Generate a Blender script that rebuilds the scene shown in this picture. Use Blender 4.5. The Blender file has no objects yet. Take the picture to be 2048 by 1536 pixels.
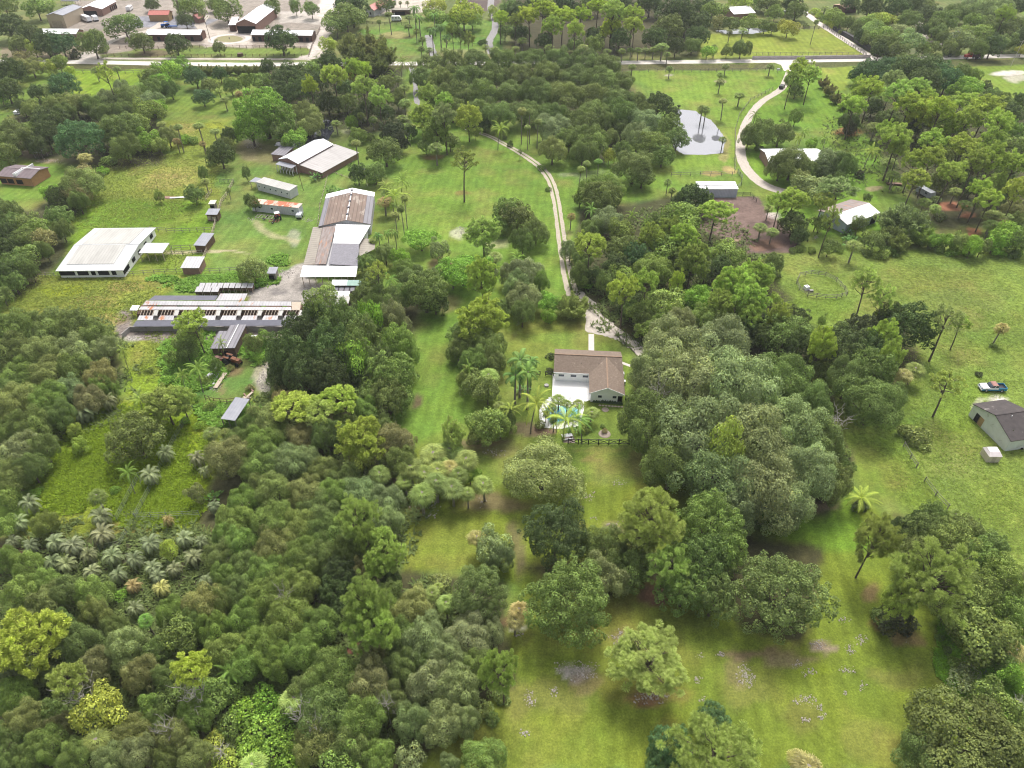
import bpy, math, random
import numpy as np
from mathutils import Vector, Matrix
R = math.radians
rnd = random.Random(11)
rng = np.random.default_rng(11)
sc = bpy.context.scene
COL = sc.collection
# ------------------------------------------------------------------ camera (a drone 105 m up, looking 40 degrees down)
H, PITCH, F = 105.0, R(40), 1422.0
cd = bpy.data.cameras.new('camera'); cam = bpy.data.objects.new('camera', cd); COL.objects.link(cam)
cam.location = (0, 0, H); cam.rotation_euler = (R(90) - PITCH, 0, 0)
cd.sensor_width = 36; cd.lens = F / 2048 * 36; cd.clip_start = 1; cd.clip_end = 8000
sc.camera = cam
sc.cycles.filter_width = 1.1
# ------------------------------------------------------------------ world, sun, exposure: bright overcast
SUN_EL, SUN_AZ = R(60), R(12)        # azimuth measured from +Y (away from the camera) towards +X
w = bpy.data.worlds.new('World'); sc.world = w; w.use_nodes = True
nt = w.node_tree; bg = nt.nodes['Background']
sky = nt.nodes.new('ShaderNodeTexSky'); sky.sky_type = 'NISHITA'; sky.sun_disc = False
sky.sun_elevation = SUN_EL; sky.sun_rotation = SUN_AZ
sky.air_density = 1.0; sky.dust_density = 6.0; sky.ozone_density = 0.6
hs = nt.nodes.new('ShaderNodeHueSaturation'); hs.inputs['Saturation'].default_value = 0.35
nt.links.new(sky.outputs[0], hs.inputs['Color']); nt.links.new(hs.outputs[0], bg.inputs[0])
bg.inputs[1].default_value = 0.145
sd = bpy.data.lights.new('sun', 'SUN'); sun = bpy.data.objects.new('sun', sd); COL.objects.link(sun)
sd.energy = 1.65; sd.angle = R(16); sd.color = (1.0, 0.965, 0.9)
_d = Vector((math.sin(SUN_AZ) * math.cos(SUN_EL), math.cos(SUN_AZ) * math.cos(SUN_EL), math.sin(SUN_EL)))
sun.rotation_euler = _d.to_track_quat('Z', 'Y').to_euler(); sun.location = (0, 0, 200)
sc.view_settings.view_transform = 'Standard'; sc.view_settings.look = 'None'
sc.view_settings.exposure = 0.68; sc.view_settings.gamma = 1.0
# ------------------------------------------------------------------ places in the world read off the survey of the photograph
SP, CP = math.sin(PITCH), math.cos(PITCH)
def P(px, py, z=0.0):
    dx, dy = px - 1024.0, 768.0 - py
    t = (H - z) / (F * SP - dy * CP)
    return Vector((dx * t, (F * CP + dy * SP) * t, z))
def mpp(px, py, z=0.0):
    return (H - z) / (F * SP - (768.0 - py) * CP)
# ------------------------------------------------------------------ mesh helpers
class MB:
    def __init__(s): s.v = []; s.f = []
    def add(s, vs, fs):
        n = len(s.v); s.v += [tuple(a) for a in vs]; s.f += [tuple(i + n for i in f) for f in fs]; return s
    def box(s, x0, y0, z0, x1, y1, z1):
        return s.add([(x0,y0,z0),(x1,y0,z0),(x1,y1,z0),(x0,y1,z0),(x0,y0,z1),(x1,y0,z1),(x1,y1,z1),(x0,y1,z1)],
                     [(0,3,2,1),(4,5,6,7),(0,1,5,4),(1,2,6,5),(2,3,7,6),(3,0,4,7)])
    def hexa(s, b, t):     # bottom 4 points, top 4 points
        return s.add(list(b) + list(t), [(0,3,2,1),(4,5,6,7),(0,1,5,4),(1,2,6,5),(2,3,7,6),(3,0,4,7)])
    def slab(s, p, th):    # quad p with thickness downwards
        return s.hexa([(a[0], a[1], a[2] - th) for a in p], p)
    def prism(s, prof, a, b, axis='x'):
        n = len(prof)
        f = (lambda c, q: (c, q[0], q[1])) if axis == 'x' else (lambda c, q: (q[0], c, q[1]))
        vs = [f(a, q) for q in prof] + [f(b, q) for q in prof]
        fs = [tuple(range(n))[::-1], tuple(range(n, 2 * n))] + [(i, (i + 1) % n, n + (i + 1) % n, n + i) for i in range(n)]
        return s.add(vs, fs)
    def tube(s, p, q, r0, r1=None, n=6):
        p, q = Vector(p), Vector(q); r1 = r0 if r1 is None else r1
        d = q - p
        if d.length < 1e-6: return s
        d.normalize(); a = d.orthogonal().normalized(); b = d.cross(a)
        vs = []
        for c, r in ((p, r0), (q, r1)):
            for i in range(n):
                t = 2 * math.pi * i / n; vs.append(c + a * (math.cos(t) * r) + b * (math.sin(t) * r))
        return s.add(vs, [(i, (i + 1) % n, n + (i + 1) % n, n + i) for i in range(n)] + [tuple(range(n))[::-1], tuple(range(n, 2 * n))])
    def path(s, pts, rs, n=6):
        for i in range(len(pts) - 1): s.tube(pts[i], pts[i + 1], rs[i], rs[i + 1], n)
        return s
    def mesh(s, name):
        m = bpy.data.meshes.new(name); m.from_pydata(s.v, [], s.f); m.update(); return m
    def build(s, name, mat, parent=None, smooth=False):
        m = s.mesh(name)
        if smooth: m.polygons.foreach_set('use_smooth', [True] * len(m.polygons))
        return link(name, m, mat, parent)
def link(name, mesh, mat, parent=None):
    o = bpy.data.objects.new(name, mesh); COL.objects.link(o)
    if mat and not mesh.materials: mesh.materials.append(mat)
    if parent: o.parent = parent
    return o
def tag(o, label=None, cat=None, group=None, kind=None):
    if label: o['label'] = label
    if cat: o['category'] = cat
    if group: o['group'] = group
    if kind: o['kind'] = kind
    return o
def empty(name, loc, rz=0.0, label=None, cat=None, group=None):
    o = bpy.data.objects.new(name, None); COL.objects.link(o); o.location = loc; o.rotation_euler = (0, 0, rz)
    o.empty_display_size = 0.5
    return tag(o, label, cat, group)
# ------------------------------------------------------------------ materials
def M(name, c1, c2=None, scale=1.0, rough=0.8, c3=None, thr=0.6, scale3=0.5, rib=None, ribs=8.0, ribc=0.82, bump=0.0, metal=0.0, spec=0.3, stretch=(1, 1, 1), brick=None):
    m = bpy.data.materials.new(name); m.use_nodes = True; t = m.node_tree; N = t.nodes; L = t.links
    b = N['Principled BSDF']; b.inputs['Roughness'].default_value = rough; b.inputs['Metallic'].default_value = metal
    b.inputs['Specular IOR Level'].default_value = spec
    tc = N.new('ShaderNodeTexCoord'); mp = N.new('ShaderNodeMapping'); L.new(tc.outputs['Object'], mp.inputs[0]); mp.inputs['Scale'].default_value = stretch
    c2 = c2 or tuple(x * 0.75 for x in c1)
    nz = N.new('ShaderNodeTexNoise'); nz.inputs['Scale'].default_value = scale; nz.inputs['Detail'].default_value = 6; nz.inputs['Roughness'].default_value = 0.65
    L.new(mp.outputs[0], nz.inputs[0])
    r = N.new('ShaderNodeMapRange'); r.inputs['From Min'].default_value = .32; r.inputs['From Max'].default_value = .68; L.new(nz.outputs[0], r.inputs[0])
    mx = N.new('ShaderNodeMix'); mx.data_type = 'RGBA'; mx.inputs['A'].default_value = (*c1, 1); mx.inputs['B'].default_value = (*c2, 1)
    L.new(r.outputs[0], mx.inputs['Factor']); out = mx.outputs['Result']
    if c3:
        n3 = N.new('ShaderNodeTexNoise'); n3.inputs['Scale'].default_value = scale3; n3.inputs['Detail'].default_value = 8; n3.inputs['Roughness'].default_value = 0.7
        L.new(mp.outputs[0], n3.inputs[0])
        r3 = N.new('ShaderNodeMapRange'); r3.inputs['From Min'].default_value = thr; r3.inputs['From Max'].default_value = thr + .06; L.new(n3.outputs[0], r3.inputs[0])
        m3 = N.new('ShaderNodeMix'); m3.data_type = 'RGBA'; m3.inputs['B'].default_value = (*c3, 1); L.new(out, m3.inputs['A']); L.new(r3.outputs[0], m3.inputs['Factor']); out = m3.outputs['Result']
    if brick:
        bk = N.new('ShaderNodeTexBrick'); bk.inputs['Scale'].default_value = brick; bk.inputs['Color1'].default_value = (1, 1, 1, 1); bk.inputs['Color2'].default_value = (.78, .78, .78, 1)
        bk.inputs['Mortar'].default_value = (.45, .45, .45, 1); bk.inputs['Mortar Size'].default_value = .03
        L.new(tc.outputs['Object'], bk.inputs[0])
        mm = N.new('ShaderNodeMix'); mm.data_type = 'RGBA'; mm.blend_type = 'MULTIPLY'; mm.inputs['Factor'].default_value = 1; L.new(out, mm.inputs['A']); L.new(bk.outputs[0], mm.inputs['B']); out = mm.outputs['Result']
    if rib is not None:
        sx = N.new('ShaderNodeSeparateXYZ'); L.new(tc.outputs['Object'], sx.inputs[0])
        ma = N.new('ShaderNodeMath'); ma.operation = 'MULTIPLY'; ma.inputs[1].default_value = ribs; L.new(sx.outputs[rib], ma.inputs[0])
        fr = N.new('ShaderNodeMath'); fr.operation = 'FRACT'; L.new(ma.outputs[0], fr.inputs[0])
        gt = N.new('ShaderNodeMath'); gt.operation = 'GREATER_THAN'; gt.inputs[1].default_value = .22; L.new(fr.outputs[0], gt.inputs[0])
        rr = N.new('ShaderNodeMapRange'); rr.inputs['To Min'].default_value = ribc; L.new(gt.outputs[0], rr.inputs[0])
        mm = N.new('ShaderNodeMix'); mm.data_type = 'RGBA'; mm.blend_type = 'MULTIPLY'; mm.inputs['Factor'].default_value = 1
        L.new(out, mm.inputs['A']); L.new(rr.outputs[0], mm.inputs['B']); out = mm.outputs['Result']
    L.new(out, b.inputs['Base Color'])
    if bump:
        bp = N.new('ShaderNodeBump'); bp.inputs['Strength'].default_value = bump; bp.inputs['Distance'].default_value = .1; L.new(nz.outputs[0], bp.inputs['Height']); L.new(bp.outputs[0], b.inputs['Normal'])
    return m
def leafmat(name, trans=0.3, rough=0.6, warm=(1.15, 1.06, .7)):
    m = bpy.data.materials.new(name); m.use_nodes = True; t = m.node_tree; N = t.nodes; L = t.links
    b = N['Principled BSDF']; b.inputs['Roughness'].default_value = rough; b.inputs['Specular IOR Level'].default_value = .1
    oi = N.new('ShaderNodeObjectInfo'); av = N.new('ShaderNodeAttribute'); av.attribute_name = 'v'; ah = N.new('ShaderNodeAttribute'); ah.attribute_name = 'h'
    m1 = N.new('ShaderNodeMix'); m1.data_type = 'RGBA'; m1.blend_type = 'MULTIPLY'; m1.inputs['Factor'].default_value = 1
    L.new(oi.outputs['Color'], m1.inputs['A']); L.new(av.outputs['Fac'], m1.inputs['B'])
    m2 = N.new('ShaderNodeMix'); m2.data_type = 'RGBA'; m2.blend_type = 'MULTIPLY'; m2.inputs['B'].default_value = (*warm, 1)
    L.new(m1.outputs['Result'], m2.inputs['A']); L.new(ah.outputs['Fac'], m2.inputs['Factor'])
    L.new(m2.outputs['Result'], b.inputs['Base Color'])
    tr = N.new('ShaderNodeBsdfTranslucent'); L.new(m2.outputs['Result'], tr.inputs[0])
    ms = N.new('ShaderNodeMixShader'); ms.inputs[0].default_value = trans
    L.new(b.outputs[0], ms.inputs[1]); L.new(tr.outputs[0], ms.inputs[2]); L.new(ms.outputs[0], N['Material Output'].inputs[0])
    return m
LEAF = leafmat('leaf'); PALM = leafmat('palm_leaf', .2, .6)
BARK = M('bark', (.16, .125, .1), (.08, .06, .05), 3, .9, bump=.4)
PBARK = M('palm_bark', (.28, .25, .21), (.16, .14, .12), 4, .9, bump=.4)
GREYB = M('dead_bark', (.5, .46, .42), (.3, .27, .25), 3, .9)
# ------------------------------------------------------------------ ground: one sheet out to the horizon, its soil and grass colours, plus the oaks' painted shade, kept per vertex
_lat = {}
def vnoise(x, y, s, seed):
    if seed not in _lat: _lat[seed] = np.random.default_rng(seed).random((256, 256))
    g = _lat[seed]; x = x / s; y = y / s
    xi = np.floor(x).astype(int); yi = np.floor(y).astype(int); fx = x - xi; fy = y - yi
    fx = fx * fx * (3 - 2 * fx); fy = fy * fy * (3 - 2 * fy)
    a = g[xi % 256, yi % 256]; b = g[(xi + 1) % 256, yi % 256]; c = g[xi % 256, (yi + 1) % 256]; d = g[(xi + 1) % 256, (yi + 1) % 256]
    return (a * (1 - fx) + b * fx) * (1 - fy) + (c * (1 - fx) + d * fx) * fy
def fbm(x, y, s, seed, o=3):
    r = 0; a = .5; k = 0
    for i in range(o): r = r + a * vnoise(x, y, s / 2 ** i, seed + i); k += a; a *= .5
    return r / k
def to_px(X, Y):
    d = Y * CP + H * SP; d = np.where(d < 1, 1, d)
    return 1024 + F * X / d, 768 - F * (Y * SP - H * CP) / d
def sdist(px, py, poly):
    n = len(poly); inside = np.zeros(px.shape, bool); dm = np.full(px.shape, 1e9)
    for i in range(n):
        x0, y0 = poly[i]; x1, y1 = poly[(i + 1) % n]
        if y0 != y1:
            c = ((y0 > py) != (y1 > py)) & (px < (x1 - x0) * (py - y0) / (y1 - y0) + x0); inside ^= c
        dx, dy = x1 - x0, y1 - y0; L2 = dx * dx + dy * dy + 1e-9
        t = np.clip(((px - x0) * dx + (py - y0) * dy) / L2, 0, 1)
        dm = np.minimum(dm, np.hypot(px - x0 - t * dx, py - y0 - t * dy))
    return np.where(inside, dm, -dm)
def axis(a, b, st, far):
    core = list(np.arange(a, b + .01, st)); lo = []; hi = []; d = st * 2; x = a
    while x > -far: x -= d; lo.append(x); d *= 1.35
    d = st * 2; x = b
    while x < far: x += d; hi.append(x); d *= 1.35
    return np.array(lo[::-1] + core + hi)
gx = axis(-340, 340, .9, 5000); gy = axis(20, 540, .9, 5000)
GX, GY = np.meshgrid(gx, gy)
X = GX.ravel(); Y = GY.ravel()
wx = X + (fbm(X, Y, 14, 1) - .5) * 5 + (fbm(X, Y, 3, 9) - .5) * 2; wy = Y + (fbm(X, Y, 14, 5) - .5) * 5 + (fbm(X, Y, 3, 19) - .5) * 2
PX, PY = to_px(wx, wy)
behind = (Y * CP + H * SP) < 5
col = np.zeros((len(X), 3)); wd = np.full(len(X), .25)
G0 = np.array((.125, .185, .03)); col[:] = G0
def blend(mask, c, wv=None):
    global wd
    m = (mask)[:, None]; col[:] = col * (1 - m) + np.array(c) * m
    if wv is not None: wd = wd * (1 - mask) + wv * mask
def poly(pts, c, f=6, k=1.0, wv=None, nz=None):
    xs = [p[0] for p in pts]; ys = [p[1] for p in pts]
    sel = np.where((PX > min(xs) - 40) & (PX < max(xs) + 40) & (PY > min(ys) - 40) & (PY < max(ys) + 40) & ~behind)[0]
    if not len(sel): return
    d = sdist(PX[sel], PY[sel], pts)
    if nz: d = d + (fbm(X[sel], Y[sel], nz[0], 31) - .5) * nz[1]
    mm = np.zeros(len(X)); t = np.clip(d / f + .5, 0, 1); mm[sel] = t * t * (3 - 2 * t) * k
    blend(mm, c, wv)
def ell(cx, cy, rx, ry, c, k=.8, wv=None, nz=.7):
    sel = np.where((abs(PX - cx) < rx * 1.7) & (abs(PY - cy) < ry * 1.7) & ~behind)[0]
    if not len(sel): return
    d = np.hypot((PX[sel] - cx) / rx, (PY[sel] - cy) / ry) + (fbm(X[sel], Y[sel], 5, 41) - .5) * nz
    mm = np.zeros(len(X)); t = np.clip((1.15 - d) / .5, 0, 1); mm[sel] = t * t * (3 - 2 * t) * k
    blend(mm, c, wv)
BRI = (.125, .2, .028); OLV = (.135, .165, .03); YEL = (.175, .205, .03); WEED = (.16, .2, .03); DIRT = (.15, .1, .07); RED = (.17, .085, .05)
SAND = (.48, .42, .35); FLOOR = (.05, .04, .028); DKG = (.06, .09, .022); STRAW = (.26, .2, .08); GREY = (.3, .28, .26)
# broad zones
poly([(0, 0), (2048, 0), (2048, 118), (0, 122)], (.14, .165, .05), 8)
poly([(790, 180), (850, 150), (930, 262), (1030, 290), (1090, 340), (1112, 400), (1125, 520), (1150, 640), (1190, 700), (1000, 700), (930, 700), (950, 840), (930, 900), (780, 880), (800, 760), (850, 640), (890, 560), (800, 470), (760, 330)], BRI, 14)
poly([(1110, 380), (1180, 290), (1380, 230), (1340, 345), (1400, 400), (1260, 440), (1190, 470), (1135, 500)], BRI, 12)
poly([(1240, 140), (1560, 140), (1560, 185), (1490, 235), (1465, 330), (1340, 340), (1450, 250), (1310, 180)], (.15, .225, .03), 8)
poly([(1500, 200), (1560, 140), (1660, 140), (1760, 290), (1760, 470), (1570, 480), (1500, 350)], (.13, .22, .025), 10)
poly([(980, 640), (1180, 640), (1290, 720), (1262, 890), (1290, 1000), (1200, 1060), (1000, 1000), (800, 900), (960, 830)], (.14, .19, .03), 14)
poly([(800, 880), (1000, 980), (1350, 960), (1500, 1050), (1740, 990), (1850, 1200), (1930, 1390), (1960, 1540), (700, 1560), (1000, 1380), (1040, 1180), (960, 1140), (800, 1140)], (.145, .185, .022), 16)
poly([(1430, 560), (1560, 510), (2060, 500), (2060, 1180), (1960, 1090), (1800, 1010), (1700, 860), (1560, 640)], (.15, .205, .035), 10, wv=.75)
poly([(1700, 860), (1800, 880), (1900, 1020), (1740, 1000), (1700, 940)], (.13, .19, .025), 10)
poly([(1490, 1050), (1700, 990), (1760, 1110), (1640, 1110)], (.12, .2, .02), 14)
# left paddocks
poly([(210, 330), (440, 290), (470, 340), (430, 460), (300, 460), (130, 470)], WEED, 8, wv=.9)
poly([(130, 400), (430, 400), (410, 545), (60, 555)], (.13, .21, .02), 8, wv=.6)
poly([(60, 550), (400, 548), (300, 600), (270, 660), (240, 680), (0, 625)], YEL, 8, wv=.9)
poly([(330, 240), (470, 250), (470, 305), (330, 300)], YEL, 6, wv=.8)
poly([(330, 200), (480, 160), (480, 225), (330, 225)], (.14, .2, .03), 6)
poly([(0, 330), (120, 330), (200, 380), (60, 430), (0, 400)], BRI, 8)
poly([(130, 140), (290, 140), (250, 200), (150, 200)], (.17, .25, .02), 6)
poly([(440, 300), (820, 330), (640, 450), (600, 560), (420, 545)], (.12, .19, .035), 8)
poly([(250, 660), (380, 650), (420, 760), (260, 790)], (.16, .22, .02), 8, wv=.8)
poly([(380, 790), (480, 700), (540, 730), (480, 800)], (.09, .17, .03), 6)
poly([(90, 860), (250, 800), (430, 810), (420, 1060), (60, 1060)], (.145, .2, .012), 14, wv=.95)
poly([(1845, 1180), (2060, 1200), (2060, 1560), (1960, 1500), (1870, 1280)], (.1, .19, .018), 14, wv=.8)
poly([(820, 40), (1000, 40), (1010, 110), (740, 112), (720, 60)], (.11, .19, .03), 8)
poly([(1400, 70), (1650, 58), (1735, 110), (1400, 115)], (.21, .25, .035), 5, wv=.1)
poly([(1640, 134), (1720, 134), (1690, 180), (1650, 185)], (.2, .25, .035), 5, wv=.1)
poly([(1900, 132), (2060, 130), (2060, 240), (1960, 200)], (.17, .24, .03), 6)
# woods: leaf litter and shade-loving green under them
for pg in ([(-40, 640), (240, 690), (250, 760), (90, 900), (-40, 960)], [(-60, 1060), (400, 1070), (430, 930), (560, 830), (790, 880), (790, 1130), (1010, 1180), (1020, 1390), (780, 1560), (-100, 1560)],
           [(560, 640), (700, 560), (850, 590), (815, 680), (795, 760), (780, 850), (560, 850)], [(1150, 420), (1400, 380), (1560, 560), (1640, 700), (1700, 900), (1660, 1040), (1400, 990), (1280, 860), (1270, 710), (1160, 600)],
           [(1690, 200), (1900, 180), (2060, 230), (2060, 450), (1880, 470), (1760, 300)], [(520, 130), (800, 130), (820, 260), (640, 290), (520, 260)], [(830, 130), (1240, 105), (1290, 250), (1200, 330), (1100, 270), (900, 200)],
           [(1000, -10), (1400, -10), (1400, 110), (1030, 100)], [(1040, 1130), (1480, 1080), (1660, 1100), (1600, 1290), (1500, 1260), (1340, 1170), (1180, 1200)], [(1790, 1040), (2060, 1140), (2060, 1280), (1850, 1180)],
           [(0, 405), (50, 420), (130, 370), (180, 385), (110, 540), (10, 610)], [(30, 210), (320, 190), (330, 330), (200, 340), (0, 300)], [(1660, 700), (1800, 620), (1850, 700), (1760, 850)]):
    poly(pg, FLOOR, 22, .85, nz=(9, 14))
# compound, sand, dirt
poly([(200, 62), (660, 58), (640, 98), (380, 92), (180, 110)], (.26, .22, .18), 5)
poly([(150, 0), (700, -5), (640, 60), (120, 62)], (.27, .235, .2), 6)
poly([(280, 32), (440, 38), (400, 56), (250, 56)], (.2, .2, .22), 4)
poly([(560, 22), (660, 22), (650, 48), (560, 46)], (.42, .38, .34), 4)
poly([(400, 60), (505, 62), (505, 94), (410, 94)], (.4, .35, .3), 3)
poly([(640, 0), (700, 0), (665, 60), (640, 100), (625, 120), (600, 118), (640, 60)], (.5, .45, .4), 4)
poly([(270, 97), (430, 98), (620, 98), (615, 112), (260, 112)], (.14, .19, .035), 3)
ell(310, 106, 40, 6, (.14, .1, .07), .8)
poly([(0, 95), (150, 90), (190, 105), (170, 118), (0, 116)], (.2, .17, .11), 6)
poly([(165, 104), (190, 104), (215, 128), (150, 128)], (.42, .38, .34), 3)
poly([(760, 0), (880, -4), (880, 24), (760, 28)], (.45, .4, .34), 4)
poly([(925, 0), (1000, 0), (985, 22), (900, 18)], (.13, .1, .09), 4)
poly([(480, 275), (545, 290), (560, 330), (490, 320), (470, 300)], (.2, .19, .08), 8)
ell(505, 285, 18, 10, SAND, .6); ell(500, 300, 20, 22, (.28, .24, .14), .5)
poly([(540, 558), (605, 520), (640, 560), (700, 560), (700, 660), (590, 680), (590, 600), (500, 610), (500, 580)], (.33, .3, .27), 6, nz=(4, 10))
ell(575, 600, 26, 5, (.2, .18, .165), .7); ell(600, 565, 10, 20, (.22, .2, .18), .6); ell(640, 575, 20, 8, (.2, .18, .16), .6); ell(610, 610, 20, 6, (.42, .38, .34), .7); ell(560, 580, 22, 9, (.17, .155, .15), .8); ell(625, 592, 16, 12, (.2, .18, .17), .7); ell(650, 625, 20, 14, (.42, .38, .33), .7); ell(590, 470, 12, 18, (.38, .35, .3), .5)
poly([(520, 440), (548, 463), (600, 478), (598, 486), (540, 472), (505, 444)], (.3, .27, .16), 5, .7)
poly([(330, 500), (440, 502), (500, 505), (440, 509), (330, 506)], (.36, .3, .2), 3, .8)
poly([(246, 620), (262, 614), (280, 660), (600, 655), (600, 690), (500, 690), (480, 700), (425, 690), (270, 680), (236, 676)], (.2, .17, .15), 5)
ell(268, 676, 18, 6, (.45, .42, .38), .9); ell(520, 740, 14, 34, (.3, .25, .2), .7); ell(530, 760, 12, 24, (.42, .38, .34), .7); ell(450, 735, 30, 14, (.16, .1, .06), .8); ell(442, 770, 8, 20, (.2, .13, .08), .6)
poly([(1408, 393), (1512, 393), (1540, 425), (1592, 490), (1588, 508), (1500, 506), (1440, 470), (1395, 455)], (.15, .105, .09), 3)
ell(1455, 445, 30, 26, (.19, .135, .115), .6); ell(1530, 490, 30, 10, (.24, .14, .09), .6); ell(1475, 480, 12, 6, (.3, .22, .15), .6); ell(1552, 432, 14, 8, (.5, .42, .4), .8)
ell(1705, 265, 34, 9, (.3, .13, .08), .8); ell(1905, 415, 26, 8, (.3, .13, .08), .85); ell(1955, 466, 18, 10, (.34, .15, .09), .85); ell(1932, 430, 12, 6, (.28, .13, .08), .8); ell(1752, 378, 20, 5, (.4, .3, .2), .7)
ell(1450, 300, 9, 34, (.26, .21, .1), .7); ell(1458, 340, 14, 10, (.34, .24, .12), .7); ell(1420, 345, 24, 5, (.26, .16, .09), .6)
ell(1965, 822, 10, 22, (.6, .54, .48), .9); ell(1990, 798, 14, 8, (.6, .55, .5), .9)
ell(2020, 145, 40, 6, (.6, .56, .5), .9); ell(2035, 155, 26, 12, (.5, .45, .4), .7)
ell(692, 262, 18, 6, (.4, .36, .26), .8); ell(870, 312, 22, 7, RED, .7); ell(690, 275, 40, 26, (.11, .15, .035), .6)
ell(925, 385, 16, 6, RED, .6); ell(915, 522, 34, 10, (.2, .13, .08), .8); ell(875, 528, 24, 16, (.2, .13, .08), .7); ell(900, 608, 34, 24, DIRT, .55)
ell(1000, 485, 26, 10, (.3, .28, .16), .6); ell(920, 465, 18, 12, (.45, .42, .33), .6); ell(1137, 500, 6, 60, (.28, .22, .12), .5)
ell(830, 800, 12, 22, DIRT, .8); ell(800, 950, 40, 26, DIRT, .85); ell(830, 1000, 30, 34, (.13, .09, .06), .6); ell(960, 890, 70, 10, DIRT, .7); ell(985, 905, 60, 16, DIRT, .5); ell(1060, 870, 70, 14, (.14, .1, .07), .8)
ell(1000, 1010, 70, 18, DIRT, .7); ell(1040, 1110, 16, 60, (.13, .09, .07), .6); ell(1180, 920, 22, 8, (.22, .16, .07), .6); ell(1200, 900, 60, 6, (.17, .15, .05), .5); ell(1270, 930, 18, 30, (.15, .12, .05), .6)
ell(1150, 1060, 20, 10, (.17, .14, .06), .5); ell(1225, 1055, 34, 10, (.25, .2, .12), .6); ell(1100, 870, 30, 10, DIRT, .9)
ell(1330, 1200, 70, 16, RED, .9); ell(1310, 1195, 44, 22, (.16, .09, .06), .8); ell(1150, 1345, 50, 12, (.4, .36, .34), .8); ell(1180, 1360, 50, 22, (.19, .13, .08), .6); ell(1250, 1275, 30, 14, (.2, .13, .07), .6)
ell(1290, 1400, 46, 18, (.22, .1, .06), .9); ell(1330, 1390, 80, 30, (.18, .12, .05), .5); ell(1240, 1380, 60, 40, (.16, .13, .04), .4); ell(1500, 1310, 40, 14, DIRT, .8); ell(1560, 1310, 50, 12, (.2, .13, .09), .7)
ell(1590, 1325, 60, 14, (.2, .14, .1), .6); ell(1640, 1290, 24, 12, (.3, .22, .18), .8); ell(1500, 1400, 50, 40, (.16, .15, .05), .5); ell(1490, 1350, 22, 30, (.21, .16, .09), .5); ell(1620, 1440, 50, 40, (.17, .16, .05), .5)
ell(1765, 1245, 34, 14, (.22, .13, .07), .8); ell(1735, 1190, 14, 26, (.2, .13, .07), .8); ell(1870, 1290, 12, 40, (.19, .13, .07), .5); ell(1805, 1270, 30, 10, (.22, .14, .08), .7); ell(1780, 1340, 50, 24, (.16, .15, .05), .5)
ell(1740, 1480, 40, 50, (.16, .15, .05), .4); ell(1640, 1340, 30, 14, (.2, .26, .02), .6); ell(1100, 1400, 60, 40, (.15, .14, .05), .5); ell(1030, 1420, 30, 60, (.17, .14, .06), .45); ell(1150, 1480, 60, 40, (.14, .19, .02), .5)
ell(1345, 1480, 34, 50, (.18, .14, .04), .4); ell(1020, 1255, 14, 18, (.15, .08, .05), .8); ell(1035, 1270, 16, 8, (.4, .36, .34), .7); ell(690, 1290, 40, 24, (.12, .05, .035), .9); ell(1650, 1020, 30, 10, (.16, .12, .08), .7)
ell(225, 635, 40, 10, STRAW, .6); ell(190, 605, 60, 16, STRAW, .5); ell(250, 570, 40, 10, (.24, .18, .07), .6); ell(330, 365, 70, 20, STRAW, .5); ell(350, 345, 60, 14, (.24, .18, .07), .4); ell(300, 390, 50, 16, (.17, .16, .04), .4)
ell(370, 255, 30, 10, STRAW, .5); ell(430, 250, 30, 12, (.26, .28, .03), .5); ell(130, 580, 60, 14, (.22, .26, .01), .6); ell(170, 950, 70, 30, (.19, .2, .012), .5); ell(200, 900, 24, 60, (.2, .19, .012), .5); ell(260, 1050, 60, 14, (.2, .15, .06), .6)
ell(30, 1100, 40, 20, (.16, .11, .06), .7); ell(415, 1050, 40, 10, (.2, .17, .06), .5); ell(410, 565, 60, 12, DKG, .7); ell(470, 560, 60, 12, (.06, .12, .02), .7); ell(330, 560, 30, 8, (.07, .13, .02), .6)
ell(1100, 640, 90, 26, (.15, .15, .03), .5); ell(1060, 700, 60, 14, (.18, .19, .035), .5); ell(1270, 705, 30, 8, (.1, .13, .03), .5)
ell(60, 300, 50, 20, (.12, .09, .06), .8); ell(90, 322, 34, 5, (.25, .19, .13), .8); ell(920, 110, 70, 12, (.2, .16, .09), .6); ell(790, 70, 30, 8, (.3, .22, .12), .6)
ell(1190, 350, 60, 14, (.22, .24, .1), .4); ell(1140, 350, 24, 6, (.3, .28, .18), .4); ell(1440, 162, 12, 4, (.3, .24, .18), .7); ell(1340, 150, 9, 3, (.4, .35, .3), .7); ell(1600, 280, 60, 30, (.11, .16, .04), .5)
ell(1820, 830, 50, 30, (.09, .16, .02), .6); ell(1500, 1040, 60, 26, (.09, .17, .02), .7); ell(1250, 1130, 60, 30, (.1, .12, .04), .5); ell(960, 1110, 70, 40, (.19, .2, .035), .4); ell(900, 1060, 70, 40, (.15, .16, .03), .4)  # darker green patch below the oak mass paints its shade on the grass
ell(1850, 560, 150, 30, (.17, .18, .035), .45); ell(1900, 600, 120, 40, (.19, .2, .05), .4); ell(1950, 700, 90, 50, (.13, .2, .03), .4); ell(1650, 620, 90, 30, (.13, .21, .02), .4); ell(1740, 610, 40, 14, (.2, .15, .06), .35)
ell(1930, 960, 60, 60, (.14, .2, .04), .5); ell(2000, 1000, 60, 60, (.19, .23, .035), .4); ell(1790, 950, 40, 40, (.18, .22, .03), .4); ell(1930, 820, 60, 60, (.15, .22, .02), .5); ell(1760, 730, 30, 60, (.12, .2, .02), .4)
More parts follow.
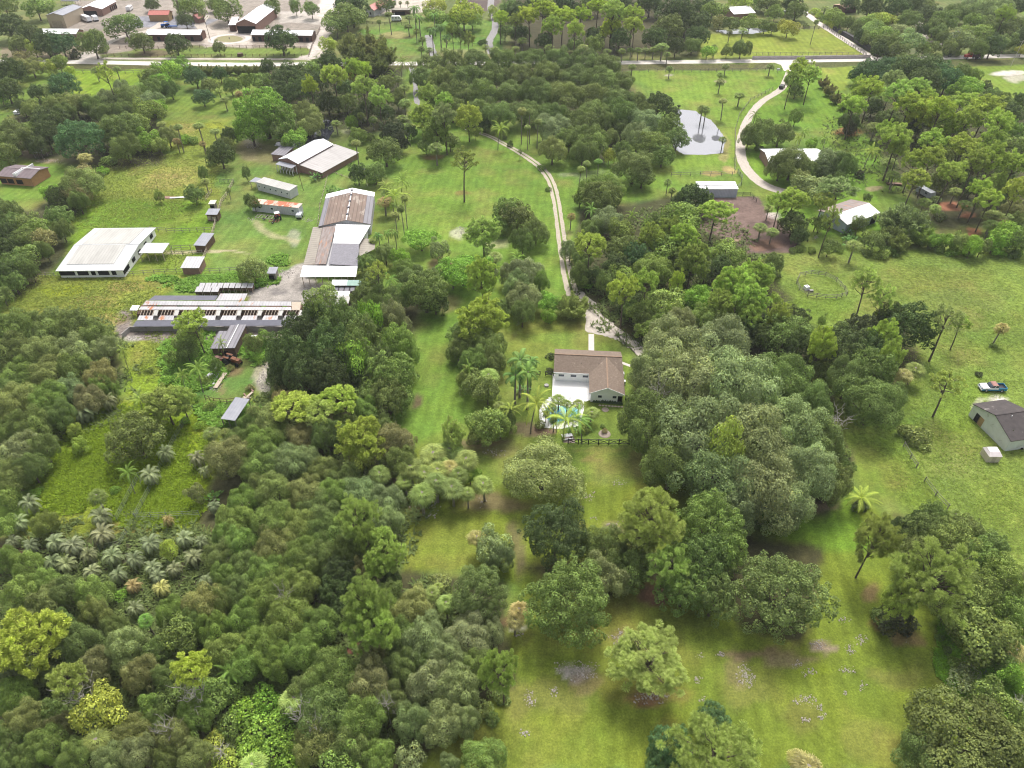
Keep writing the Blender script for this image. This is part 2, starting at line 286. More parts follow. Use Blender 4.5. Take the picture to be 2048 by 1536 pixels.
# verge and drainage swale along the road
poly([(0, 127), (640, 131), (1000, 130), (1240, 128), (1250, 140), (800, 139), (130, 139), (0, 140)], (.085, .085, .03), 3, wv=.8)
poly([(1240, 127), (1545, 126), (1545, 138), (1240, 141)], (.1, .1, .04), 3, wv=.8); poly([(1595, 124), (2060, 117), (2060, 129), (1900, 132), (1590, 135)], (.09, .1, .035), 3, wv=.8)
poly([(200, 116), (620, 118), (620, 124), (300, 123)], (.17, .19, .08), 2)
poly([(1500, 140), (1620, 60), (1740, 120), (1500, 120)], (.2, .24, .035), 3, .3)
poly([(1640, 30), (1790, 110), (1880, 112), (1730, 60)], (.1, .12, .05), 6)
n1 = fbm(X, Y, 30, 61)[:, None]; n2 = fbm(X, Y, 6, 71)[:, None]
col *= (.78 + .44 * n1); grn = (col[:, 1] > col[:, 0] * 1.15)[:, None]
tint = np.where(grn, 1, .3) * (n2 - .5); col += tint * np.array((.038, .02, .0)); ang = R(-6)
u = (X * math.cos(ang) + Y * math.sin(ang)); stripe = np.sin(u * 2 * math.pi / 2.7 + 3 * vnoise(X, Y, 40, 77)) * .5 + .5
fine = (wd < .4) & grn[:, 0]; col *= np.where(fine, .9 + .2 * stripe, 1)[:, None]
gry = (col.mean(1) < .3)[:, None]; n4 = fbm(X, Y, 9, 91, 4)[:, None]; n5 = fbm(X, Y, 2.6, 95, 3)[:, None]
col = np.where(grn, col * (.7 + .5 * n5) + np.clip(n4 - .5, 0, 1) * 1.25 * (np.array((.2, .13, .05)) - col * .6), col * (.7 + .6 * n5))
col *= np.where(grn, np.array((.97, 1.0, 1.1)), 1)
col = np.clip(col, .008, .8)
nx, ny = len(gx), len(gy); nv = nx * ny
gm = bpy.data.meshes.new('ground'); gm.vertices.add(nv)
Z = np.where((abs(X) < 345) & (Y < 545) & (Y > 15), (fbm(X, Y, 3, 81) - .5) * .02, 0)
pondpoly = [(1352, 222), (1400, 222), (1425, 245), (1452, 285), (1450, 308), (1350, 312), (1330, 290)]
gm.vertices.foreach_set('co', np.stack([X, Y, Z], 1).ravel())
I = (np.arange(ny - 1)[:, None] * nx + np.arange(nx - 1)[None, :]).ravel()
q = np.stack([I, I + 1, I + 1 + nx, I + nx], 1).astype(np.int32)
gm.loops.add(q.size); gm.loops.foreach_set('vertex_index', q.ravel())
gm.polygons.add(len(q)); gm.polygons.foreach_set('loop_start', np.arange(len(q), dtype=np.int32) * 4)
gm.update()
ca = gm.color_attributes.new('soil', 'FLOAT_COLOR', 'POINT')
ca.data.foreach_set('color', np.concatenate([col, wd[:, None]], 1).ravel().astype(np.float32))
gmat = bpy.data.materials.new('grass_and_soil'); gmat.use_nodes = True; t = gmat.node_tree; N = t.nodes; L = t.links
b = N['Principled BSDF']; b.inputs['Roughness'].default_value = .95; b.inputs['Specular IOR Level'].default_value = .1
at = N.new('ShaderNodeAttribute'); at.attribute_name = 'soil'; tc = N.new('ShaderNodeTexCoord')
def nzn(s, d=5, r=.6):
    n = N.new('ShaderNodeTexNoise'); n.inputs['Scale'].default_value = s; n.inputs['Detail'].default_value = d; n.inputs['Roughness'].default_value = r; L.new(tc.outputs['Object'], n.inputs[0]); return n
def mr(src, a, b_, c, d):
    m = N.new('ShaderNodeMapRange'); m.inputs['From Min'].default_value = a; m.inputs['From Max'].default_value = b_; m.inputs['To Min'].default_value = c; m.inputs['To Max'].default_value = d; L.new(src, m.inputs[0]); return m.outputs[0]
def mulc(a, b_):
    m = N.new('ShaderNodeMix'); m.data_type = 'RGBA'; m.blend_type = 'MULTIPLY'; m.inputs['Factor'].default_value = 1; L.new(a, m.inputs['A']); L.new(b_, m.inputs['B']); return m.outputs['Result']
na = nzn(3.2, 6, .75); nb = nzn(.55, 5, .65); nc = nzn(1.1, 4, .7)
c_ = mulc(at.outputs['Color'], mr(na.outputs[0], .3, .7, .62, 1.38)); c_ = mulc(c_, mr(nb.outputs[0], .3, .7, .86, 1.14))
wm = N.new('ShaderNodeMix'); wm.data_type = 'RGBA'; L.new(at.outputs['Alpha'], wm.inputs['Factor']); wm.inputs['A'].default_value = (1, 1, 1, 1); L.new(mr(nc.outputs[0], .35, .65, .6, 1.35), wm.inputs['B'])
c_ = mulc(c_, wm.outputs['Result']); L.new(c_, b.inputs['Base Color'])
bp = N.new('ShaderNodeBump'); bp.inputs['Distance'].default_value = .35; L.new(at.outputs['Alpha'], bp.inputs['Strength']); L.new(nc.outputs[0], bp.inputs['Height']); L.new(bp.outputs[0], b.inputs['Normal'])
ground = link('ground', gm, gmat); tag(ground, 'flat lawns, weedy paddocks and bare soil running to the horizon', 'ground', kind='structure')
# ------------------------------------------------------------------ roads, drives, water as sheets lying on the ground
GRAVEL = M('pale_gravel', (.52, .47, .41), (.36, .31, .265), 1.2, .95, c3=(.2, .17, .1), thr=.62, scale3=.7, bump=.2)
LIME = M('limerock', (.62, .58, .53), (.48, .44, .39), .6, .95)
ASPH = M('old_asphalt', (.3, .29, .29), (.2, .19, .19), 1, .95)
CONC = M('concrete', (.6, .54, .5), (.5, .45, .42), 1.5, .9)
WHITE = M('white_deck', (.82, .81, .79), (.76, .75, .73), 2, .8)
def cat(pts, n=8):
    p = [pts[0]] + list(pts) + [pts[-1]]; o = []
    for i in range(1, len(p) - 2):
        for k in range(n):
            t_ = k / n; o.append(.5 * (2 * p[i] + (p[i + 1] - p[i - 1]) * t_ + (2 * p[i - 1] - 5 * p[i] + 4 * p[i + 1] - p[i + 2]) * t_ ** 2 + (3 * p[i] - p[i - 1] - 3 * p[i + 1] + p[i + 2]) * t_ ** 3))
    o.append(p[-2]); return o
def strip(name, pts, wid, mat, z=.03, label=None, rag=.25, kind='structure', tracks=0):
    c = cat([P(*q) for q in pts]); mb = MB(); ws = wid if isinstance(wid, list) else [wid] * len(pts); n = len(c)
    def wat(i):
        s = i / (n - 1) * (len(ws) - 1); k = min(int(s), len(ws) - 2); return ws[k] + (ws[k + 1] - ws[k]) * (s - k)
    rows = []
    for i in range(n):
        d = (c[min(i + 1, n - 1)] - c[max(i - 1, 0)]).normalized(); nn = Vector((-d.y, d.x, 0)); hw = wat(i) / 2
        l = hw + rnd.uniform(-rag, rag); r = hw + rnd.uniform(-rag, rag)
        rows.append((c[i] + nn * l, c[i] + nn * .09 * wat(i) if tracks else None, c[i] - nn * .09 * wat(i) if tracks else None, c[i] - nn * r))
    for i in range(n - 1):
        a, bq = rows[i], rows[i + 1]; f = lambda p: (p.x, p.y, z)
        if tracks: mb.add([f(a[0]), f(bq[0]), f(bq[1]), f(a[1])], [(3, 2, 1, 0)]); mb.add([f(a[2]), f(bq[2]), f(bq[3]), f(a[3])], [(3, 2, 1, 0)])
        else: mb.add([f(a[0]), f(bq[0]), f(bq[3]), f(a[3])], [(3, 2, 1, 0)])
    return tag(mb.build(name, mat), label, name.replace('_', ' ') if label else None, kind=kind)
def sheet(name, pts, mat, z, label=None, jag=0, world=False):
    ps = pts if world else [P(*q) for q in pts]
    if jag:
        o = []
        for i in range(len(ps)):
            a, b_ = ps[i], ps[(i + 1) % len(ps)]
            for k in range(6): q_ = a.lerp(b_, k / 6); o.append(q_ + Vector((rnd.uniform(-jag, jag), rnd.uniform(-jag, jag), 0)))
        ps = o
    c = sum(ps, Vector()) / len(ps); mb = MB(); vs = [(c.x, c.y, z)] + [(p.x, p.y, z) for p in ps]; n = len(ps)
    mb.add(vs, [(0, i + 1, (i + 1) % n + 1) for i in range(n)])
    o = mb.build(name, mat)
    if o.data.polygons[0].normal.z < 0: o.data.flip_normals()
    return tag(o, label, name.replace('_', ' ') if label else None, kind='structure')
strip('road', [(-60, 122), (30, 123), (160, 124), (300, 127), (470, 129), (640, 128), (830, 127), (1040, 126), (1245, 125), (1400, 123.5), (1560, 121.5), (1750, 119), (1900, 115), (2060, 111), (2200, 106)], 6.2, LIME, .03, 'pale rural road crossing the whole top of the view')
strip('farm_track', [(205, 117), (300, 117.5), (450, 118), (600, 118), (640, 112), (650, 90), (655, 60), (672, 20), (690, -12)], 3.0, GRAVEL, .05, 'sandy farm track beside the road and up past the stables')
DRV = M('packed_track', (.46, .41, .34), (.34, .29, .22), 1.5, .95, c3=(.24, .2, .12), thr=.6, scale3=.8)
strip('house_driveway', [(932, 258), (975, 271), (1012, 290), (1050, 312), (1080, 334), (1100, 360), (1111, 395), (1118, 440), (1125, 490), (1134, 545), (1146, 592)], [2.0, 2.2, 2.4, 2.6, 2.8, 2.9, 2.8, 2.8, 2.9, 3.2, 3.6], DRV, .03, 'two-track gravel driveway curving down to the house', .15, tracks=1)
sheet('gravel_turnaround', [(1150, 585), (1165, 583), (1190, 605), (1205, 630), (1235, 655), (1262, 675), (1295, 697), (1302, 712), (1282, 718), (1265, 700), (1240, 684), (1212, 672), (1171, 663), (1170, 640), (1172, 622), (1160, 605)], GRAVEL, .035, 'grey gravel apron widening in front of the house', .3)
strip('east_driveway', [(1586, 128), (1577, 150), (1562, 178), (1522, 205), (1498, 235), (1486, 265), (1481, 300), (1490, 333), (1512, 358), (1542, 376), (1590, 388)], [4, 3.4, 3.2, 3.2, 3.2, 3.4, 3.6, 3.8, 4.2, 4.6, 4.8], GRAVEL, .034, 'white gravel drive sweeping past the pond to the eastern house', .15)
sheet('drive_mouth', [(1540, 122.5), (1612, 122), (1594, 130), (1585, 142), (1568, 142), (1562, 130)], LIME, .038, 'flared mouth of the eastern drive')
strip('old_path', [(822, 135), (830, 165), (832, 195), (840, 220), (852, 240)], 2.2, ASPH, .033, 'broken grey path beside the big oak mass')
strip('far_drive', [(857, 70), (861, 90), (868, 112), (872, 124)], 4, ASPH, .033, 'grey drive running north between tall palms')
strip('winding_drive', [(982, -5), (982, 20), (990, 42), (989, 62), (978, 85), (984, 108)], 4, ASPH, .034, 'grey winding drive in the northern wood')
strip('north_lane', [(1606, 22), (1640, 48), (1680, 74), (1715, 96), (1746, 116)], 4.2, CONC, .036, 'straight pale lane beside the mown field')
strip('wood_track', [(1836, 42), (1842, 62), (1852, 78), (1882, 90)], 5, GRAVEL, .034, 'short sandy track in the north-eastern trees')
strip('farm_cross_drive', [(330, 42), (300, 60), (240, 75), (205, 92), (180, 108)], 5, GRAVEL, .032, 'sandy drive between the western stables and road')
strip('stable_drive', [(410, 30), (400, 48), (415, 62), (440, 64), (500, 62)], 6, GRAVEL, .031, 'sandy drive through the stable yard')
# ring drive in front of the arena barn
mb = MB(); c0 = P(459, 78); r0, r1 = 8.5, 11.5
for i in range(40):
    a, b_ = 2 * math.pi * i / 40, 2 * math.pi * (i + 1) / 40
    mb.add([(c0.x + r0 * math.cos(a), c0.y + r0 * .9 * math.sin(a), .06), (c0.x + r1 * math.cos(a), c0.y + r1 * .9 * math.sin(a), .06), (c0.x + r1 * math.cos(b_), c0.y + r1 * .9 * math.sin(b_), .06), (c0.x + r0 * math.cos(b_), c0.y + r0 * .9 * math.sin(b_), .06)], [(0, 1, 2, 3)])
tag(mb.build('ring_path', CONC), 'pale ring path around the round island in the stable yard', 'path', kind='structure')
sheet('round_island', [(459 + 27 * math.cos(k * .4), 78 + 6.5 * math.sin(k * .4)) for k in range(16)], M('dry_grass', (.2, .2, .08), (.26, .22, .12), 1), .055, 'round dry-grass island in the stable yard')
WATER = bpy.data.materials.new('still_water'); WATER.use_nodes = True; b = WATER.node_tree.nodes['Principled BSDF']
b.inputs['Base Color'].default_value = (.16, .16, .18, 1); b.inputs['Roughness'].default_value = .02; b.inputs['IOR'].default_value = 2.5; b.inputs['Specular IOR Level'].default_value = .8
sheet('pond', [(1352, 220), (1362, 219), (1392, 222), (1404, 232), (1422, 240), (1432, 252), (1443, 266), (1452, 280), (1448, 292), (1446, 306), (1410, 310), (1368, 309), (1350, 300), (1342, 280), (1345, 250)], WATER, .05, 'still white pond reflecting the sky beside the palms', .15)
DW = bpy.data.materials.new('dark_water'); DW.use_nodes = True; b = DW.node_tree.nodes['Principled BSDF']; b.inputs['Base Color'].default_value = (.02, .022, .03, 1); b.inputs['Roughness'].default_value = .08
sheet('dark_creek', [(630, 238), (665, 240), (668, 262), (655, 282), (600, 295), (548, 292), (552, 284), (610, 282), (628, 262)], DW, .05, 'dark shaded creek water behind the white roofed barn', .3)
sheet('marsh_pond', [(1430, 62), (1470, 58), (1510, 56), (1550, 60), (1505, 68), (1450, 68)], WATER, .05, 'thin bright pond beyond the mown field', .3)
sheet('small_pond', [(1888, 78), (1900, 66), (1925, 60), (1915, 72), (1900, 80)], WATER, .05, 'small bright pond in the north-eastern trees', .3)
sheet('walkway', [(1177, 668), (1188, 668), (1188.5, 706), (1177, 706)], CONC, .045, 'short pink concrete walkway to the front door')
sheet('side_walk', [(1240, 722), (1262, 730), (1260, 734), (1240, 727)], CONC, .045, 'narrow side walkway east of the house')
sheet('patio', [(1105.5, 748), (1180, 748), (1184, 799), (1172, 803), (1104.5, 794)], WHITE, .04, 'bright white patio slab behind the house')
sheet('pool_deck', [(1104.5, 794.2), (1168, 799), (1168, 818), (1160, 852), (1120, 858), (1080, 855), (1078, 822), (1088, 802)], WHITE, .036, 'white pool deck under the coconut palms')
POOL = bpy.data.materials.new('pool_water'); POOL.use_nodes = True; b = POOL.node_tree.nodes['Principled BSDF']; b.inputs['Base Color'].default_value = (.1, .42, .55, 1); b.inputs['Roughness'].default_value = .05
sheet('pool_water', [(1087, 822), (1100, 814), (1125, 812), (1152, 816), (1160, 826), (1156, 838), (1135, 838), (1122, 846), (1105, 850), (1095, 838)], POOL, .05, 'bright blue swimming pool water')
# ------------------------------------------------------------------ tree prototypes (foliage = thousands of leaf-sized faces)
def face_mesh(name, V, v, h, k=4):
    n = len(v); m = bpy.data.meshes.new(name); m.vertices.add(n * k); m.vertices.foreach_set('co', V.reshape(-1).astype(np.float32))
    m.loops.add(n * k); m.loops.foreach_set('vertex_index', np.arange(n * k, dtype=np.int32))
    m.polygons.add(n); m.polygons.foreach_set('loop_start', np.arange(n, dtype=np.int32) * k)
    for nm, a in (('v', v), ('h', h)):
        at_ = m.attributes.new(nm, 'FLOAT', 'FACE'); at_.data.foreach_set('value', a.astype(np.float32))
    m.update(); return m
def nrm(a): return a / (np.linalg.norm(a, axis=1, keepdims=True) + 1e-9)
def diamonds(C, Nn, s, asp=.8, g=None, T=None):
    g = g or rng; n = len(C)
    t = nrm(np.cross(Nn, g.normal(size=(n, 3)))) if T is None else T
    b = np.cross(Nn, t); s = np.broadcast_to(np.asarray(s, float), (n,))[:, None]
    fold = Nn * s * .25
    return np.stack([C + t * s, C + b * s * asp + fold, C - t * s, C - b * s * asp + fold], 1)
def crown_mesh(name, R0, rz, zc, nl, lr, leaf, seed, dens=1.0, under=-.3, lump=.16, inner=.2, up=.35, asp=.8, jit=.6, vs=.2, ls=.14, hp=.25, keep=.72, taper=0.0):
    g = np.random.default_rng(seed); i = np.arange(nl) + .5
    zz = 1 - (1 - under) * i / nl; ph = i * 2.39996 + g.uniform(0, 6)
    d = np.stack([np.sqrt(np.clip(1 - zz * zz, 0, 1)) * np.cos(ph), np.sqrt(np.clip(1 - zz * zz, 0, 1)) * np.sin(ph), zz], 1); d = nrm(d + g.normal(0, .16, (nl, 3)))
    k = g.uniform(.62, 1.03, nl) * (1 + lump * np.sin(3 * np.arctan2(d[:, 1], d[:, 0]) + g.uniform(0, 6)) + lump * .7 * np.sin(5 * d[:, 2] + 2 * d[:, 0] + g.uniform(0, 6)))
    k[g.random(nl) < inner] *= .62
    rl = R0 * lr * g.uniform(.65, 1.3, nl)
    hx = 1 - taper * np.clip(d[:, 2], 0, 1)
    Cn = np.stack([d[:, 0] * (R0 * k - rl * .6) * hx, d[:, 1] * (R0 * k - rl * .6) * hx, zc + d[:, 2] * (rz * k - rl * .5)], 1)
    Cs = []; Ns = []; vv = []; own = []
    for j in range(nl):
        n = int(dens * 2.2 * math.pi * rl[j] ** 2 / (leaf * leaf * 2 * asp)); u = nrm(g.normal(size=(n * 2, 3)))
        ou = nrm((d[j] * .7 + np.array([0, 0, up]))[None])[0]; u = u[(u @ ou) > -.25][:n]
        # small sprays on the lobe surface give the broken outline
        bump = 1 + .13 * np.sin(u[:, 0] * 7 + j) * np.sin(u[:, 1] * 8 + 2 * j) + .1 * np.sin(u[:, 2] * 11 + j * 3)
        r = rl[j] * bump * (1 + g.normal(0, .07, len(u))); Cs.append(Cn[j] + u * r[:, None] * np.array([1, 1, .85])); Ns.append(u)
        vv.append(np.full(len(u), g.normal(1, ls))); own.append(np.full(len(u), j))
    C = np.concatenate(Cs); U = np.concatenate(Ns); v = np.concatenate(vv); ow = np.concatenate(own)
    D = np.linalg.norm((C[:, None, :] - Cn[None]) / np.array([1, 1, .85]), axis=2) / rl[None]; D[np.arange(len(C)), ow] = 9
    ok = D.min(1) > keep; C, U, v = C[ok], U[ok], v[ok]; n = len(C)
    Nn = nrm(U + g.normal(0, jit, (n, 3)) + np.array([0, 0, .25]))
    v = np.clip(v * g.normal(1, vs, n), .45, 1.7); h = (g.random(n) < hp) * g.random(n)
    return face_mesh(name, diamonds(C, Nn, leaf * g.uniform(.7, 1.3, n), asp, g), v, h), Cn
def limb(mb, a, b_, r0, r1, g, seg=4, sag=.08, n=6):
    a, b_ = Vector(a), Vector(b_); L_ = (b_ - a).length; pts = [a]; rs = [r0]
    for i in range(1, seg + 1):
        q_ = a.lerp(b_, i / seg)
        if i < seg: q_ = q_ + Vector(g.normal(0, L_ * sag, 3)) * .6
        pts.append(q_); rs.append(r0 + (r1 - r0) * i / seg)
    mb.path(pts, rs, n)
def trunk_mesh(name, Cn, zc, r, fork, seed, nb=9, lean=0):
    g = np.random.default_rng(seed); mb = MB(); mb.path([(0, 0, -.3), (0, 0, fork * .3), (lean * .5, 0, fork * .7), (lean, 0, fork)], [r * 1.5, r * 1.05, r * .9, r * .8], 8)
    idx = g.choice(len(Cn), min(nb, len(Cn)), replace=False)
    for j in idx: limb(mb, (lean, 0, fork - .2), Cn[j], r * .5, r * .08, g, 4)
    return mb.mesh(name)
PROTO = {}
def reg(kind, crown, trunk, R0, h0, zc, cm=None, tm=None, extra=None):
    crown.materials.append(cm or LEAF)
    if trunk: trunk.materials.append(tm or BARK)
    PROTO.setdefault(kind, []).append((crown, trunk, R0, h0, zc, extra))
for s in range(7):   # live oaks: wide, many soft lobes
    zc = 5.2; c_, Cn = crown_mesh('oak_crown', 8, 4.8, zc, 66, .235, .155, 100 + s, dens=.95, under=-.32, lump=.13, inner=.28, jit=.42, vs=.17, ls=.17)
    reg('O', c_, trunk_mesh('oak_trunk', Cn, zc, .45, 2.6, 200 + s), 8, 10, zc + 1.0)
for s in range(5):   # dense dark broadleaf domes (mango, fig)
    zc = 5.6; c_, Cn = crown_mesh('dome_crown', 7, 5.4, zc, 200, .125, .2, 130 + s, dens=.75, under=-.5, lump=.1, inner=.22, jit=.4, vs=.17, ls=.18, keep=.8)
    reg('D', c_, trunk_mesh('dome_trunk', Cn, zc, .4, 2.4, 230 + s), 7, 11, zc + .8)
for s in range(2):   # the same dome, finer leaved, for the biggest trees
    zc = 5.6; c_, Cn = crown_mesh('dome_crown', 7, 5.4, zc, 300, .105, .135, 150 + s, dens=.75, under=-.5, lump=.12, inner=.22, jit=.45, vs=.17, ls=.18, keep=.8)
    reg('V', c_, trunk_mesh('dome_trunk', Cn, zc, .4, 2.4, 250 + s), 7, 11, zc + .8)
for s in range(5):   # loose mid-green broadleaf
    zc = 4.4; c_, Cn = crown_mesh('loose_crown', 4.5, 4.0, zc, 34, .3, .21, 160 + s, dens=.85, under=-.5, lump=.22, inner=.2, jit=.5, vs=.18, ls=.18, hp=.35)
    reg('G', c_, trunk_mesh('loose_trunk', Cn, zc, .2, 2.2, 260 + s, 7), 4.5, 8.2, zc + .5)
for s in range(2):   # flat layered bright crown
    zc = 4.6; c_, Cn = crown_mesh('layered_crown', 6.5, 2.3, zc, 60, .2, .17, 190 + s, dens=.9, under=.02, lump=.2, inner=.12, jit=.35, ls=.12, hp=.3)
    reg('B', c_, trunk_mesh('layered_trunk', Cn, zc, .3, 2.2, 290 + s, 10), 6.5, 7.2, zc + .6)
for s in range(3):   # shrubs
    zc = 1.0; c_, Cn = crown_mesh('shrub_leaves', 2, 1.5, zc, 16, .38, .15, 310 + s, dens=.9, under=-.5, lump=.2, inner=.1, jit=.8, hp=.4)
    reg('U', c_, trunk_mesh('shrub_stem', Cn, zc, .08, .5, 330 + s, 6), 2, 2.5, 1.2)
def needle_tree(seed, R0, h0, base, nbr, npuf, pr, nn=100, lean=.4, open_=0.0, low=-.35, nw=.062):
    g = np.random.default_rng(seed); mb = MB(); zb = h0 * base; rz = (h0 - zb) * .56; zc = h0 - rz
    mb.path([(0, 0, -.3), (lean * .2, 0, h0 * .3), (lean * .7, .1, h0 * .65), (lean, 0, h0 - rz * .5)], [.26, .2, .15, .08], 7)
    i = np.arange(npuf) + .5; zz = 1 - (1 - low) * i / npuf; ph = i * 2.39996; q = np.sqrt(1 - zz * zz); d = nrm(np.stack([q * np.cos(ph), q * np.sin(ph), zz], 1) + g.normal(0, .12, (npuf, 3)))
    a1, a2 = g.uniform(0, 6.28, 2); az = np.arctan2(d[:, 1], d[:, 0]); k = 1 + .17 * np.sin(3 * az + a1 + 2 * d[:, 2]) + .12 * np.sin(5 * az + a2 - 4 * d[:, 2]); k *= g.uniform(.72, 1.02, npuf); k[g.random(npuf) < .22] *= .7
    keep = (np.sin(4 * az + a2 + 5 * d[:, 2]) + g.normal(0, .5, npuf)) > (-1.1 + open_ * 1.9)
    d, k = d[keep], k[keep]; C = np.stack([d[:, 0] * R0 * k + lean, d[:, 1] * R0 * k, zc + d[:, 2] * rz * k, pr * g.uniform(.75, 1.25, len(d))], 1)
    for j in range(0, len(C), max(1, len(C) // nbr)):
        e = Vector(C[j, :3]); st = Vector((lean * .8, 0, min(h0 - rz * .8, max(zb * .85, e.z - np.hypot(e.x, e.y) * .75)))); limb(mb, st, e, .1, .03, g, 3, .07, 5)
    C = np.array(C); out = []; v = []
    for c in C:
        u = nrm(g.normal(size=(nn, 3)) + np.array([0, 0, .45])); L_ = c[3] * g.uniform(.75, 1.15, nn)[:, None]; b0 = c[:3] + u * L_ * .3; e = c[:3] + u * L_
        sd_ = nrm(np.cross(u, g.normal(size=(nn, 3)))) * nw * pr / .7
        out.append(np.stack([b0 - sd_ * .5, b0 + sd_ * .5, e + sd_, e - sd_], 1)); v.append(np.clip(g.normal(1, .12) * g.normal(1, .16, nn), .5, 1.6))
    V = np.concatenate(out); v = np.concatenate(v)
    return face_mesh('pine_crown', V, v, g.random(len(v)) * .25), mb.mesh('pine_trunk')
for s in range(4):
    c_, t_ = needle_tree(400 + s, 4.2, 17, .58, 26, 150, .66, lean=.5, open_=.18); reg('P', c_, t_, 4.2, 17, 13)
for s in range(4):   # full, rounded pines
    c_, t_ = needle_tree(420 + s, 4.6, 13, .36, 36, 300, .6, lean=.3, open_=.05, low=-.6); reg('Q', c_, t_, 4.6, 13, 8.6)
for s in range(3):   # open scrawny pines
    c_, t_ = needle_tree(440 + s, 3.6, 18, .6, 20, 90, .62, lean=.9, open_=.5); reg('K', c_, t_, 3.6, 18, 13.5)
for s in range(3):   # pale airy pines of the near lawns
    c_, t_ = needle_tree(480 + s, 4.8, 14, .42, 46, 330, .56, nn=170, lean=1.3, open_=.22, low=-.45, nw=.03); reg('J', c_, t_, 4.8, 14, 9.8)
for s in range(3):   # feathery upright tree (casuarina / bamboo)
    g = np.random.default_rng(460 + s); V = []; v = []; mb = MB(); mb.tube((0, 0, 0), (0, 0, 9), .3, .1)
    for k in range(46):
        a = g.uniform(0, 6.28); rr = 5 * math.sqrt(g.random()); h_ = (14 - rr * 1.1) * g.uniform(.55, 1.05); d = np.array([math.cos(a) * rr, math.sin(a) * rr])
        p0 = np.array([d[0] * .25, d[1] * .25, h_ * .15]); p1 = np.array([d[0], d[1], h_])
        mb.tube(p0, p1 * .97, .06, .02, 4)
        n = 330; t_ = g.uniform(.25, 1.0, n)[:, None]; C = p0 + (p1 - p0) * t_ + g.normal(0, .55, (n, 3)) * (1.15 - .7 * t_) * np.array([1, 1, .8])
        dr = nrm((p1 - p0)[None] + g.normal(0, 3.2, (n, 3))); Nn = nrm(np.cross(dr, g.normal(size=(n, 3))))
        V.append(diamonds(C, Nn, g.uniform(.22, .4, n), .32, g, dr)); v.append(np.clip(g.normal(1, .1) * g.normal(1, .2, n), .5, 1.6))
    V = np.concatenate(V); v = np.concatenate(v); reg('W', face_mesh('feathery_crown', V, v, g.random(len(v)) * .4), mb.mesh('feathery_trunk'), 5, 14, 8.5)
def frond(V, v, h, base, az, el, L_, droop, nleaf, ll, wdt, g, bright, hang=.35, vee=.4):
    # one feather leaf: a drooping rachis with leaflets both sides
    pts = []; p = np.array(base, float); e = el; st = L_ / 12
    for i in range(13): pts.append(p.copy()); p = p + st * np.array([math.cos(az) * math.cos(e), math.sin(az) * math.cos(e), math.sin(e)]); e -= droop / 12 * (1 + i / 8)
    pts = np.array(pts); side = np.array([-math.sin(az), math.cos(az), 0])
    for i in range(12):
        V.append(np.array([pts[i] - side * .05, pts[i] + side * .05, pts[i + 1] + side * .04, pts[i + 1] - side * .04])); v.append(bright * 1.15); h.append(.9)
    for k in range(nleaf):
        f = .1 + .9 * k / nleaf; x = f * 12; i = min(int(x), 11); q_ = pts[i] + (pts[i + 1] - pts[i]) * (x - i); fw = nrm((pts[i + 1] - pts[i])[None])[0]
        l = ll * math.sin(math.pi * min(.97, f * .8 + .18)) * g.uniform(.85, 1.1)
        for sg in (-1, 1):
            dr = side * sg + fw * .55 + np.array([0, 0, vee * .5]); dr /= np.linalg.norm(dr); mid = q_ + dr * l * .5; dr2 = dr + np.array([0, 0, -hang * 1.6]); dr2 /= np.linalg.norm(dr2); tip = mid + dr2 * l * .5
            w_ = fw * wdt
            V.append(np.array([q_ - w_ * .5, q_ + w_ * .5, mid + w_, mid - w_])); V.append(np.array([mid - w_, mid + w_, tip + w_ * .25, tip - w_ * .25]))
            b2 = bright * g.uniform(.85, 1.15); v += [b2, b2]; hh = g.random() * .4; h += [hh, hh]
def feather_palm(seed, h0, nf, L_, el0, el1, droop, nleaf, ll, wdt, lean, rt, hang=.35, vee=.4, skirt=0, shaft=False):
    g = np.random.default_rng(seed); V = []; v = []; h = []; top = (lean, 0, h0)
    for k in range(nf):
        f = k / nf; frond(V, v, h, top, k * 2.39996 + g.uniform(-.15, .15), el0 + (el1 - el0) * f + g.uniform(-.08, .08), L_ * g.uniform(.85, 1.08), droop * g.uniform(.8, 1.2), nleaf, ll, wdt, g, (.78 + .4 * (1 - f)) * g.uniform(.75, 1.25), hang, vee)
    crown = face_mesh('frond_crown', np.array(V), np.array(v), np.array(h)); mb = MB()
    mb.path([(0, 0, -.3), (lean * .15, 0, h0 * .3), (lean * .5, 0, h0 * .65), top], [rt * 1.3, rt, rt * .85, rt * .8], 8)
    if shaft: mb.tube((lean, 0, h0 - .1), (lean, 0, h0 + .5), rt * .8, rt * .4, 8)
    return crown, mb.mesh('palm_trunk')
for s in range(3): c_, t_ = feather_palm(500 + s, 7.5, 16, 5.0, 1.35, -.5, 1.2, 40, .68, .035, 1.2, .14, .8, .0); reg('C', c_, t_, 3.7, 8.5, 8.0, PALM, PBARK)
for s in range(3): c_, t_ = feather_palm(520 + s, 9, 14, 3.9, 1.25, -.2, 1.9, 34, .7, .045, .1, .22, .7, .2, shaft=True); reg('R', c_, t_, 3.0, 10.5, 9.3, PALM, PBARK)
for s in range(4): c_, t_ = feather_palm(540 + s, 2.6, 30, 3.8, 1.35, -.3, 1.6, 30, .6, .045, .3, .24, .1, .9); reg('T', c_, t_, 3.2, 5, 3.6, PALM, PBARK)
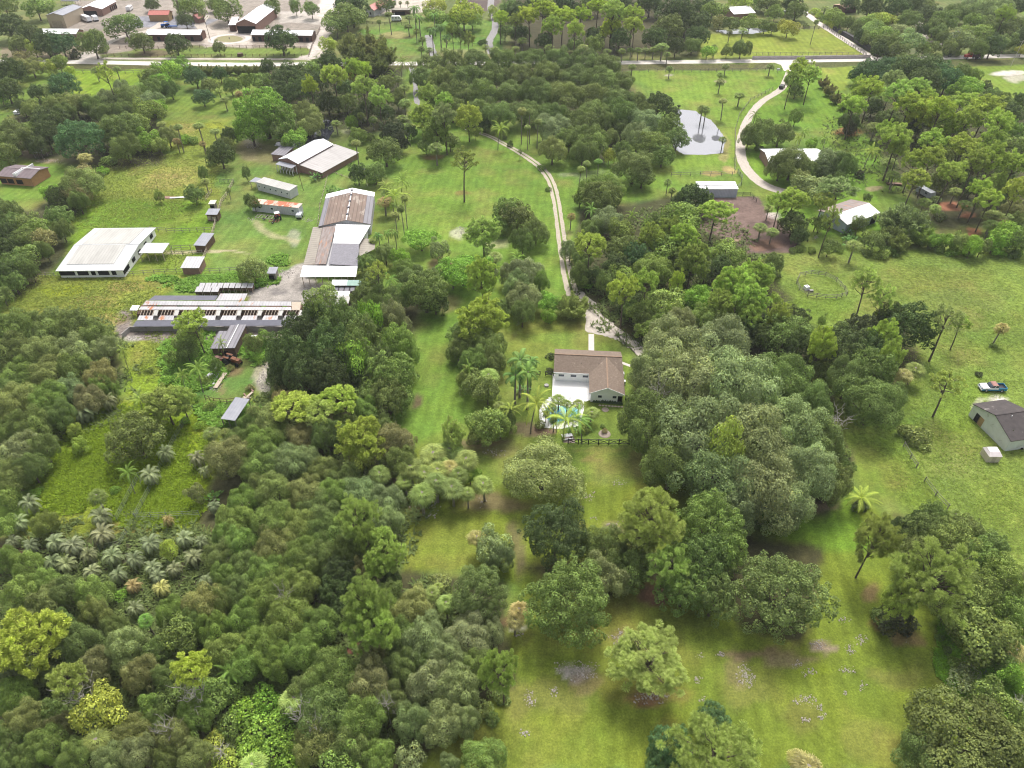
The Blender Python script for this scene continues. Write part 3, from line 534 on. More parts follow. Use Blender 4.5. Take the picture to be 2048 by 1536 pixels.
def fan_palm(seed, h0, nf, rl, pet, rt, lean=.2, sw=.078):
    g = np.random.default_rng(seed); V = []; v = []; h = []; top = np.array([lean, 0, h0])
    for k in range(nf):
        f = k / nf; az = k * 2.39996; el = 1.0 - 1.85 * f + g.uniform(-.1, .1); d = np.array([math.cos(az) * math.cos(el), math.sin(az) * math.cos(el), math.sin(el)]); L_ = pet * (.2 + .8 * min(1, f * 1.8)) * g.uniform(.85, 1.15); c = top + d * L_
        side = np.array([-math.sin(az), math.cos(az), 0]); upv = np.cross(d, side) * -1; br = (1.12 - .35 * f) * g.uniform(.72, 1.25); dead = f > .86
        V.append(np.array([top - side * .04, top + side * .04, c + side * .03, c - side * .03])); v.append(br); h.append(.8)
        for j in range(13):
            a = -1.6 + 3.2 * j / 12; dr = d * math.cos(a) + side * math.sin(a); up_ = np.cross(side, d); fold = up_ * (.2 if j % 2 else -.08)
            w_ = (-d * math.sin(a) + side * math.cos(a)) * sw * rl; mid = c + (dr + fold) * rl * .62; tip = mid + (dr + np.array([0, 0, -.8])) * rl * .5 * g.uniform(.7, 1.15)
            V.append(np.array([c, c + w_ * .3, mid + w_, mid - w_])); V.append(np.array([mid - w_, mid + w_, tip + w_ * .15, tip - w_ * .15])); b2 = br * g.uniform(.8, 1.2) * (1.0 if not dead else .9); v += [b2, b2]; hh = 1.0 if dead else g.random() * .5; h += [hh, hh]
    crown = face_mesh('fan_crown', np.array(V), np.array(v), np.array(h)); mb = MB(); mb.path([(0, 0, -.3), (lean * .4, 0, h0 * .5), tuple(top)], [rt * 1.2, rt, rt], 8); mb.tube(top - np.array([0, 0, .9]), top + np.array([0, 0, .2]), rt * 1.9, rt * 1.5, 8)
    return crown, mb.mesh('palm_trunk')
for s in range(4): c_, t_ = fan_palm(560 + s, 5.6, 24, 1.05, 1.25, .2); reg('S', c_, t_, 2.15, 7, 5.8, PALM, PBARK)
for s in range(2): c_, t_ = fan_palm(580 + s, 12.5, 30, .95, 1.0, .17, .5, .12); reg('F', c_, t_, 1.9, 14, 12.6, PALM, PBARK)
for s in range(2):   # banana / bird-of-paradise clump: broad paddles
    g = np.random.default_rng(600 + s); V = []; v = []; mb = MB()
    for k in range(26):
        a = g.uniform(0, 6.28); el = g.uniform(.35, 1.3); L_ = g.uniform(1.6, 2.6); b0 = np.array([g.normal(0, .5), g.normal(0, .5), .3]); d = np.array([math.cos(a) * math.cos(el), math.sin(a) * math.cos(el), math.sin(el)]); sdv = np.array([-math.sin(a), math.cos(a), 0])
        m1 = b0 + d * L_ * .45; m2 = b0 + d * L_ * .75; tp = b0 + d * L_ + np.array([0, 0, -.35]); mb.tube(b0, m1, .05, .03, 4)
        V += [np.array([m1 - sdv * .05, m1 + sdv * .05, m2 + sdv * .32, m2 - sdv * .32]), np.array([m2 - sdv * .32, m2 + sdv * .32, tp + sdv * .06, tp - sdv * .06])]; v += [g.uniform(.8, 1.25)] * 2
    reg('N', face_mesh('paddle_leaves', np.array(V), np.array(v), g.random(len(v)) * .3), mb.mesh('leaf_stalks'), 1.9, 2.6, 1.5, PALM, PBARK)
g = np.random.default_rng(620); mb = MB()
mb.path([(0, 0, -.3), (.2, 0, 3), (.1, .2, 6)], [.24, .18, .12], 7)
for k in range(11):
    a = k * 2.4; L_ = g.uniform(2.5, 4.2); st = Vector((.15, .1, 3 + k * .3)); en = st + Vector((math.cos(a) * L_, math.sin(a) * L_, g.uniform(.8, 2.6))); limb(mb, st, en, .09, .03, g, 4, .12)
    for q_ in range(4): s2 = st.lerp(en, .4 + .15 * q_); limb(mb, s2, s2 + Vector((g.normal(0, .9), g.normal(0, .9), g.uniform(.3, 1.3))), .05, .02, g, 2, .1, 4)
DEAD = mb.mesh('bare_limbs'); DEAD.materials.append(GREYB)
TINT = dict(o=(.29, .335, .115), d=(.12, .17, .06), g=(.25, .345, .09), b=(.25, .42, .07), y=(.39, .48, .1), l=(.4, .42, .09), s=(.29, .36, .155), p=(.36, .47, .145), r=(.3, .3, .13), q=(.12, .21, .085), e=(.205, .275, .085), k=(.09, .11, .055))
CW = dict(o='olive', d='dark green', g='mid green', b='bright green', y='yellowish', l='golden', s='silvery', p='pale green', r='brownish', q='bluish', e='deep green', k='very dark')
PT = dict(S=(.25, .33, .1), F=(.26, .33, .1), C=(.22, .33, .07), R=(.15, .28, .08), T=(.205, .24, .135), N=(.15, .28, .08))
PTW = dict(s=1.15, g=.95, d=.7, y=1.25, b=1.1, p=1.1, q=.85, o=1, e=.85, r=1, l=1, k=.6)
NAME = dict(O=('oak_tree', 'oak tree', 'oak'), D=('broadleaf_tree', 'leafy tree', 'round tree'), G=('leafy_tree', 'leafy tree', 'leafy tree'), B=('flat_crowned_tree', 'leafy tree', 'flat-crowned tree'),
    U=('shrub', 'shrub', 'low shrub'), P=('pine_tree', 'pine', 'tall pine'), Q=('bushy_pine_tree', 'pine', 'bushy pine'), K=('slender_pine_tree', 'pine', 'thin pine'), J=('airy_pine_tree', 'pine', 'airy pine'), W=('feathery_tree', 'feathery tree', 'feathery tree'),
    C=('coconut_palm', 'palm', 'coconut palm'), R=('plume_palm', 'palm', 'plume palm'), T=('date_palm', 'palm', 'date palm'), S=('fan_palm', 'palm', 'fan palm'), F=('tall_fan_palm', 'palm', 'tall fan palm'), N=('banana_plant', 'plant', 'banana clump'), X=('dead_tree', 'dead tree', 'bare dead tree'))
HGT = dict(O=lambda r: 1.0 * r + 4.0, D=lambda r: 1.15 * r + 3.6, G=lambda r: 1.25 * r + 2.8, B=lambda r: .7 * r + 2.8, U=lambda r: 1.2 * r, P=lambda r: 1.6 * r + 10, Q=lambda r: 1.3 * r + 7, K=lambda r: 2 * r + 11, J=lambda r: 1.3 * r + 8, W=lambda r: 1.5 * r + 6, C=lambda r: 1.2 * r + 4, R=lambda r: 1.5 * r + 5.5, T=lambda r: 1.1 * r + 1.8, S=lambda r: 1.3 * r + 3.6, F=lambda r: 1.5 * r + 10, N=lambda r: 1.3 * r, X=lambda r: 2 * r)
CROWNPART = dict(C='fronds', R='fronds', T='fronds', S='fronds', F='fronds', U='foliage', N='leaves')
def tree(k, cx, cy, r, tint='g', h=None):
    if k == 'X':
        o = empty('dead_tree', P(cx, cy + r, 0)); c = link('limbs', DEAD, None, o); o.scale = (mpp(cx, cy) * r / 3.2,) * 3
        if h: p = P(cx, cy, h * .8); o.location = (p.x, p.y, 0); o.scale.z = h / 8.2
        o.rotation_euler.z = rnd.uniform(0, 6); return o
    pr = PROTO['V' if k == 'D' and cy > 900 and r > 55 else k]; cm, tm, R0, h0, zc, _x = pr[rnd.randrange(len(pr))]
    rm = mpp(cx, cy, 4) * r; hh = h or HGT[k](rm) * rnd.uniform(.86, 1.12)
    for _ in range(3): rm = mpp(cx, cy, hh * zc / h0) * r
    p = P(cx, cy, hh * zc / h0); o = empty(NAME[k][0], (p.x, p.y, 0)); s = rm / R0; o.scale = (s * rnd.uniform(.92, 1.12), s * rnd.uniform(.92, 1.12), hh / h0); o.rotation_euler.z = rnd.uniform(0, 6.28)
    if k in 'PQKJ': o.rotation_euler.x = rnd.uniform(-.03, .03)
    c = link(CROWNPART.get(k, 'crown'), cm, None, o); t_ = link('stem' if k in 'UN' else 'trunk', tm, None, o)
    if k in PT: f = PTW[tint]; c.color = tuple(x * f for x in PT[k]) + (1,)
    else: c.color = (*TINT[tint], 1)
    if k in 'PQKJ' and tint == 'b': c.color = (.38, .46, .15, 1)
    if k in 'PQKJ': c.color = tuple(a * b_ for a, b_ in zip(c.color[:3], (1.75, 1.62, 1.45) if tint in 'ged' else (1.22, 1.2, 1.1))) + (1,)
    if k == 'J': c.color = tuple(a * b_ for a, b_ in zip(c.color[:3], (.86, .84, .8))) + (1,)
    j = [rnd.uniform(.9, 1.1) for _ in range(3)]; m_ = rnd.uniform(.88, 1.12)
    if tint == 'r' and k in PT: c.color = (.34, .28, .13, 1)
    if tint == 'y' and k in PT: c.color = (.4, .37, .15, 1) if k in 'ST' else (.27, .36, .07, 1)
    if tint == 'b' and k in PT: c.color = (.17, .3, .07, 1)
    c.color = tuple(a * (1 + (b_ - 1) * .6) * m_ for a, b_ in zip(c.color[:3], j)) + (1,)
    return o
ORD = ['leftmost', 'second', 'third', 'fourth', 'fifth', 'sixth', 'seventh', 'eighth', 'ninth', 'tenth', 'eleventh', 'twelfth']
ALLT = []
def grove(place, data):
    """place = where these trees stand; data = 'kind x y radius tint [height]; ...' crown centres on the survey photograph"""
    rows = []
    for e_ in data.replace('\n', ' ').split(';'):
        a = e_.split()
        if not a: continue
        k = a[0]; cx, cy, r = map(float, a[1:4]); tint = a[4] if len(a) > 4 else 'g'; h = float(a[5]) if len(a) > 5 else None
        rows.append([k, cx, cy, r, tint, tree(k, cx, cy, r, tint, h)])
    by = {}
    for q_ in rows: by.setdefault((q_[0], q_[4]), []).append(q_)
    for (k, tint), L_ in by.items():
        nm, cat_, ph = NAME[k]; cw = CW[tint] if k != 'X' else ''
        if k == 'X': base = ph
        else: base = cw + ' ' + ph
        nrow = max(1, math.ceil(len(L_) / 6)); L_.sort(key=lambda a: a[2]); per = math.ceil(len(L_) / nrow)
        for ri in range(nrow):
            seg = sorted(L_[ri * per:(ri + 1) * per], key=lambda a: a[1]); rn = '' if nrow == 1 else (['far row', 'near row'] if nrow == 2 else ['far row', 'middle row', 'near row'] if nrow == 3 else ['farthest row', 'second row', 'third row', 'nearest row', 'fifth row', 'last row'])[ri]
            for i, q_ in enumerate(seg):
                n = len(seg); od = '' if n == 1 else ('rightmost' if i == n - 1 else ORD[i] if i == 0 else ORD[i] + ' from left'); lab = base + (', ' + od if od else '') + (', ' + rn if rn else '') + ', ' + place
                if len(lab.split()) > 16: lab = lab.replace('round ', '')
                tag(q_[5], lab, cat_, base + 's ' + place if len(L_) > 1 else None); ALLT.append((lab, q_[5]))
# ------------------------------------------------------------------ the trees, grove by grove
grove('at the top-left corner', 'D 15 50 38 d; G 8 10 22 g; G 72 14 28 g; D 55 68 25 d; D 36 88 22 e; U 40 112 16 r')
grove('by the western stables', 'G 68 95 16 y; D 90 82 26 d; D 122 86 26 q; D 105 95 20 d; D 185 84 31 e; G 246 46 31 e; D 282 82 26 e; D 351 86 27 d; G 437 94 12 e; U 205 100 9 r; U 150 108 12 k')
grove('among the red-roofed farm sheds', 'D 303 8 14 d; G 385 10 26 g; G 365 12 16 e; D 370 38 18 d; G 450 15 28 e; G 430 6 16 g; K 408 30 9 s; K 350 0 9 s')
grove('in the sandy stable paddock', 'G 543 10 15 e 11; G 590 10 12 e 10; G 622 16 16 e 10; D 562 77 32 d; U 655 35 8 r')
grove('around the coral-roofed house', 'D 700 8 34 d; G 692 34 36 e; G 705 30 24 g; G 672 50 24 e; G 772 8 18 e; F 779 26 9 d; F 757 42 6 d; S 788 4 5 d; S 800 4 5 d; S 815 4 5 d')
grove('in the feathery northern stand', 'W 698 85 30 o 15; W 738 78 32 o 16; W 768 98 26 o 15; W 715 110 28 e 13; W 752 120 26 e 12; G 657 90 18 y; D 660 122 24 d; D 640 130 18 e')
grove('beside the grey northern drive', 'S 817 50 9 d; S 832 60 9 e; R 829 16 14 g 14; R 838 34 14 b 13; S 818 32 10 e; S 844 76 10 d; S 842 95 9 e; S 858 98 9 g; R 864 60 15 g 14; R 880 52 16 e 13; R 892 74 14 d; G 870 10 24 y; G 872 32 22 g; S 890 98 10 g; R 868 30 14 b 12')
grove('between the two northern drives', 'G 927 26 30 y; G 915 36 22 g; G 945 40 20 p; K 922 72 13 d; P 937 80 14 e; P 905 60 10 e; U 965 84 9 d; S 972 92 9 g; S 985 98 9 e; S 992 96 9 g; S 940 102 6 e')
grove('in the tall northern wood', '''D 1035 25 26 d; P 1000 38 16 y; G 985 22 10 y; D 1018 20 24 e; P 1060 32 20 y; P 1085 22 28 y; P 1125 35 24 y; P 1160 32 20 y; P 1195 15 22 y; P 1225 25 22 p; Q 1222 55 20 y; P 1265 32 22 g; P 1270 52 20 g; P 1105 55 22 g; P 1150 62 18 g;
D 1180 8 24 e; D 1240 4 26 d; D 1300 6 28 d; D 1355 22 40 d; D 1340 52 34 e; D 1382 46 28 d; D 1408 12 24 d; D 1310 74 26 d; D 1240 76 24 d; G 1010 62 18 e; D 1040 66 20 d; D 1090 80 20 d; D 1130 6 24 d; D 1070 4 22 d; D 1190 68 20 d; D 1395 70 24 d; O 1385 88 20 e; D 1352 90 20 d; G 1190 88 18 g; G 1150 88 16 g; P 1030 44 16 e; D 1400 40 26 d''')
grove('in the roadside palm row', 'S 1245 100 9 g; S 1262 98 9 e; S 1277 98 9 g; S 1292 98 9 e; S 1307 96 9 g; S 1325 90 16 g; S 1165 92 12 g; S 1044 78 12 g; S 1098 92 12 g; S 1030 95 9 g; S 1335 106 8 e; S 1215 100 9 g')
grove('at the edge of the mown yellow field', 'S 1430 92 8 e; G 1415 102 17 b; G 1454 102 12 e; O 1483 95 19 e; G 1577 53 19 l; D 1593 20 22 e; G 1551 25 18 g; S 1486 60 11 e; G 1440 42 14 r; G 1465 45 16 e; G 1500 46 18 g; G 1530 50 14 e; G 1545 55 12 g; S 1460 62 8 d; U 1612 52 7 e; F 1632 42 6 g; G 1425 20 24 g; D 1540 4 24 e; D 1585 6 22 d; G 1480 2 20 y; G 1515 2 16 g')
grove('along the hedge beside the pale lane', 'U 1632 22 9 y; U 1640 30 9 y; U 1648 37 9 g; U 1657 44 9 y; U 1666 51 9 y; U 1675 57 8 e; U 1685 64 8 e; S 1650 15 10 g; S 1660 26 9 g')
grove('behind the pale lane in the north-east', 'G 1672 30 20 g; D 1680 42 14 g; D 1698 45 14 e; D 1715 54 15 e; G 1735 48 18 g; G 1752 40 24 y; G 1768 38 20 y; G 1745 62 22 p; G 1770 68 24 g; D 1775 84 26 e; D 1760 98 18 d; G 1800 62 24 s; G 1815 82 28 s; G 1795 98 20 e; G 1735 78 14 e; D 1720 70 12 d')
grove('in the north-eastern corner', 'D 1795 14 28 d; D 1740 10 26 d; D 1700 6 18 d; D 1830 8 26 d; D 1860 30 30 d; D 1818 40 26 e; D 1890 40 26 e; D 1870 52 20 e; O 1850 12 24 e; O 1915 24 24 e; O 1985 18 38 s; O 1950 12 26 s; G 1945 40 20 g; D 2030 10 30 d; P 2008 30 18 g; D 2025 55 32 e; G 1985 52 24 e; G 1960 64 24 g; G 1925 80 24 s; G 1905 92 18 e; D 1985 90 24 d; D 1960 96 18 e; G 1880 64 18 e; G 2012 84 22 e; G 1848 98 14 g; G 1865 92 14 e; U 1895 106 10 d; U 1912 106 10 e; G 2044 100 10 l; D 2040 78 20 d; G 1890 76 14 e; D 1845 60 14 d')
grove('in the upper left field', 'D 18 140 28 d; O 62 132 24 o; G 98 134 14 y; G 117 125 20 g; G 138 140 9 y; D 12 178 27 d; G 2 196 12 b; D 125 168 31 q; D 72 183 18 d; G 100 181 18 p; S 190 138 9 g; S 232 136 9 e; K 214 148 16 g; O 35 128 20 o')
grove('in the upper left tree belt', '''G 335 138 26 b; G 302 150 22 e; G 325 160 20 b; G 360 130 18 b; O 240 172 16 s; O 215 195 26 s; O 258 190 26 o; O 300 178 24 e; O 320 165 20 g; O 300 200 26 s; G 292 222 28 g; G 312 212 20 b; S 168 195 16 e; O 180 208 22 e; O 148 205 26 o; O 115 210 26 e; O 62 216 20 o; D 45 212 14 d; D 95 238 34 d; D 90 266 30 d;
O 130 222 22 e; O 205 222 24 e; O 250 220 24 e; O 340 175 16 e; G 275 245 24 g; O 25 270 38 e; G 8 302 26 e; O 60 262 24 e; D 155 275 50 q; D 245 258 40 e; O 250 292 28 e; O 215 258 30 e; G 295 278 22 b; O 335 270 20 o; O 270 275 24 e; D 75 290 20 d; G 318 290 18 g''')
grove('among the young round trees', 'D 390 152 21 q; D 439 147 14 q; D 417 170 18 e; D 405 193 19 q; D 461 170 16 e; G 488 163 15 g; S 438 180 9 g; S 449 197 10 g; S 476 185 9 r')
grove('in the long hedge below the road', 'W 398 136 12 o 5; W 416 136 12 o 5; W 435 137 12 o 5; W 455 136 12 o 5; W 474 136 12 o 5; W 492 136 12 o 5; W 510 136 12 o 5; W 528 136 12 o 5; W 380 134 10 o 5')
grove('in the palm line of the western paddock', 'F 320 247 10 g 9; F 352 252 11 g 11; F 397 250 12 g 11; F 427 260 11 g 9; S 405 285 8 r; U 370 278 14 b; U 385 280 12 g; S 352 280 10 r; D 458 270 18 d; D 440 305 27 d; D 450 290 20 e; U 425 325 11 e; D 405 345 10 e; S 410 360 10 g; D 492 345 9 e')
grove('beside the brown-roofed western barn', 'S 167 312 14 y; U 32 308 9 b; O 160 365 38 o; O 150 385 28 r; U 218 320 16 g; U 205 342 11 b; U 195 350 12 e; G 165 345 22 r; D 118 392 24 d; G 100 385 18 b')
grove('in the hedgerow on the left edge', 'D 15 425 27 e; D 117 432 26 e; G 45 445 24 e; G 75 460 28 g; D 50 480 28 e; D 8 465 24 d; D 15 495 24 d; D 30 528 30 e; G 60 505 24 g; D 10 550 26 d; D 25 562 22 e; G 5 592 18 e; O 122 458 18 e; O 90 500 14 e; G 85 478 22 r; D 60 540 16 e; O 155 400 20 e; D 28 445 22 e')
grove('inside the small paddocks by the sheds', 'D 388 387 21 e; G 318 392 10 g; D 496 400 9 e; G 508 406 13 e; S 456 378 6 g; G 505 540 24 o; G 490 552 14 g')
grove('around the barn with the white ridge', 'G 595 276 20 b; G 575 283 14 g; N 631 350 14 g; N 662 376 13 b; N 678 380 13 g; F 711 285 11 g 11; D 715 345 19 d; D 770 300 36 e; D 750 345 24 e; D 785 262 24 k; D 800 282 20 k; G 715 268 16 g; D 702 243 12 b; S 672 244 11 g; U 740 275 12 e; U 745 362 10 b')
grove('in the creek wood', '''D 528 222 60 b 18; D 560 245 36 e 14; D 500 250 34 b 14; D 580 150 38 d; G 620 135 20 g; D 535 132 14 d; G 522 160 20 g; P 668 152 24 g 20; P 622 175 16 y; P 727 178 24 p 19; P 757 197 22 p 19; P 710 138 20 g; Q 708 152 10 l; P 730 142 16 y; D 772 165 20 e; S 795 155 13 g; S 808 172 12 g; O 795 195 20 e; S 808 202 14 e; O 612 228 30 o; D 692 205 22 e; D 655 205 28 d; D 600 178 34 d; O 622 250 26 o; D 735 215 24 d; D 690 175 24 d; D 640 160 24 d; D 560 180 26 d; D 715 232 14 d; S 720 228 9 g; S 745 236 9 g; D 770 225 20 d''')
grove('beside the old grey path', 'C 800 122 17 e; C 790 145 13 d; P 855 190 17 p; P 892 203 15 p; Q 850 232 26 g; P 890 235 22 s; Q 872 262 24 e; G 852 290 18 e; G 900 280 18 e; S 872 292 18 g; Q 937 236 24 g; G 950 262 12 g; S 805 235 14 e; S 812 250 12 g; D 822 262 12 d; C 995 256 18 y')
grove('on the central lawn north of the house', 'K 925 325 28 e 18; D 1035 430 38 e; O 1072 462 26 e; D 1018 420 30 e; O 1045 480 24 e; Q 967 465 32 p; B 842 478 34 b; G 877 497 18 s; U 1020 288 8 d; U 1083 335 8 e; D 1000 450 20 e; U 1097 378 6 e; S 1142 430 9 r')
grove('in the great roadside oak mass', '''O 860 128 30 e; O 905 122 30 e; O 955 120 30 e; O 1005 118 32 e; O 1060 116 32 e; O 1115 118 32 e; O 1170 122 32 e; O 1215 130 28 e; O 845 155 26 e; O 885 155 32 e; O 930 152 34 e; O 985 150 34 e; O 1040 148 34 e; O 1095 148 34 e; O 1150 152 34 e; O 1200 158 34 e; O 1240 162 26 e;
O 870 188 30 e; O 915 188 34 e; O 965 185 36 e; O 1020 185 36 e; O 1075 185 36 e; O 1130 188 36 e; O 1185 190 36 e; O 1235 196 32 e; O 905 215 26 e; O 960 222 32 e; O 1000 228 34 e; O 1050 222 34 e; O 1105 225 30 e; O 1190 222 34 e; O 1240 222 34 e; O 1268 200 24 e; O 1215 240 24 e; O 1260 238 22 e; O 1290 222 20 e; D 970 245 16 d''')
grove('between oak mass and pond', 'D 1316 207 28 d; D 1345 228 18 d; D 1340 250 27 e; D 1354 275 26 e; O 1290 240 34 s; O 1275 272 30 s; D 1305 288 34 g; D 1325 308 26 e; O 1268 328 42 e; D 1285 350 26 e; O 1110 252 38 s; O 1160 245 34 e; O 1178 280 38 e; O 1105 298 28 o; O 1165 302 26 e; O 1222 270 15 o; D 1140 275 30 e; O 1208 372 38 g; G 1218 312 12 l; D 1245 300 20 e; D 1160 395 14 e; D 1240 258 18 d; O 1200 395 36 e')
grove('south of the roadside oaks', 'F 1043 218 10 g 15; F 1060 222 8 g 14; F 1056 252 7 g 10; F 1075 240 8 g 12; F 1086 240 8 b 9; F 1160 336 9 g 11; F 1176 325 9 g 10; F 1198 322 9 b 9; U 1008 275 7 d; S 1040 300 5 d')
grove('standing in the field by the pond', 'S 1265 131 9 e; S 1340 135 9 e; S 1452 130 9 e; S 1541 130 10 e; S 1441 148 8 g; S 1441 160 10 e; S 1480 188 12 e; F 1449 200 10 g 9; S 1405 215 11 e 8; S 1413 217 11 g 8; S 1447 277 10 e; C 1510 227 13 d; S 1336 362 9 g; S 1345 378 9 e; U 1358 212 3 k')
grove('along the eastern gravel drive', 'Q 1600 142 24 g 15; P 1622 150 20 p 16; P 1582 162 18 e 15; D 1592 180 16 e; D 1592 232 15 g; O 1520 262 32 e; O 1560 264 32 e; O 1498 275 18 e; C 1605 262 12 g; C 1600 275 10 y; G 1625 287 12 b; C 1653 277 12 g; U 1520 297 10 e; W 1650 160 12 r 6; W 1662 175 13 r 6; W 1675 190 13 o 6; W 1690 202 14 r 6; D 1694 212 14 d')
grove('around the hidden eastern house', 'O 1585 322 38 e; O 1562 330 26 e; O 1612 335 28 e; O 1665 320 34 s; O 1690 328 26 e; O 1645 340 24 d; G 1625 372 34 s; G 1605 360 20 o; P 1588 396 28 g 13; P 1560 405 22 g 12; P 1645 403 18 b 13; K 1682 385 36 s 16; D 1587 445 30 d; D 1600 470 20 d; S 1523 452 15 g; S 1546 460 14 g; S 1538 415 11 g; U 1718 348 11 k; D 1680 355 14 e; U 1668 352 10 e')
grove('around the rusty eastern barn', 'G 1640 447 18 g; K 1660 440 18 e; G 1659 494 17 e; N 1702 478 20 s; N 1695 460 14 s; S 1710 488 16 s; G 1718 447 16 e; G 1750 478 22 e; W 1816 430 46 s 11; W 1790 465 30 e 7; W 1840 462 34 g 7; W 1800 480 26 g 6; G 1770 440 18 s; N 1722 348 11 k; S 1873 414 13 s; S 1850 400 14 s; G 1735 395 8 e; U 1600 497 9 g; U 1586 500 8 e; U 1625 500 9 g; U 1680 500 8 g; U 1735 505 10 e; U 1765 508 14 g; U 1780 500 14 e')
grove('in the eastern pasture fence line', 'G 1896 480 18 b; G 1921 484 18 g; G 1945 492 18 b; G 1965 492 16 e; G 1990 485 20 b; G 2012 470 30 b; G 2040 480 24 e; S 1915 475 12 g; U 1880 497 12 e; U 1905 503 12 b; U 1935 506 11 g; U 1865 492 10 d; U 2000 505 12 b; U 2030 508 12 e; S 1950 475 10 g; G 1870 480 14 b')
grove('in the eastern wood near the road', 'D 1745 142 32 q; D 1715 150 18 q; D 1780 130 26 q; D 1835 138 44 d; D 1815 125 26 e; D 1850 165 36 d; D 1880 140 26 q; D 1895 158 30 q; D 1925 142 18 e; G 1935 172 26 b; G 1915 180 18 b; D 1972 175 14 d; P 1745 178 24 g; P 1785 165 22 s; P 1795 190 30 p; P 1838 178 24 p; P 1715 188 16 g; G 1950 150 12 g; D 1805 155 20 d; Q 1720 170 14 g; D 1870 120 18 e')
grove('in the eastern wood', '''P 1820 210 26 y; P 1855 198 18 g; P 1710 212 24 g; O 1700 240 22 d; D 1747 212 20 d; S 1752 250 16 g; Q 1848 228 30 y; P 1880 222 26 y; Q 1910 252 30 y; G 1880 262 20 r; S 1900 198 14 e; P 1930 212 28 g; P 1972 218 28 g; P 1995 250 28 g; P 1935 240 22 g; D 2020 225 26 d; D 1985 190 20 e; D 2005 205 20 e; D 1700 258 13 k; P 1795 278 28 g; P 1770 262 20 g; C 1740 298 18 y; C 1755 300 14 g; P 1865 282 26 g; P 1925 292 28 g; P 1985 282 24 g; G 2035 290 24 g; D 1780 235 24 e; D 1825 250 22 d; D 1870 245 20 d; D 2030 262 22 g; D 2040 200 18 d;
S 1780 322 16 g; S 1790 347 15 g; P 1830 358 26 g 13; P 1900 345 28 g; P 1985 318 30 g; P 1950 330 26 e; P 2030 330 26 g; S 1912 380 14 g; Q 1998 368 22 b; P 1830 320 20 g; P 1865 318 24 g; P 1800 300 18 g; D 1960 300 24 d; D 1880 360 20 e; D 1895 310 20 e; D 2010 345 24 e''')
grove('at the eastern wood edge', 'S 1930 405 14 g; S 1956 402 16 g; P 1980 400 22 g; S 1990 430 24 e; S 2000 440 18 r; D 2025 415 24 r; P 2035 385 22 g; P 1965 380 20 g; D 2040 440 20 e; S 1985 445 16 g; D 2015 395 20 e; S 2015 432 14 g; U 1880 430 12 s; D 1945 372 18 d; U 1872 398 10 s; D 1925 355 20 d')
grove('at the left edge of the central wood', 'O 1140 498 18 s; O 1165 520 18 e; D 1205 392 38 e; O 1212 440 30 s; O 1185 455 26 e; C 1188 420 17 b; P 1180 490 32 g 16; D 1160 545 20 e; D 1190 552 20 d; D 1212 562 22 e; D 1238 592 22 e; G 1165 560 14 g; D 1262 618 20 e; D 1288 640 18 e; C 1262 428 14 g; C 1290 445 14 g; G 1240 462 26 g; D 1245 498 36 e; D 1270 510 28 q; D 1230 530 26 d; G 1245 548 24 g; U 1175 570 12 b')
grove('in the central wood', 'G 1360 440 42 g; D 1390 395 32 d; D 1365 400 22 d; D 1415 405 20 e; P 1430 425 32 g 12; G 1330 492 36 g; Q 1370 475 26 g; Q 1300 475 26 e; O 1310 535 38 g; Q 1385 520 30 e; C 1418 500 18 g; G 1450 505 34 g; O 1412 540 18 s; D 1440 535 26 d; Q 1355 565 14 y; B 1405 592 36 b; G 1390 600 26 b; P 1250 580 32 y 15; P 1295 568 24 g 14; G 1325 605 38 g; G 1350 630 26 g; G 1285 625 26 g; D 1265 600 24 d; G 1290 660 20 g; O 1315 650 26 g; O 1360 640 30 s; O 1410 635 34 g; Q 1440 610 26 e; Q 1495 600 34 g; Q 1475 570 34 g; Q 1510 555 34 g; Q 1500 630 26 g; Q 1455 575 24 g; D 1450 650 30 e; D 1490 655 28 d; D 1470 680 26 d; D 1370 540 22 d; Q 1340 460 22 e; D 1310 450 26 e; D 1350 510 24 e')
grove('at the right edge of the central wood', 'D 1551 524 19 e; G 1530 548 22 g; D 1573 665 48 e; D 1540 645 26 d; D 1525 675 26 d; G 1550 600 14 y; D 1600 690 34 d; Q 1560 635 20 g; D 1590 640 30 d')
grove('in the oak mass beside the house', '''X 1318 775 18 o 13.5; O 1345 690 64 s 13; O 1440 690 70 s 14; O 1300 740 44 s 11; O 1380 760 78 s 15; O 1480 770 82 s 16; O 1560 760 62 e 13; O 1300 840 60 e 13; O 1395 860 86 s 16; O 1495 870 88 s 16; O 1590 850 72 s 14; O 1640 880 52 e 12; O 1345 920 60 e 13; O 1430 950 74 s 14; O 1530 965 76 s 14; O 1620 945 62 s 13; O 1470 1000 50 s 11; O 1570 1005 56 s 11; O 1660 960 40 e 10; O 1620 800 40 e 11''')
grove('hanging over the big oak mass', 'G 1447 905 34 y 17; U 1430 940 10 b; G 1640 742 18 e; U 1632 760 9 y')
grove('in the oak clump west of the driveway', 'C 1040 515 17 g; S 1080 532 12 e; O 1050 545 34 s; O 1080 560 22 g; O 1045 592 36 s; O 1045 622 26 e; G 1098 602 22 b; G 1098 632 14 b 4; W 1145 603 34 p 8; S 990 510 17 s; O 1018 545 24 s; O 1035 568 30 s; D 1003 615 20 e; Q 965 552 32 g; B 925 535 46 b; B 905 550 26 b; S 975 500 10 g')
grove('beside the lane left of the house', 'Q 965 635 44 y 13; O 925 690 30 e; D 925 665 28 e; O 975 690 34 e; O 990 722 28 e; O 950 720 26 g; C 940 738 18 g; S 975 748 22 s; G 955 765 28 e; G 930 755 18 g; G 975 780 26 e; R 1040 720 33 g; R 1056 745 30 b; R 1030 750 30 g; R 1062 722 22 g; N 1045 775 14 g; G 915 700 20 e; U 1102 712 8 k; U 1100 740 7 k')
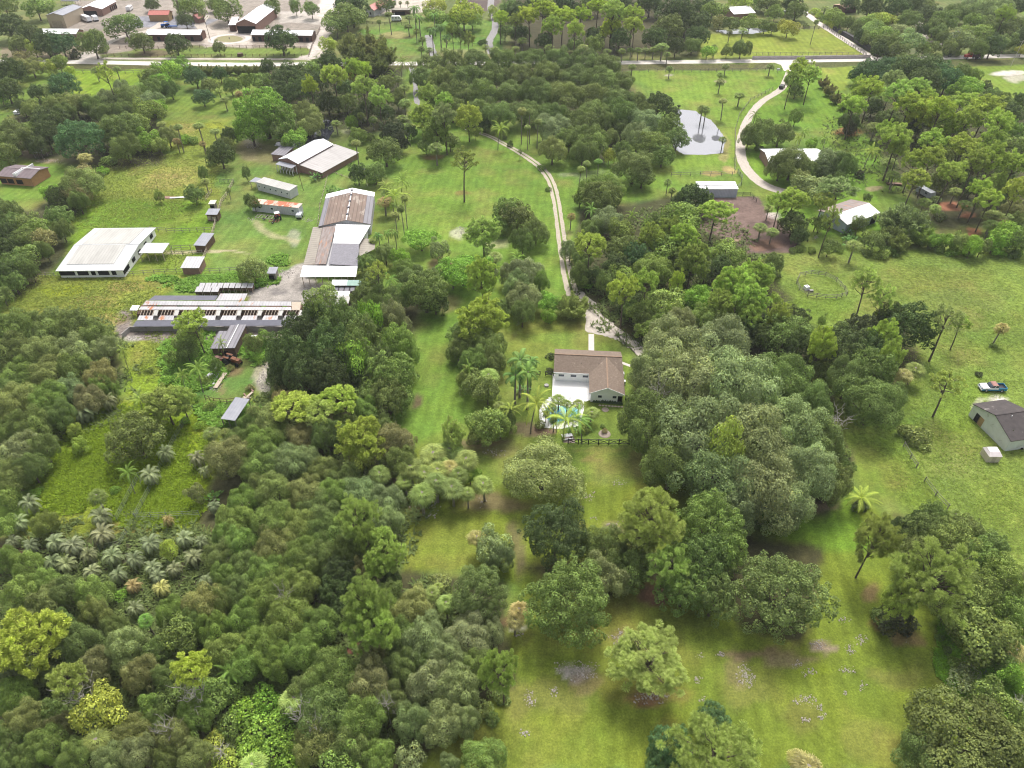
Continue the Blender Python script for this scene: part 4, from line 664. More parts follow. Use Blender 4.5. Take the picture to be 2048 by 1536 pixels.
grove('around the swimming pool', 'C 1062 808 36 y; C 1130 828 40 y; C 1168 840 32 b; S 1118 797 15 g 4; S 1158 806 15 g 4; S 1183 822 17 g 4; C 1098 820 14 g 5; N 1145 860 12 g; C 1020 812 20 y; S 1108 838 10 g; C 1085 800 10 g 4; S 1135 806 13 g 4; S 1105 812 12 e 4; C 1148 822 16 g 5; S 1092 826 10 g 3.5; C 1115 832 15 g 5; U 1168 858 12 g; U 1080 850 12 e')
grove('between the pool and the west lawn', 'G 975 850 36 g; O 1000 850 28 g; G 955 870 20 e; Q 905 868 24 b; O 1018 840 18 e; G 1010 825 20 g; S 998 808 12 s')
grove('on the lawn south of the pool', 'O 1085 937 80 o 9; U 1209 862 7 r; U 1206 852 5 g')
grove('along the driveway bend', 'D 850 580 46 e; O 825 555 30 e; O 810 540 24 g; O 770 505 22 o; G 800 515 20 b; D 735 525 20 e; K 752 545 22 g; C 785 556 16 b; D 725 590 24 e; O 770 600 36 e; O 800 590 24 e; D 870 600 26 d; D 860 560 26 e; G 745 560 22 e; O 745 610 24 e')
grove('behind the long rusty-roofed barn', 'C 792 385 28 y; C 778 372 20 g; C 800 362 20 g; S 768 400 18 r; S 775 385 14 g; S 785 405 12 g; F 790 426 9 g 9; F 803 413 9 g 12; F 808 392 9 g 12; R 757 470 12 g; R 775 466 12 b; R 790 466 12 b; S 745 478 10 g')
grove('in the mound by the kennels', '''D 570 705 44 d 13; D 600 665 42 d 13; D 632 640 34 d 12; D 690 645 46 e 14; D 660 700 52 d 15; D 605 745 42 d 12; D 655 750 42 d 12; D 712 705 36 e 14; G 632 630 24 g 13; G 745 635 24 b 14; G 712 715 32 b 14; D 730 675 38 e 14; O 790 640 34 s 12; D 795 685 38 g 13; O 810 705 28 g 11; D 760 730 36 e 12; D 770 670 34 e; D 715 750 30 d; O 775 610 28 s; D 560 745 26 d; G 650 585 22 p; U 625 600 14 e; U 690 600 14 e''')
grove('in the clump left of the lane', 'D 785 750 48 g 12; G 745 765 32 g; D 775 795 40 e 10; G 800 800 26 e; D 740 745 26 e; G 735 790 26 e; W 600 805 16 o 6; U 578 790 14 r; U 560 770 12 r')
grove('in the oak wood on the left edge', '''O 20 655 44 e; O 88 650 44 e; O 150 648 38 e; O 190 672 36 e; O 210 695 28 s; O 25 700 40 e; O 88 700 40 o; O 145 700 40 s; O 40 745 38 g; O 100 745 38 o; O 155 735 36 e; O 200 750 34 r; O 15 775 34 e; O 205 770 26 g; O 30 805 45 o; O 90 800 42 g; O 135 780 36 s; O 60 850 38 e; O 15 860 34 g; O 40 900 40 s; O 85 895 28 e; O 25 950 38 e; O 60 935 28 e; O 175 795 30 r; O 115 830 28 e''')
grove('in the overgrown kennel yard', 'P 388 645 30 g 12; G 378 675 28 g; G 372 700 20 e; C 440 683 12 g; C 390 740 24 g; C 358 748 20 g; G 345 715 16 g; G 505 688 18 e; G 528 672 14 g; U 520 715 12 b; U 545 690 12 g; U 490 675 10 b; D 430 730 12 e; U 460 735 8 r; C 240 700 13 s; U 300 740 8 g; U 410 760 12 g; U 330 760 14 b; U 500 775 8 r')
grove('around the yellow meadow', '''T 160 818 26 g; T 212 798 18 s; C 275 795 24 g; Q 330 808 38 p 9; Q 362 800 24 p 9; D 268 870 55 e 10; G 145 858 14 y 4; G 158 888 14 y 4; G 140 838 10 y 4; G 78 930 20 g; C 250 948 18 g; T 300 945 24 s; T 328 902 20 s; T 392 910 20 g; T 408 938 16 s; S 192 990 19 g; T 195 1028 26 s; T 205 1062 26 s; T 55 1000 24 s; T 35 1040 22 s; O 88 1045 24 g; G 12 1050 20 g; G 12 995 18 g; T 335 1035 13 r; U 70 985 12 b; U 230 980 10 b; S 420 862 18 g; S 450 862 12 g; N 425 990 16 b; G 390 985 16 r; T 425 1010 15 s; O 455 912 42 r; O 475 880 24 e; U 370 840 10 b; U 400 850 12 b; G 490 850 12 b; U 385 800 12 b; U 420 812 12 g; U 445 825 10 b''')
grove('in the date palm thicket', '''T 105 1080 24 s; T 142 1085 26 s; T 300 1080 24 s; T 365 1072 22 s; T 100 1120 22 g; T 132 1125 22 s; T 220 1108 24 s; T 268 1112 22 g; T 305 1130 20 s; T 388 1108 22 s; T 235 1145 20 s; T 312 1150 20 g; T 345 1135 18 s; T 172 1105 20 g; T 262 1168 18 r; T 320 1170 22 y; T 270 1212 18 s; T 180 1140 20 s; T 60 1085 18 g; T 25 1078 16 s; G 338 1100 16 y; O 50 1130 30 g; O 15 1115 24 g; O 85 1165 28 g; T 410 1160 18 s; T 400 1080 16 s; U 240 1190 14 b''')
grove('in the far left wood', '''P 590 810 42 y 10; P 675 798 40 y 10; P 635 822 34 p 10; O 730 822 30 g; Q 718 880 42 y 12; G 722 915 24 y 9; O 785 885 44 r; O 800 922 34 e; S 757 945 22 g; O 535 840 40 o; O 500 850 20 e; O 520 885 36 g; O 600 872 32 r; O 655 868 34 e; O 555 870 28 e; O 530 925 36 g; O 575 925 42 s; O 650 940 36 e; O 690 955 30 e; O 615 915 26 s; O 760 850 26 e; O 810 880 20 r; O 500 940 24 e; O 690 850 26 g; O 565 800 20 r''')
grove('in the inner left wood', '''O 550 982 42 o; O 610 985 42 o; O 665 985 34 g; O 715 990 40 s; O 772 1000 36 s; O 775 1038 32 s; O 640 1020 42 e; O 545 1040 42 g; O 490 1000 34 g; O 475 1040 38 g; J 705 1035 40 p 13; J 730 1075 24 p 12; P 765 1075 24 p 12; O 590 1050 42 g; O 650 1065 40 e; J 782 1110 38 p 11; Q 755 1130 26 p 10; O 700 1100 34 e; O 550 1090 42 o; O 610 1092 38 g; O 640 1115 38 e; O 595 1130 42 g; O 530 1140 38 g; O 680 1145 34 d; O 480 1085 36 g; O 490 1130 34 e; O 440 1110 32 e; O 450 1070 26 g; O 730 1140 28 r; O 780 1160 24 d; O 515 970 26 e; O 450 1150 28 g''')
grove('in the left near wood', '''O 45 1185 38 g; O 95 1200 34 o; O 130 1180 34 e; O 182 1185 38 g; O 190 1222 30 o; S 290 1238 16 b; O 345 1220 32 g; O 412 1205 42 o; O 395 1240 30 e; O 155 1280 42 e; O 120 1250 30 e; Q 60 1285 58 y 12; O 250 1290 40 s; O 230 1255 26 e; O 188 1330 34 r; G 362 1270 36 g; O 425 1258 34 g; D 312 1300 28 e; O 280 1345 34 r; P 140 1365 32 p 12; G 200 1415 48 l 9; O 30 1392 38 g; O 50 1440 38 o; D 100 1425 28 e; O 15 1482 36 e; O 90 1490 38 g; S 190 1480 28 g; O 262 1465 38 o; O 275 1508 36 s; P 382 1345 36 y 12; G 430 1385 36 g; C 462 1350 32 b 5; O 390 1430 36 g; O 350 1470 36 o; O 390 1510 34 o; G 300 1410 24 g; G 340 1390 28 e; O 330 1350 26 e; D 30 1235 26 e; O 20 1340 26 s; O 150 1510 34 e; O 220 1520 30 s; O 100 1350 20 e; O 330 1520 26 e; O 60 1520 30 e; X 150 1372 30 o 11; X 378 1372 26 o 11; X 325 1448 20 o 9.5; O 20 1530 26 e; O 120 1450 24 r; O 310 1440 24 e''')
grove('in the vine-covered hollow', 'U 490 1425 30 b; U 520 1470 34 b; U 530 1400 26 b; U 560 1440 28 b; U 500 1500 28 b; U 545 1510 30 b; U 455 1450 26 g; U 575 1490 24 b; U 450 1520 26 y; S 505 1525 28 s; U 470 1390 24 g; U 590 1540 30 b; U 430 1480 22 y; X 440 1498 18 o 4')
grove('in the middle near wood', '''O 535 1185 42 g; O 600 1175 40 g; O 480 1180 36 e; O 490 1235 36 g; O 572 1238 50 g; O 635 1248 40 g; O 525 1285 42 g; O 550 1320 32 g; O 600 1300 36 g; D 668 1180 32 d; J 725 1200 44 p 16; J 728 1250 52 p 14; D 680 1220 24 d; O 775 1190 34 e; O 825 1210 42 o; S 892 1205 20 s; S 865 1185 18 g; D 957 1185 58 e 10; O 850 1275 44 s; O 800 1270 32 e; O 935 1268 50 s; O 985 1265 26 s; O 950 1330 42 e; O 895 1310 36 s; O 660 1350 58 g; O 620 1380 34 e; O 740 1358 46 r; O 800 1330 34 e; O 862 1362 50 s; O 915 1375 44 s; O 650 1430 52 e; O 720 1440 50 g; O 825 1440 36 s; O 888 1445 46 s; O 935 1438 30 s; O 780 1400 36 e; S 588 1392 30 s; O 625 1485 46 o; O 700 1492 46 e; G 690 1525 40 g; O 755 1510 34 g; G 820 1522 30 s; O 965 1520 50 g; J 1008 1342 38 p 14; O 445 1200 30 e; O 455 1300 36 g; O 480 1330 30 g; O 850 1320 30 e; O 745 1300 26 r; O 900 1530 20 s; U 960 1420 24 e; U 1000 1390 20 e; X 600 1418 22 o 10; X 565 1185 18 o 9; X 628 1445 16 o 10; X 770 1400 16 o 9; U 985 1440 16 e''')
grove('left of the south clump', 'S 955 1072 20 y; G 985 1090 38 s; O 1000 1110 28 s; S 1038 1215 24 y; S 1030 1240 20 y; U 1054 1207 8 b; S 868 905 28 g; S 898 898 25 g; S 930 915 26 s; S 900 930 22 y; S 820 932 28 g; S 850 942 27 g; S 872 962 27 e; S 842 985 29 g; S 905 972 28 g; S 968 965 24 g; S 915 945 22 e; S 885 925 20 g; G 940 948 20 b 5; S 935 985 18 g; S 810 960 18 g; S 875 935 24 g; S 875 1172 12 s; U 880 1165 20 o')
grove('in the big south lawn clump', '''D 1112 1065 68 d 13; D 1138 1198 86 g 13; O 1210 1095 50 e; O 1205 1150 44 s; J 1312 1050 66 p 16; J 1330 1130 44 p 12; D 1420 1045 66 g 13; D 1400 1120 52 e 12; D 1450 1105 40 g 10; D 1260 1140 44 e; D 1370 1170 56 e 10; D 1430 1190 48 e 10; D 1563 1185 92 e 13; D 1275 1085 36 e''')
grove('alone on the south lawn', 'J 1312 1310 70 p 10; U 1770 1235 28 e; U 1795 1240 34 k')
grove('at the bottom edge of the south lawn', 'J 1430 1500 84 p 14; D 1345 1490 42 q; D 1425 1440 34 q; D 1320 1520 30 q; S 1618 1528 34 y; O 1935 1480 118 e 12; G 2015 1430 38 g; O 1860 1510 60 e 9; O 2010 1510 60 e 10; S 1595 1515 20 y')
grove('along the lower right boundary', 'J 1748 1085 42 p 14; J 1855 1165 78 p 17; Q 1800 1200 30 g 12; G 1965 1275 56 g; G 1930 1230 40 g; G 1990 1310 36 e; S 2036 1300 24 y; S 2020 1260 20 g; U 1925 1360 26 s; U 1940 1340 20 s; U 1910 1325 14 g; U 1960 1380 26 g; G 1985 1390 34 g; U 2035 1370 20 b; U 1895 1300 10 e; U 1880 1275 9 e; U 2044 1400 14 s; X 2040 1405 16 o 3; G 2020 1345 24 b')
grove('on the right edge', 'D 1850 1060 44 e; D 1840 1045 28 d; D 1900 1085 50 g; D 1870 1030 28 e; D 1955 1115 52 g; D 2010 1155 50 g; D 1830 1105 34 e; D 1880 1150 40 e; D 1950 1185 50 g; D 2025 1225 42 g; D 1935 1060 30 e; D 1985 1090 30 e; D 2000 1200 44 e; S 1913 1028 15 g; U 1940 1045 10 r; D 1800 1050 18 d; D 1900 1215 34 e')
grove('in the dark eastern clump', 'D 1815 652 56 d 13; D 1780 640 34 d 11; D 1690 690 50 d 12; D 1720 660 34 k 11; D 1740 700 36 d 11; Q 1765 675 28 g 12; Q 1642 690 24 y 13; D 1745 740 46 e 12; O 1745 800 58 e 11; O 1700 750 34 e 11; O 1780 790 34 e; Q 1780 715 24 g 12; S 1806 745 22 y; S 1830 735 20 g; G 1640 780 22 e; D 1640 830 26 e; D 1630 720 20 e; X 1682 832 22 o 10; U 1690 905 14 e; D 1690 935 18 e; C 1718 985 34 y 4; U 1720 1010 16 d; G 1645 640 8 g')
grove('in the open eastern pasture', 'K 1738 568 28 p 18; K 1770 598 24 p 15; K 1895 645 30 s 15; S 2005 652 15 y; U 1958 748 7 k; K 1898 770 30 g 12; U 1835 873 27 o; U 1815 862 16 e; U 1986 690 6 g; G 2020 865 9 d; K 1925 650 20 g 10')
# ------------------------------------------------------------------ buildings
WROOF = M('white_metal_roof', (.54, .55, .55), (.44, .45, .46), .5, .45, rib=0, ribs=1.6, ribc=.9)
WROOFY = M('white_metal_roof_ribs', (.7, .72, .74), (.6, .62, .65), .5, .45, rib=1, ribs=1.6, ribc=.9)
CLEANW = M('clean_white_roof', (.86, .86, .86), (.84, .84, .84), 1, .5)
DIRTYW = M('stained_white_roof', (.47, .46, .43), (.36, .35, .325), .4, .5, c3=(.36, .3, .24), thr=.64, scale3=.6, rib=0, ribs=1.2, ribc=.86, stretch=(1, .25, 1))
RUSTW = M('rust_spotted_roof', (.5, .49, .5), (.36, .35, .36), .6, .5, c3=(.4, .16, .07), thr=.6, scale3=.5, rib=0, ribs=1.3, ribc=.82, stretch=(1, .3, 1))
RUSTR = M('rusty_orange_roof', (.6, .54, .48), (.5, .36, .28), .5, .6, c3=(.4, .13, .06), thr=.47, scale3=.35, rib=0, ribs=1.3, ribc=.85, stretch=(1, .5, 1))
TANR = M('aged_tan_roof', (.33, .3, .25), (.26, .23, .2), .5, .8, c3=(.25, .2, .17), thr=.6, scale3=.4, rib=1, ribs=.8, ribc=.78, stretch=(1, .3, 1))
BROWNR = M('brown_fibre_roof', (.24, .175, .14), (.165, .125, .105), .35, .85, c3=(.32, .27, .23), thr=.56, scale3=.5, rib=0, ribs=.9, ribc=.68, stretch=(1, .35, 1))
GREYR = M('grey_fibre_roof', (.25, .24, .26), (.19, .18, .2), .5, .8, c3=(.2, .19, .2), thr=.6, scale3=.5, rib=0, ribs=.9, ribc=.72, stretch=(1, .3, 1))
SLATE = M('grey_tile_roof', (.3, .29, .32), (.24, .23, .26), 1, .8, brick=1.2)
STREAK = M('rust_streaked_roof', (.3, .27, .26), (.19, .14, .12), .9, .8, c3=(.4, .2, .12), thr=.55, scale3=.6, stretch=(2, .3, 1))
SHINGLE = M('brown_shingles', (.215, .165, .13), (.15, .115, .09), 2.2, .95, c3=(.28, .22, .17), thr=.58, scale3=1.6, rib=1, ribs=2.2, ribc=.92, bump=.3)
DARKR = M('dark_shingles', (.085, .072, .07), (.055, .048, .048), .9, .9, c3=(.22, .2, .19), thr=.6, scale3=.5, bump=.2)
REDR = M('red_metal_roof', (.5, .16, .13), (.42, .13, .1), 1, .5, rib=0, ribs=1.2, ribc=.85)
CORAL = M('coral_metal_roof', (.62, .27, .24), (.54, .22, .2), 1, .5, rib=1, ribs=1.2, ribc=.88)
GREENR = M('pale_green_roof', (.28, .42, .36), (.24, .36, .32), 1, .5, rib=0, ribs=3, ribc=.85)
SLATEW = M('pale_blue_grey_roof', (.3, .305, .34), (.24, .245, .28), .6, .5, rib=0, ribs=1.5, ribc=.9)
SHADE = M('dark_shade_cloth', (.15, .15, .18), (.12, .12, .145), 1, .9)
WALLW = M('white_wall', (.86, .86, .86), (.82, .82, .82), 1.5, .8)
WALLG = M('pale_green_grey_wall', (.68, .7, .68), (.58, .6, .57), .6, .85, c3=(.36, .37, .33), thr=.62, scale3=.6)
WALLT = M('tan_metal_wall', (.46, .38, .28), (.42, .35, .26), .8, .6, rib=0, ribs=1.5, ribc=.93)
WALLY = M('ochre_wall', (.42, .28, .14), (.36, .24, .12), .8, .85)
WALLO = M('orange_brick_wall', (.48, .26, .13), (.38, .19, .1), 1.2, .9)
WALLB = M('red_brick_wall', (.25, .14, .105), (.19, .105, .08), 1.2, .9, brick=2.5)
WALLP = M('pink_brick_wall', (.3, .185, .15), (.24, .145, .12), 1.2, .9)
WALLM = M('pale_blue_metal_wall', (.48, .52, .6), (.4, .44, .52), .8, .5, rib=0, ribs=2, ribc=.86)
WALLR = M('worn_white_wall', (.6, .6, .62), (.5, .5, .52), .8, .7, c3=(.34, .3, .27), thr=.6, scale3=.9, rib=0, ribs=1.5, ribc=.9)
WOODB = M('brown_wood', (.16, .1, .07), (.11, .07, .05), 2, .9)
WOODG = M('grey_wood', (.3, .27, .24), (.2, .18, .16), 2, .9)
WOODD = M('black_painted_wood', (.018, .017, .017), (.014, .013, .013), 2, .5)
WOODT = M('pale_timber', (.5, .42, .34), (.4, .33, .26), 2, .9)
DARK = M('dark_opening', (.012, .011, .012), (.01, .01, .01), 1, .9)
GLASS = M('window_glass', (.035, .045, .07), (.03, .04, .06), 1, .08, spec=.8)
TRIM = M('white_trim', (.8, .8, .8), (.76, .76, .76), 2, .6)
CEMENT = M('cement_block', (.36, .34, .33), (.24, .22, .21), .8, .9, c3=(.16, .15, .14), thr=.6, scale3=.6)
RUSTM = M('rusted_metal', (.24, .1, .05), (.12, .06, .04), 2, .8)
BLACKM = M('black_metal', (.02, .02, .022), (.015, .015, .017), 2, .4)
WIRE = M('galvanised_wire', (.2, .24, .17), (.15, .18, .13), 2, .5, metal=.3)
PAINTW = M('white_vehicle_paint', (.78, .78, .8), (.75, .75, .77), 1, .25)
PAINTB = M('blue_vehicle_paint', (.03, .2, .36), (.025, .17, .3), 1, .3)
PAINTR = M('red_vehicle_paint', (.5, .04, .03), (.42, .035, .03), 1, .3)
CABR = M('faded_red_cab_roof', (.34, .17, .14), (.28, .14, .12), 1.5, .6)
TYRE = M('tyre', (.02, .02, .02), (.015, .015, .015), 2, .9)
STEEL = M('bright_wheel_rim', (.55, .55, .57), (.5, .5, .52), 2, .35)
class Site:
    """local frame from three roof-corner readings A,B (one eave) and C (the corner beyond A or B) taken at height z"""
    def __init__(s, A, B, C, z):
        a, b_ = P(*A, z), P(*B, z); u = (b_ - a); u.z = 0; L_ = u.length; u.normalize(); v = Vector((-u.y, u.x, 0))
        W_ = float(C) if isinstance(C, (int, float)) else (P(*C, z) - a).dot(v)
        if W_ < 0: a, u, v, W_ = b_, -u, -v, -W_
        s.o = Vector((a.x, a.y, 0)); s.u, s.v, s.L, s.W = u, v, L_, W_; s.rz = math.atan2(u.y, u.x)
    def loc(s, px, py, z=0):
        d = P(px, py, z) - s.o; return d.x * s.u.x + d.y * s.u.y, d.x * s.v.x + d.y * s.v.y
    def root(s, name, label, cat, group=None): return empty(name, s.o, s.rz, label, cat, group)
def opening(st, root, wall, px, py, w_, h_, z0, kind='window', proud=.04, mat=None):
    """put an opening on the wall rectangle nearest to the reading; wall = (x0,y0,x1,y1)"""
    x0, y0, x1, y1 = wall; x, y = st.loc(px, py, z0 + h_ / 2)
    ds = [(abs(y - y0), 'y0'), (abs(y - y1), 'y1'), (abs(x - x0), 'x0'), (abs(x - x1), 'x1')]
    # only walls that face the camera
    vis = []
    for d, s_ in ds:
        n = {'y0': -st.v, 'y1': st.v, 'x0': -st.u, 'x1': st.u}[s_]; c = st.o + st.u * x + st.v * y
        if n.dot(Vector((-c.x, -c.y, 0))) > 0: vis.append((d, s_))
    s_ = min(vis)[1]; hw = w_ / 2; x = min(max(x, x0 + hw), x1 - hw); y = min(max(y, y0 + hw), y1 - hw)
    def bx(g_, p0, p1):
        q = {'y0': (x - hw + g_, y0 - p1, x + hw - g_, y0 - p0), 'y1': (x - hw + g_, y1 + p0, x + hw - g_, y1 + p1), 'x0': (x0 - p1, y - hw + g_, x0 - p0, y + hw - g_), 'x1': (x1 + p0, y - hw + g_, x1 + p1, y + hw - g_)}[s_]
        return MB().box(q[0], q[1], z0 + g_ * (kind == 'window'), q[2], q[3], z0 + h_ - g_)
    if kind == 'window':
        f = bx(0, .0, proud).build('window', TRIM, root); bx(.09, proud - .01, proud + .02).build('pane', GLASS, f); return f
    return bx(0, .0, proud).build(kind, mat or DARK, root)
def gable(name, label, cat, A, B, C, ze, zr, ridge='x', wall=WALLW, roof=WROOF, over=.45, th=.14, base=0, asym=.5, group=None, trim=True, walls=True):
    st = Site(A, B, C, ze); root = st.root(name, label, cat, group); L_, W_ = st.L, st.W; o = over
    D = W_ if ridge == 'x' else L_; E = L_ if ridge == 'x' else W_; m = D * asym; sl = (zr - ze) / m; sr = (zr - ze) / (D - m)
    if walls:
        prof = [(o, base), (D - o, base), (D - o, ze + sr * o - .06), (m, zr - .06), (o, ze + sl * o - .06)]
        MB().prism(prof, o, E - o, ridge).build('walls', wall, root)
    mb = MB()
    if ridge == 'x':
        mb.slab([(0, 0, ze + th), (L_, 0, ze + th), (L_, m, zr + th), (0, m, zr + th)], th); mb.slab([(0, m + .002, zr + th), (L_, m + .002, zr + th), (L_, W_, ze + th), (0, W_, ze + th)], th)
    else:
        mb.slab([(0, 0, ze + th), (m, 0, zr + th), (m, W_, zr + th), (0, W_, ze + th)], th); mb.slab([(m + .002, 0, zr + th), (L_, 0, ze + th), (L_, W_, ze + th), (m + .002, W_, zr + th)], th)
    rf = mb.build('roof', roof, root); z = zr + th + .01
    if trim:
        (MB().box(0, m - .15, z - .05, L_, m + .15, z + .05) if ridge == 'x' else MB().box(m - .15, 0, z - .05, m + .15, W_, z + .05)).build('ridge_cap', trim if trim is not True else roof, rf)
    st.wall = (o, o, L_ - o, W_ - o); return st, root, rf
def lean(name, label, cat, A, B, C, z0, z1, roof=WROOF, wall=None, over=.3, th=.1, along='y', posts=0, pm=WOODT, group=None, parent=None, part='roof', back=True):
    """single-slope roof: height z0 at local y=0 rising or falling to z1 at y=W (or x with along='x')"""
    st = Site(A, B, C, (z0 + z1) / 2); root = st.root(name, label, cat, group) if parent is None else parent
    L_, W_ = st.L, st.W; hz = (lambda x, y: z0 + (z1 - z0) * (y / W_ if along == 'y' else x / L_))
    mb = MB().slab([(x, y, hz(x, y) + th) for x, y in ((0, 0), (L_, 0), (L_, W_), (0, W_))], th); rf = mb.build(part, roof, root)
    if wall:
        o = over; c = [(o, o), (L_ - o, o), (L_ - o, W_ - o), (o, W_ - o)]
        MB().hexa([(x, y, 0) for x, y in c], [(x, y, hz(x, y) - .03) for x, y in c]).build('walls', wall, root)
    if posts:
        for i in range(posts):
            for y in (.15, W_ - .15):
                x = .15 + (L_ - .3) * i / (posts - 1); MB().box(x - .07, y - .07, 0, x + .07, y + .07, hz(x, y)).build('post', pm, root)
    st.wall = (over, over, L_ - over, W_ - over); st.hz = hz; return st, root, rf
def plate(name, label, cat, pts, zs, mat, th=.08, parent=None, off=None, kind=None):
    """free roof panel through four readings at given heights"""
    q = [P(p[0], p[1], z) for p, z in zip(pts, zs)]; c = sum(q, Vector()) / 4 if off is None else off; c = Vector((c.x, c.y, 0))
    ax = (q[1] - q[0]); ang_ = math.atan2(ax.y, ax.x) if off is None else 0; Rm = Matrix.Rotation(-ang_, 3, 'Z')
    vs = [Rm @ (p - c) for p in q]
    if (vs[1] - vs[0]).cross(vs[2] - vs[0]).z < 0: vs = vs[::-1]
    o = MB().slab(vs, th).build(name, mat, parent); 
    if parent is None: o.location = c; o.rotation_euler.z = ang_
    return tag(o, label, cat)
# ---------------------------------------------------------------- the house with the brown L-shaped roof
hz = Site((1107.2, 745.5), (1244.5, 752), (1107.2, 698.3), 2.7)
house = hz.root('brown_roofed_house', 'white house with brown L-shaped shingle roof beside the pool patio', 'house')
L_, W_ = hz.L, hz.W; x2, y2 = hz.loc(1178.3, 786.6, 2.7); x3, y3 = hz.loc(1250, 791, 2.7); yb = min(y2, y3); zr = 4.6; m = W_ / 2; xm = (x2 + x3) / 2; x2 = min(x2, L_ - 6); zr2 = zr - .12
o = .45; sl = (zr - 2.7) / m
MB().prism([(o, 0), (W_ - o, 0), (W_ - o, 2.7 + sl * o - .06), (m, zr - .06), (o, 2.7 + sl * o - .06)], o, L_ - o, 'x').build('main_walls', WALLW, house)
hw = (x3 - x2) / 2; s2 = (zr2 - 2.7) / hw
MB().prism([(x2 + o, 0), (x3 - o, 0), (x3 - o, 2.7 + s2 * o - .06), (xm, zr2 - .06), (x2 + o, 2.7 + s2 * o - .06)], yb + o, m, 'y').build('wing_walls', WALLW, house)
rf = MB().slab([(0, 0, 2.84), (L_, 0, 2.84), (L_, m, zr + .14), (0, m, zr + .14)], .14).slab([(0, m, zr + .14), (L_, m, zr + .14), (L_, W_, 2.84), (0, W_, 2.84)], .14)
rf = rf.build('main_roof', SHINGLE, house)
wr = MB().slab([(x2, yb, 2.84), (xm, yb, zr2 + .14), (xm, m - .2, zr2 + .14), (x2, m - .2, 2.84)], .14).slab([(xm, yb, zr2 + .14), (x3, yb, 2.84), (x3, m - .2, 2.84), (xm, m - .2, zr2 + .14)], .14)
RIDGE = M('ridge_shingles', (.27, .19, .13), (.22, .15, .11), 2, .9)
wr = wr.build('wing_roof', SHINGLE, house); MB().box(.02, m - .16, zr + .1, L_ - .02, m + .16, zr + .2).build('ridge_cap', RIDGE, rf); MB().box(xm - .16, yb + .02, zr2 + .1, xm + .16, m - .4, zr2 + .2).build('ridge_cap', RIDGE, wr)
fa = MB()
for (xa, xb) in ((x2, xm), (x3, xm)):
    fa.hexa([(xa, yb - .06, 2.6), (xb, yb - .06, zr2 - .1), (xb, yb, zr2 - .1), (xa, yb, 2.6)][:4], [(xa, yb - .06, 2.86), (xb, yb - .06, zr2 + .16), (xb, yb, zr2 + .16), (xa, yb, 2.86)])
fa.box(0, -.06, 2.62, x2, 0, 2.86); fa.build('fascia', TRIM, house)
ww = (x2 + o, yb + o, x3 - o, m)
for px, py in ((1199.7, 791.5), (1229, 793)): opening(hz, house, ww, px, py, 1.0, .8, 1.3)
mw = (o, o, L_ - o, W_ - o)
for px in (1122.7, 1147, 1171): opening(hz, house, mw, px, 749, 1.4, .75, 1.35)
opening(hz, house, (x2 + o, yb + o, x3 - o, m), 1246.5, 797, 1.0, 2.0, .02, 'door')
for fx, fy in ((.4, .28), (.66, .3)): MB().tube((L_ * fx, m * fy * 2, 3.2), (L_ * fx, m * fy * 2, 4.0), .09).build('vent_pipe', BLACKM, rf)
MB().box(x3 - .3, m - 1.5, 0, x3 + .5, m - .5, .9).build('air_conditioner', WALLR, house)
MB().box(x3 + .0, m - 4.2, 0, x3 + .7, m - 3.4, .8).build('air_conditioner', WALLR, house)
# ---------------------------------------------------------------- big white barn on the left
st, b_, rf = gable('white_paddock_barn', 'large white metal barn with raised roof panels in the left paddock', 'barn', (111, 543), (247, 541.5), (301, 456), 2.3, 3.5, 'x', WALLW, WROOF, .5)
for i in range(7): opening(st, b_, st.wall, 124 + i * 20.5, 548, 3.0 if i % 2 == 0 else 1.2, 1.25, .7, 'stall_opening')
for f in (.12, .3, .48, .66, .84): opening(st, b_, st.wall, 252 + 50 * f, 545 - 86 * f, 2.0, 1.2, .75, 'stall_opening')
L_, W_ = st.L, st.W; m = W_ / 2; hh = lambda y: 3.52 + .14 - abs(y - m) / m * 1.2
for (xa, xb, ya, yb2) in ((L_ * .12, L_ * .84, m + .25, W_ * .97), (L_ * .1, L_ * .8, W_ * .12, m - .25)):
    MB().slab([(xa, ya, hh(ya) + .1), (xb, ya, hh(ya) + .1), (xb, yb2, hh(yb2) + .1), (xa, yb2, hh(yb2) + .1)], .2).build('raised_panel', DIRTYW, rf)
lean('open_shelter', 'flat white shelter joined to the right side of the large white barn', 'shelter', (277, 506), (325, 506), (286, 487), 2.7, 2.9, WROOF, posts=4)
lean('grey_goat_shed', 'small shed with blue-grey ribbed roof between two fenced paddocks', 'shed', (386, 490), (410, 491), (394, 466.5), 2.2, 2.6, SLATEW, WOODB)
lean('rusty_goat_shed', 'small shed with rust-spotted white roof at the paddock corner', 'shed', (360, 535), (397.5, 535), (369, 515), 2.2, 2.7, RUSTW, WALLP)
st, b_, rf = lean('brown_animal_shed', 'small brown walled shed with pale grey roof and open front', 'shed', (410, 429), (434, 429), (414, 418.5), 2.3, 2.6, SLATEW, WOODB); opening(st, b_, st.wall, 416, 436, 1.4, 1.2, .5, 'opening', mat=WOODT); opening(st, b_, st.wall, 428, 436, 1.6, 1.2, .3, 'opening', mat=WOODT)
st, b_, rf = lean('tiny_cream_shed', 'tiny cream roofed shed just behind the brown walled shed', 'shed', (416, 408), (429, 408), (417.5, 401), 2.0, 2.2, M('cream_roof', (.66, .62, .5), None, 1), WOODG); opening(st, b_, st.wall, 422, 413, 1.2, .8, .6, 'opening')
st, b_, rf = lean('grey_tool_shed', 'small grey roofed shed above the sandy yard', 'shed', (533, 547), (551, 547), (533, 535), 2.2, 2.4, SLATEW, WOODG); opening(st, b_, st.wall, 542, 552, 1.4, 1.4, .1, 'opening')
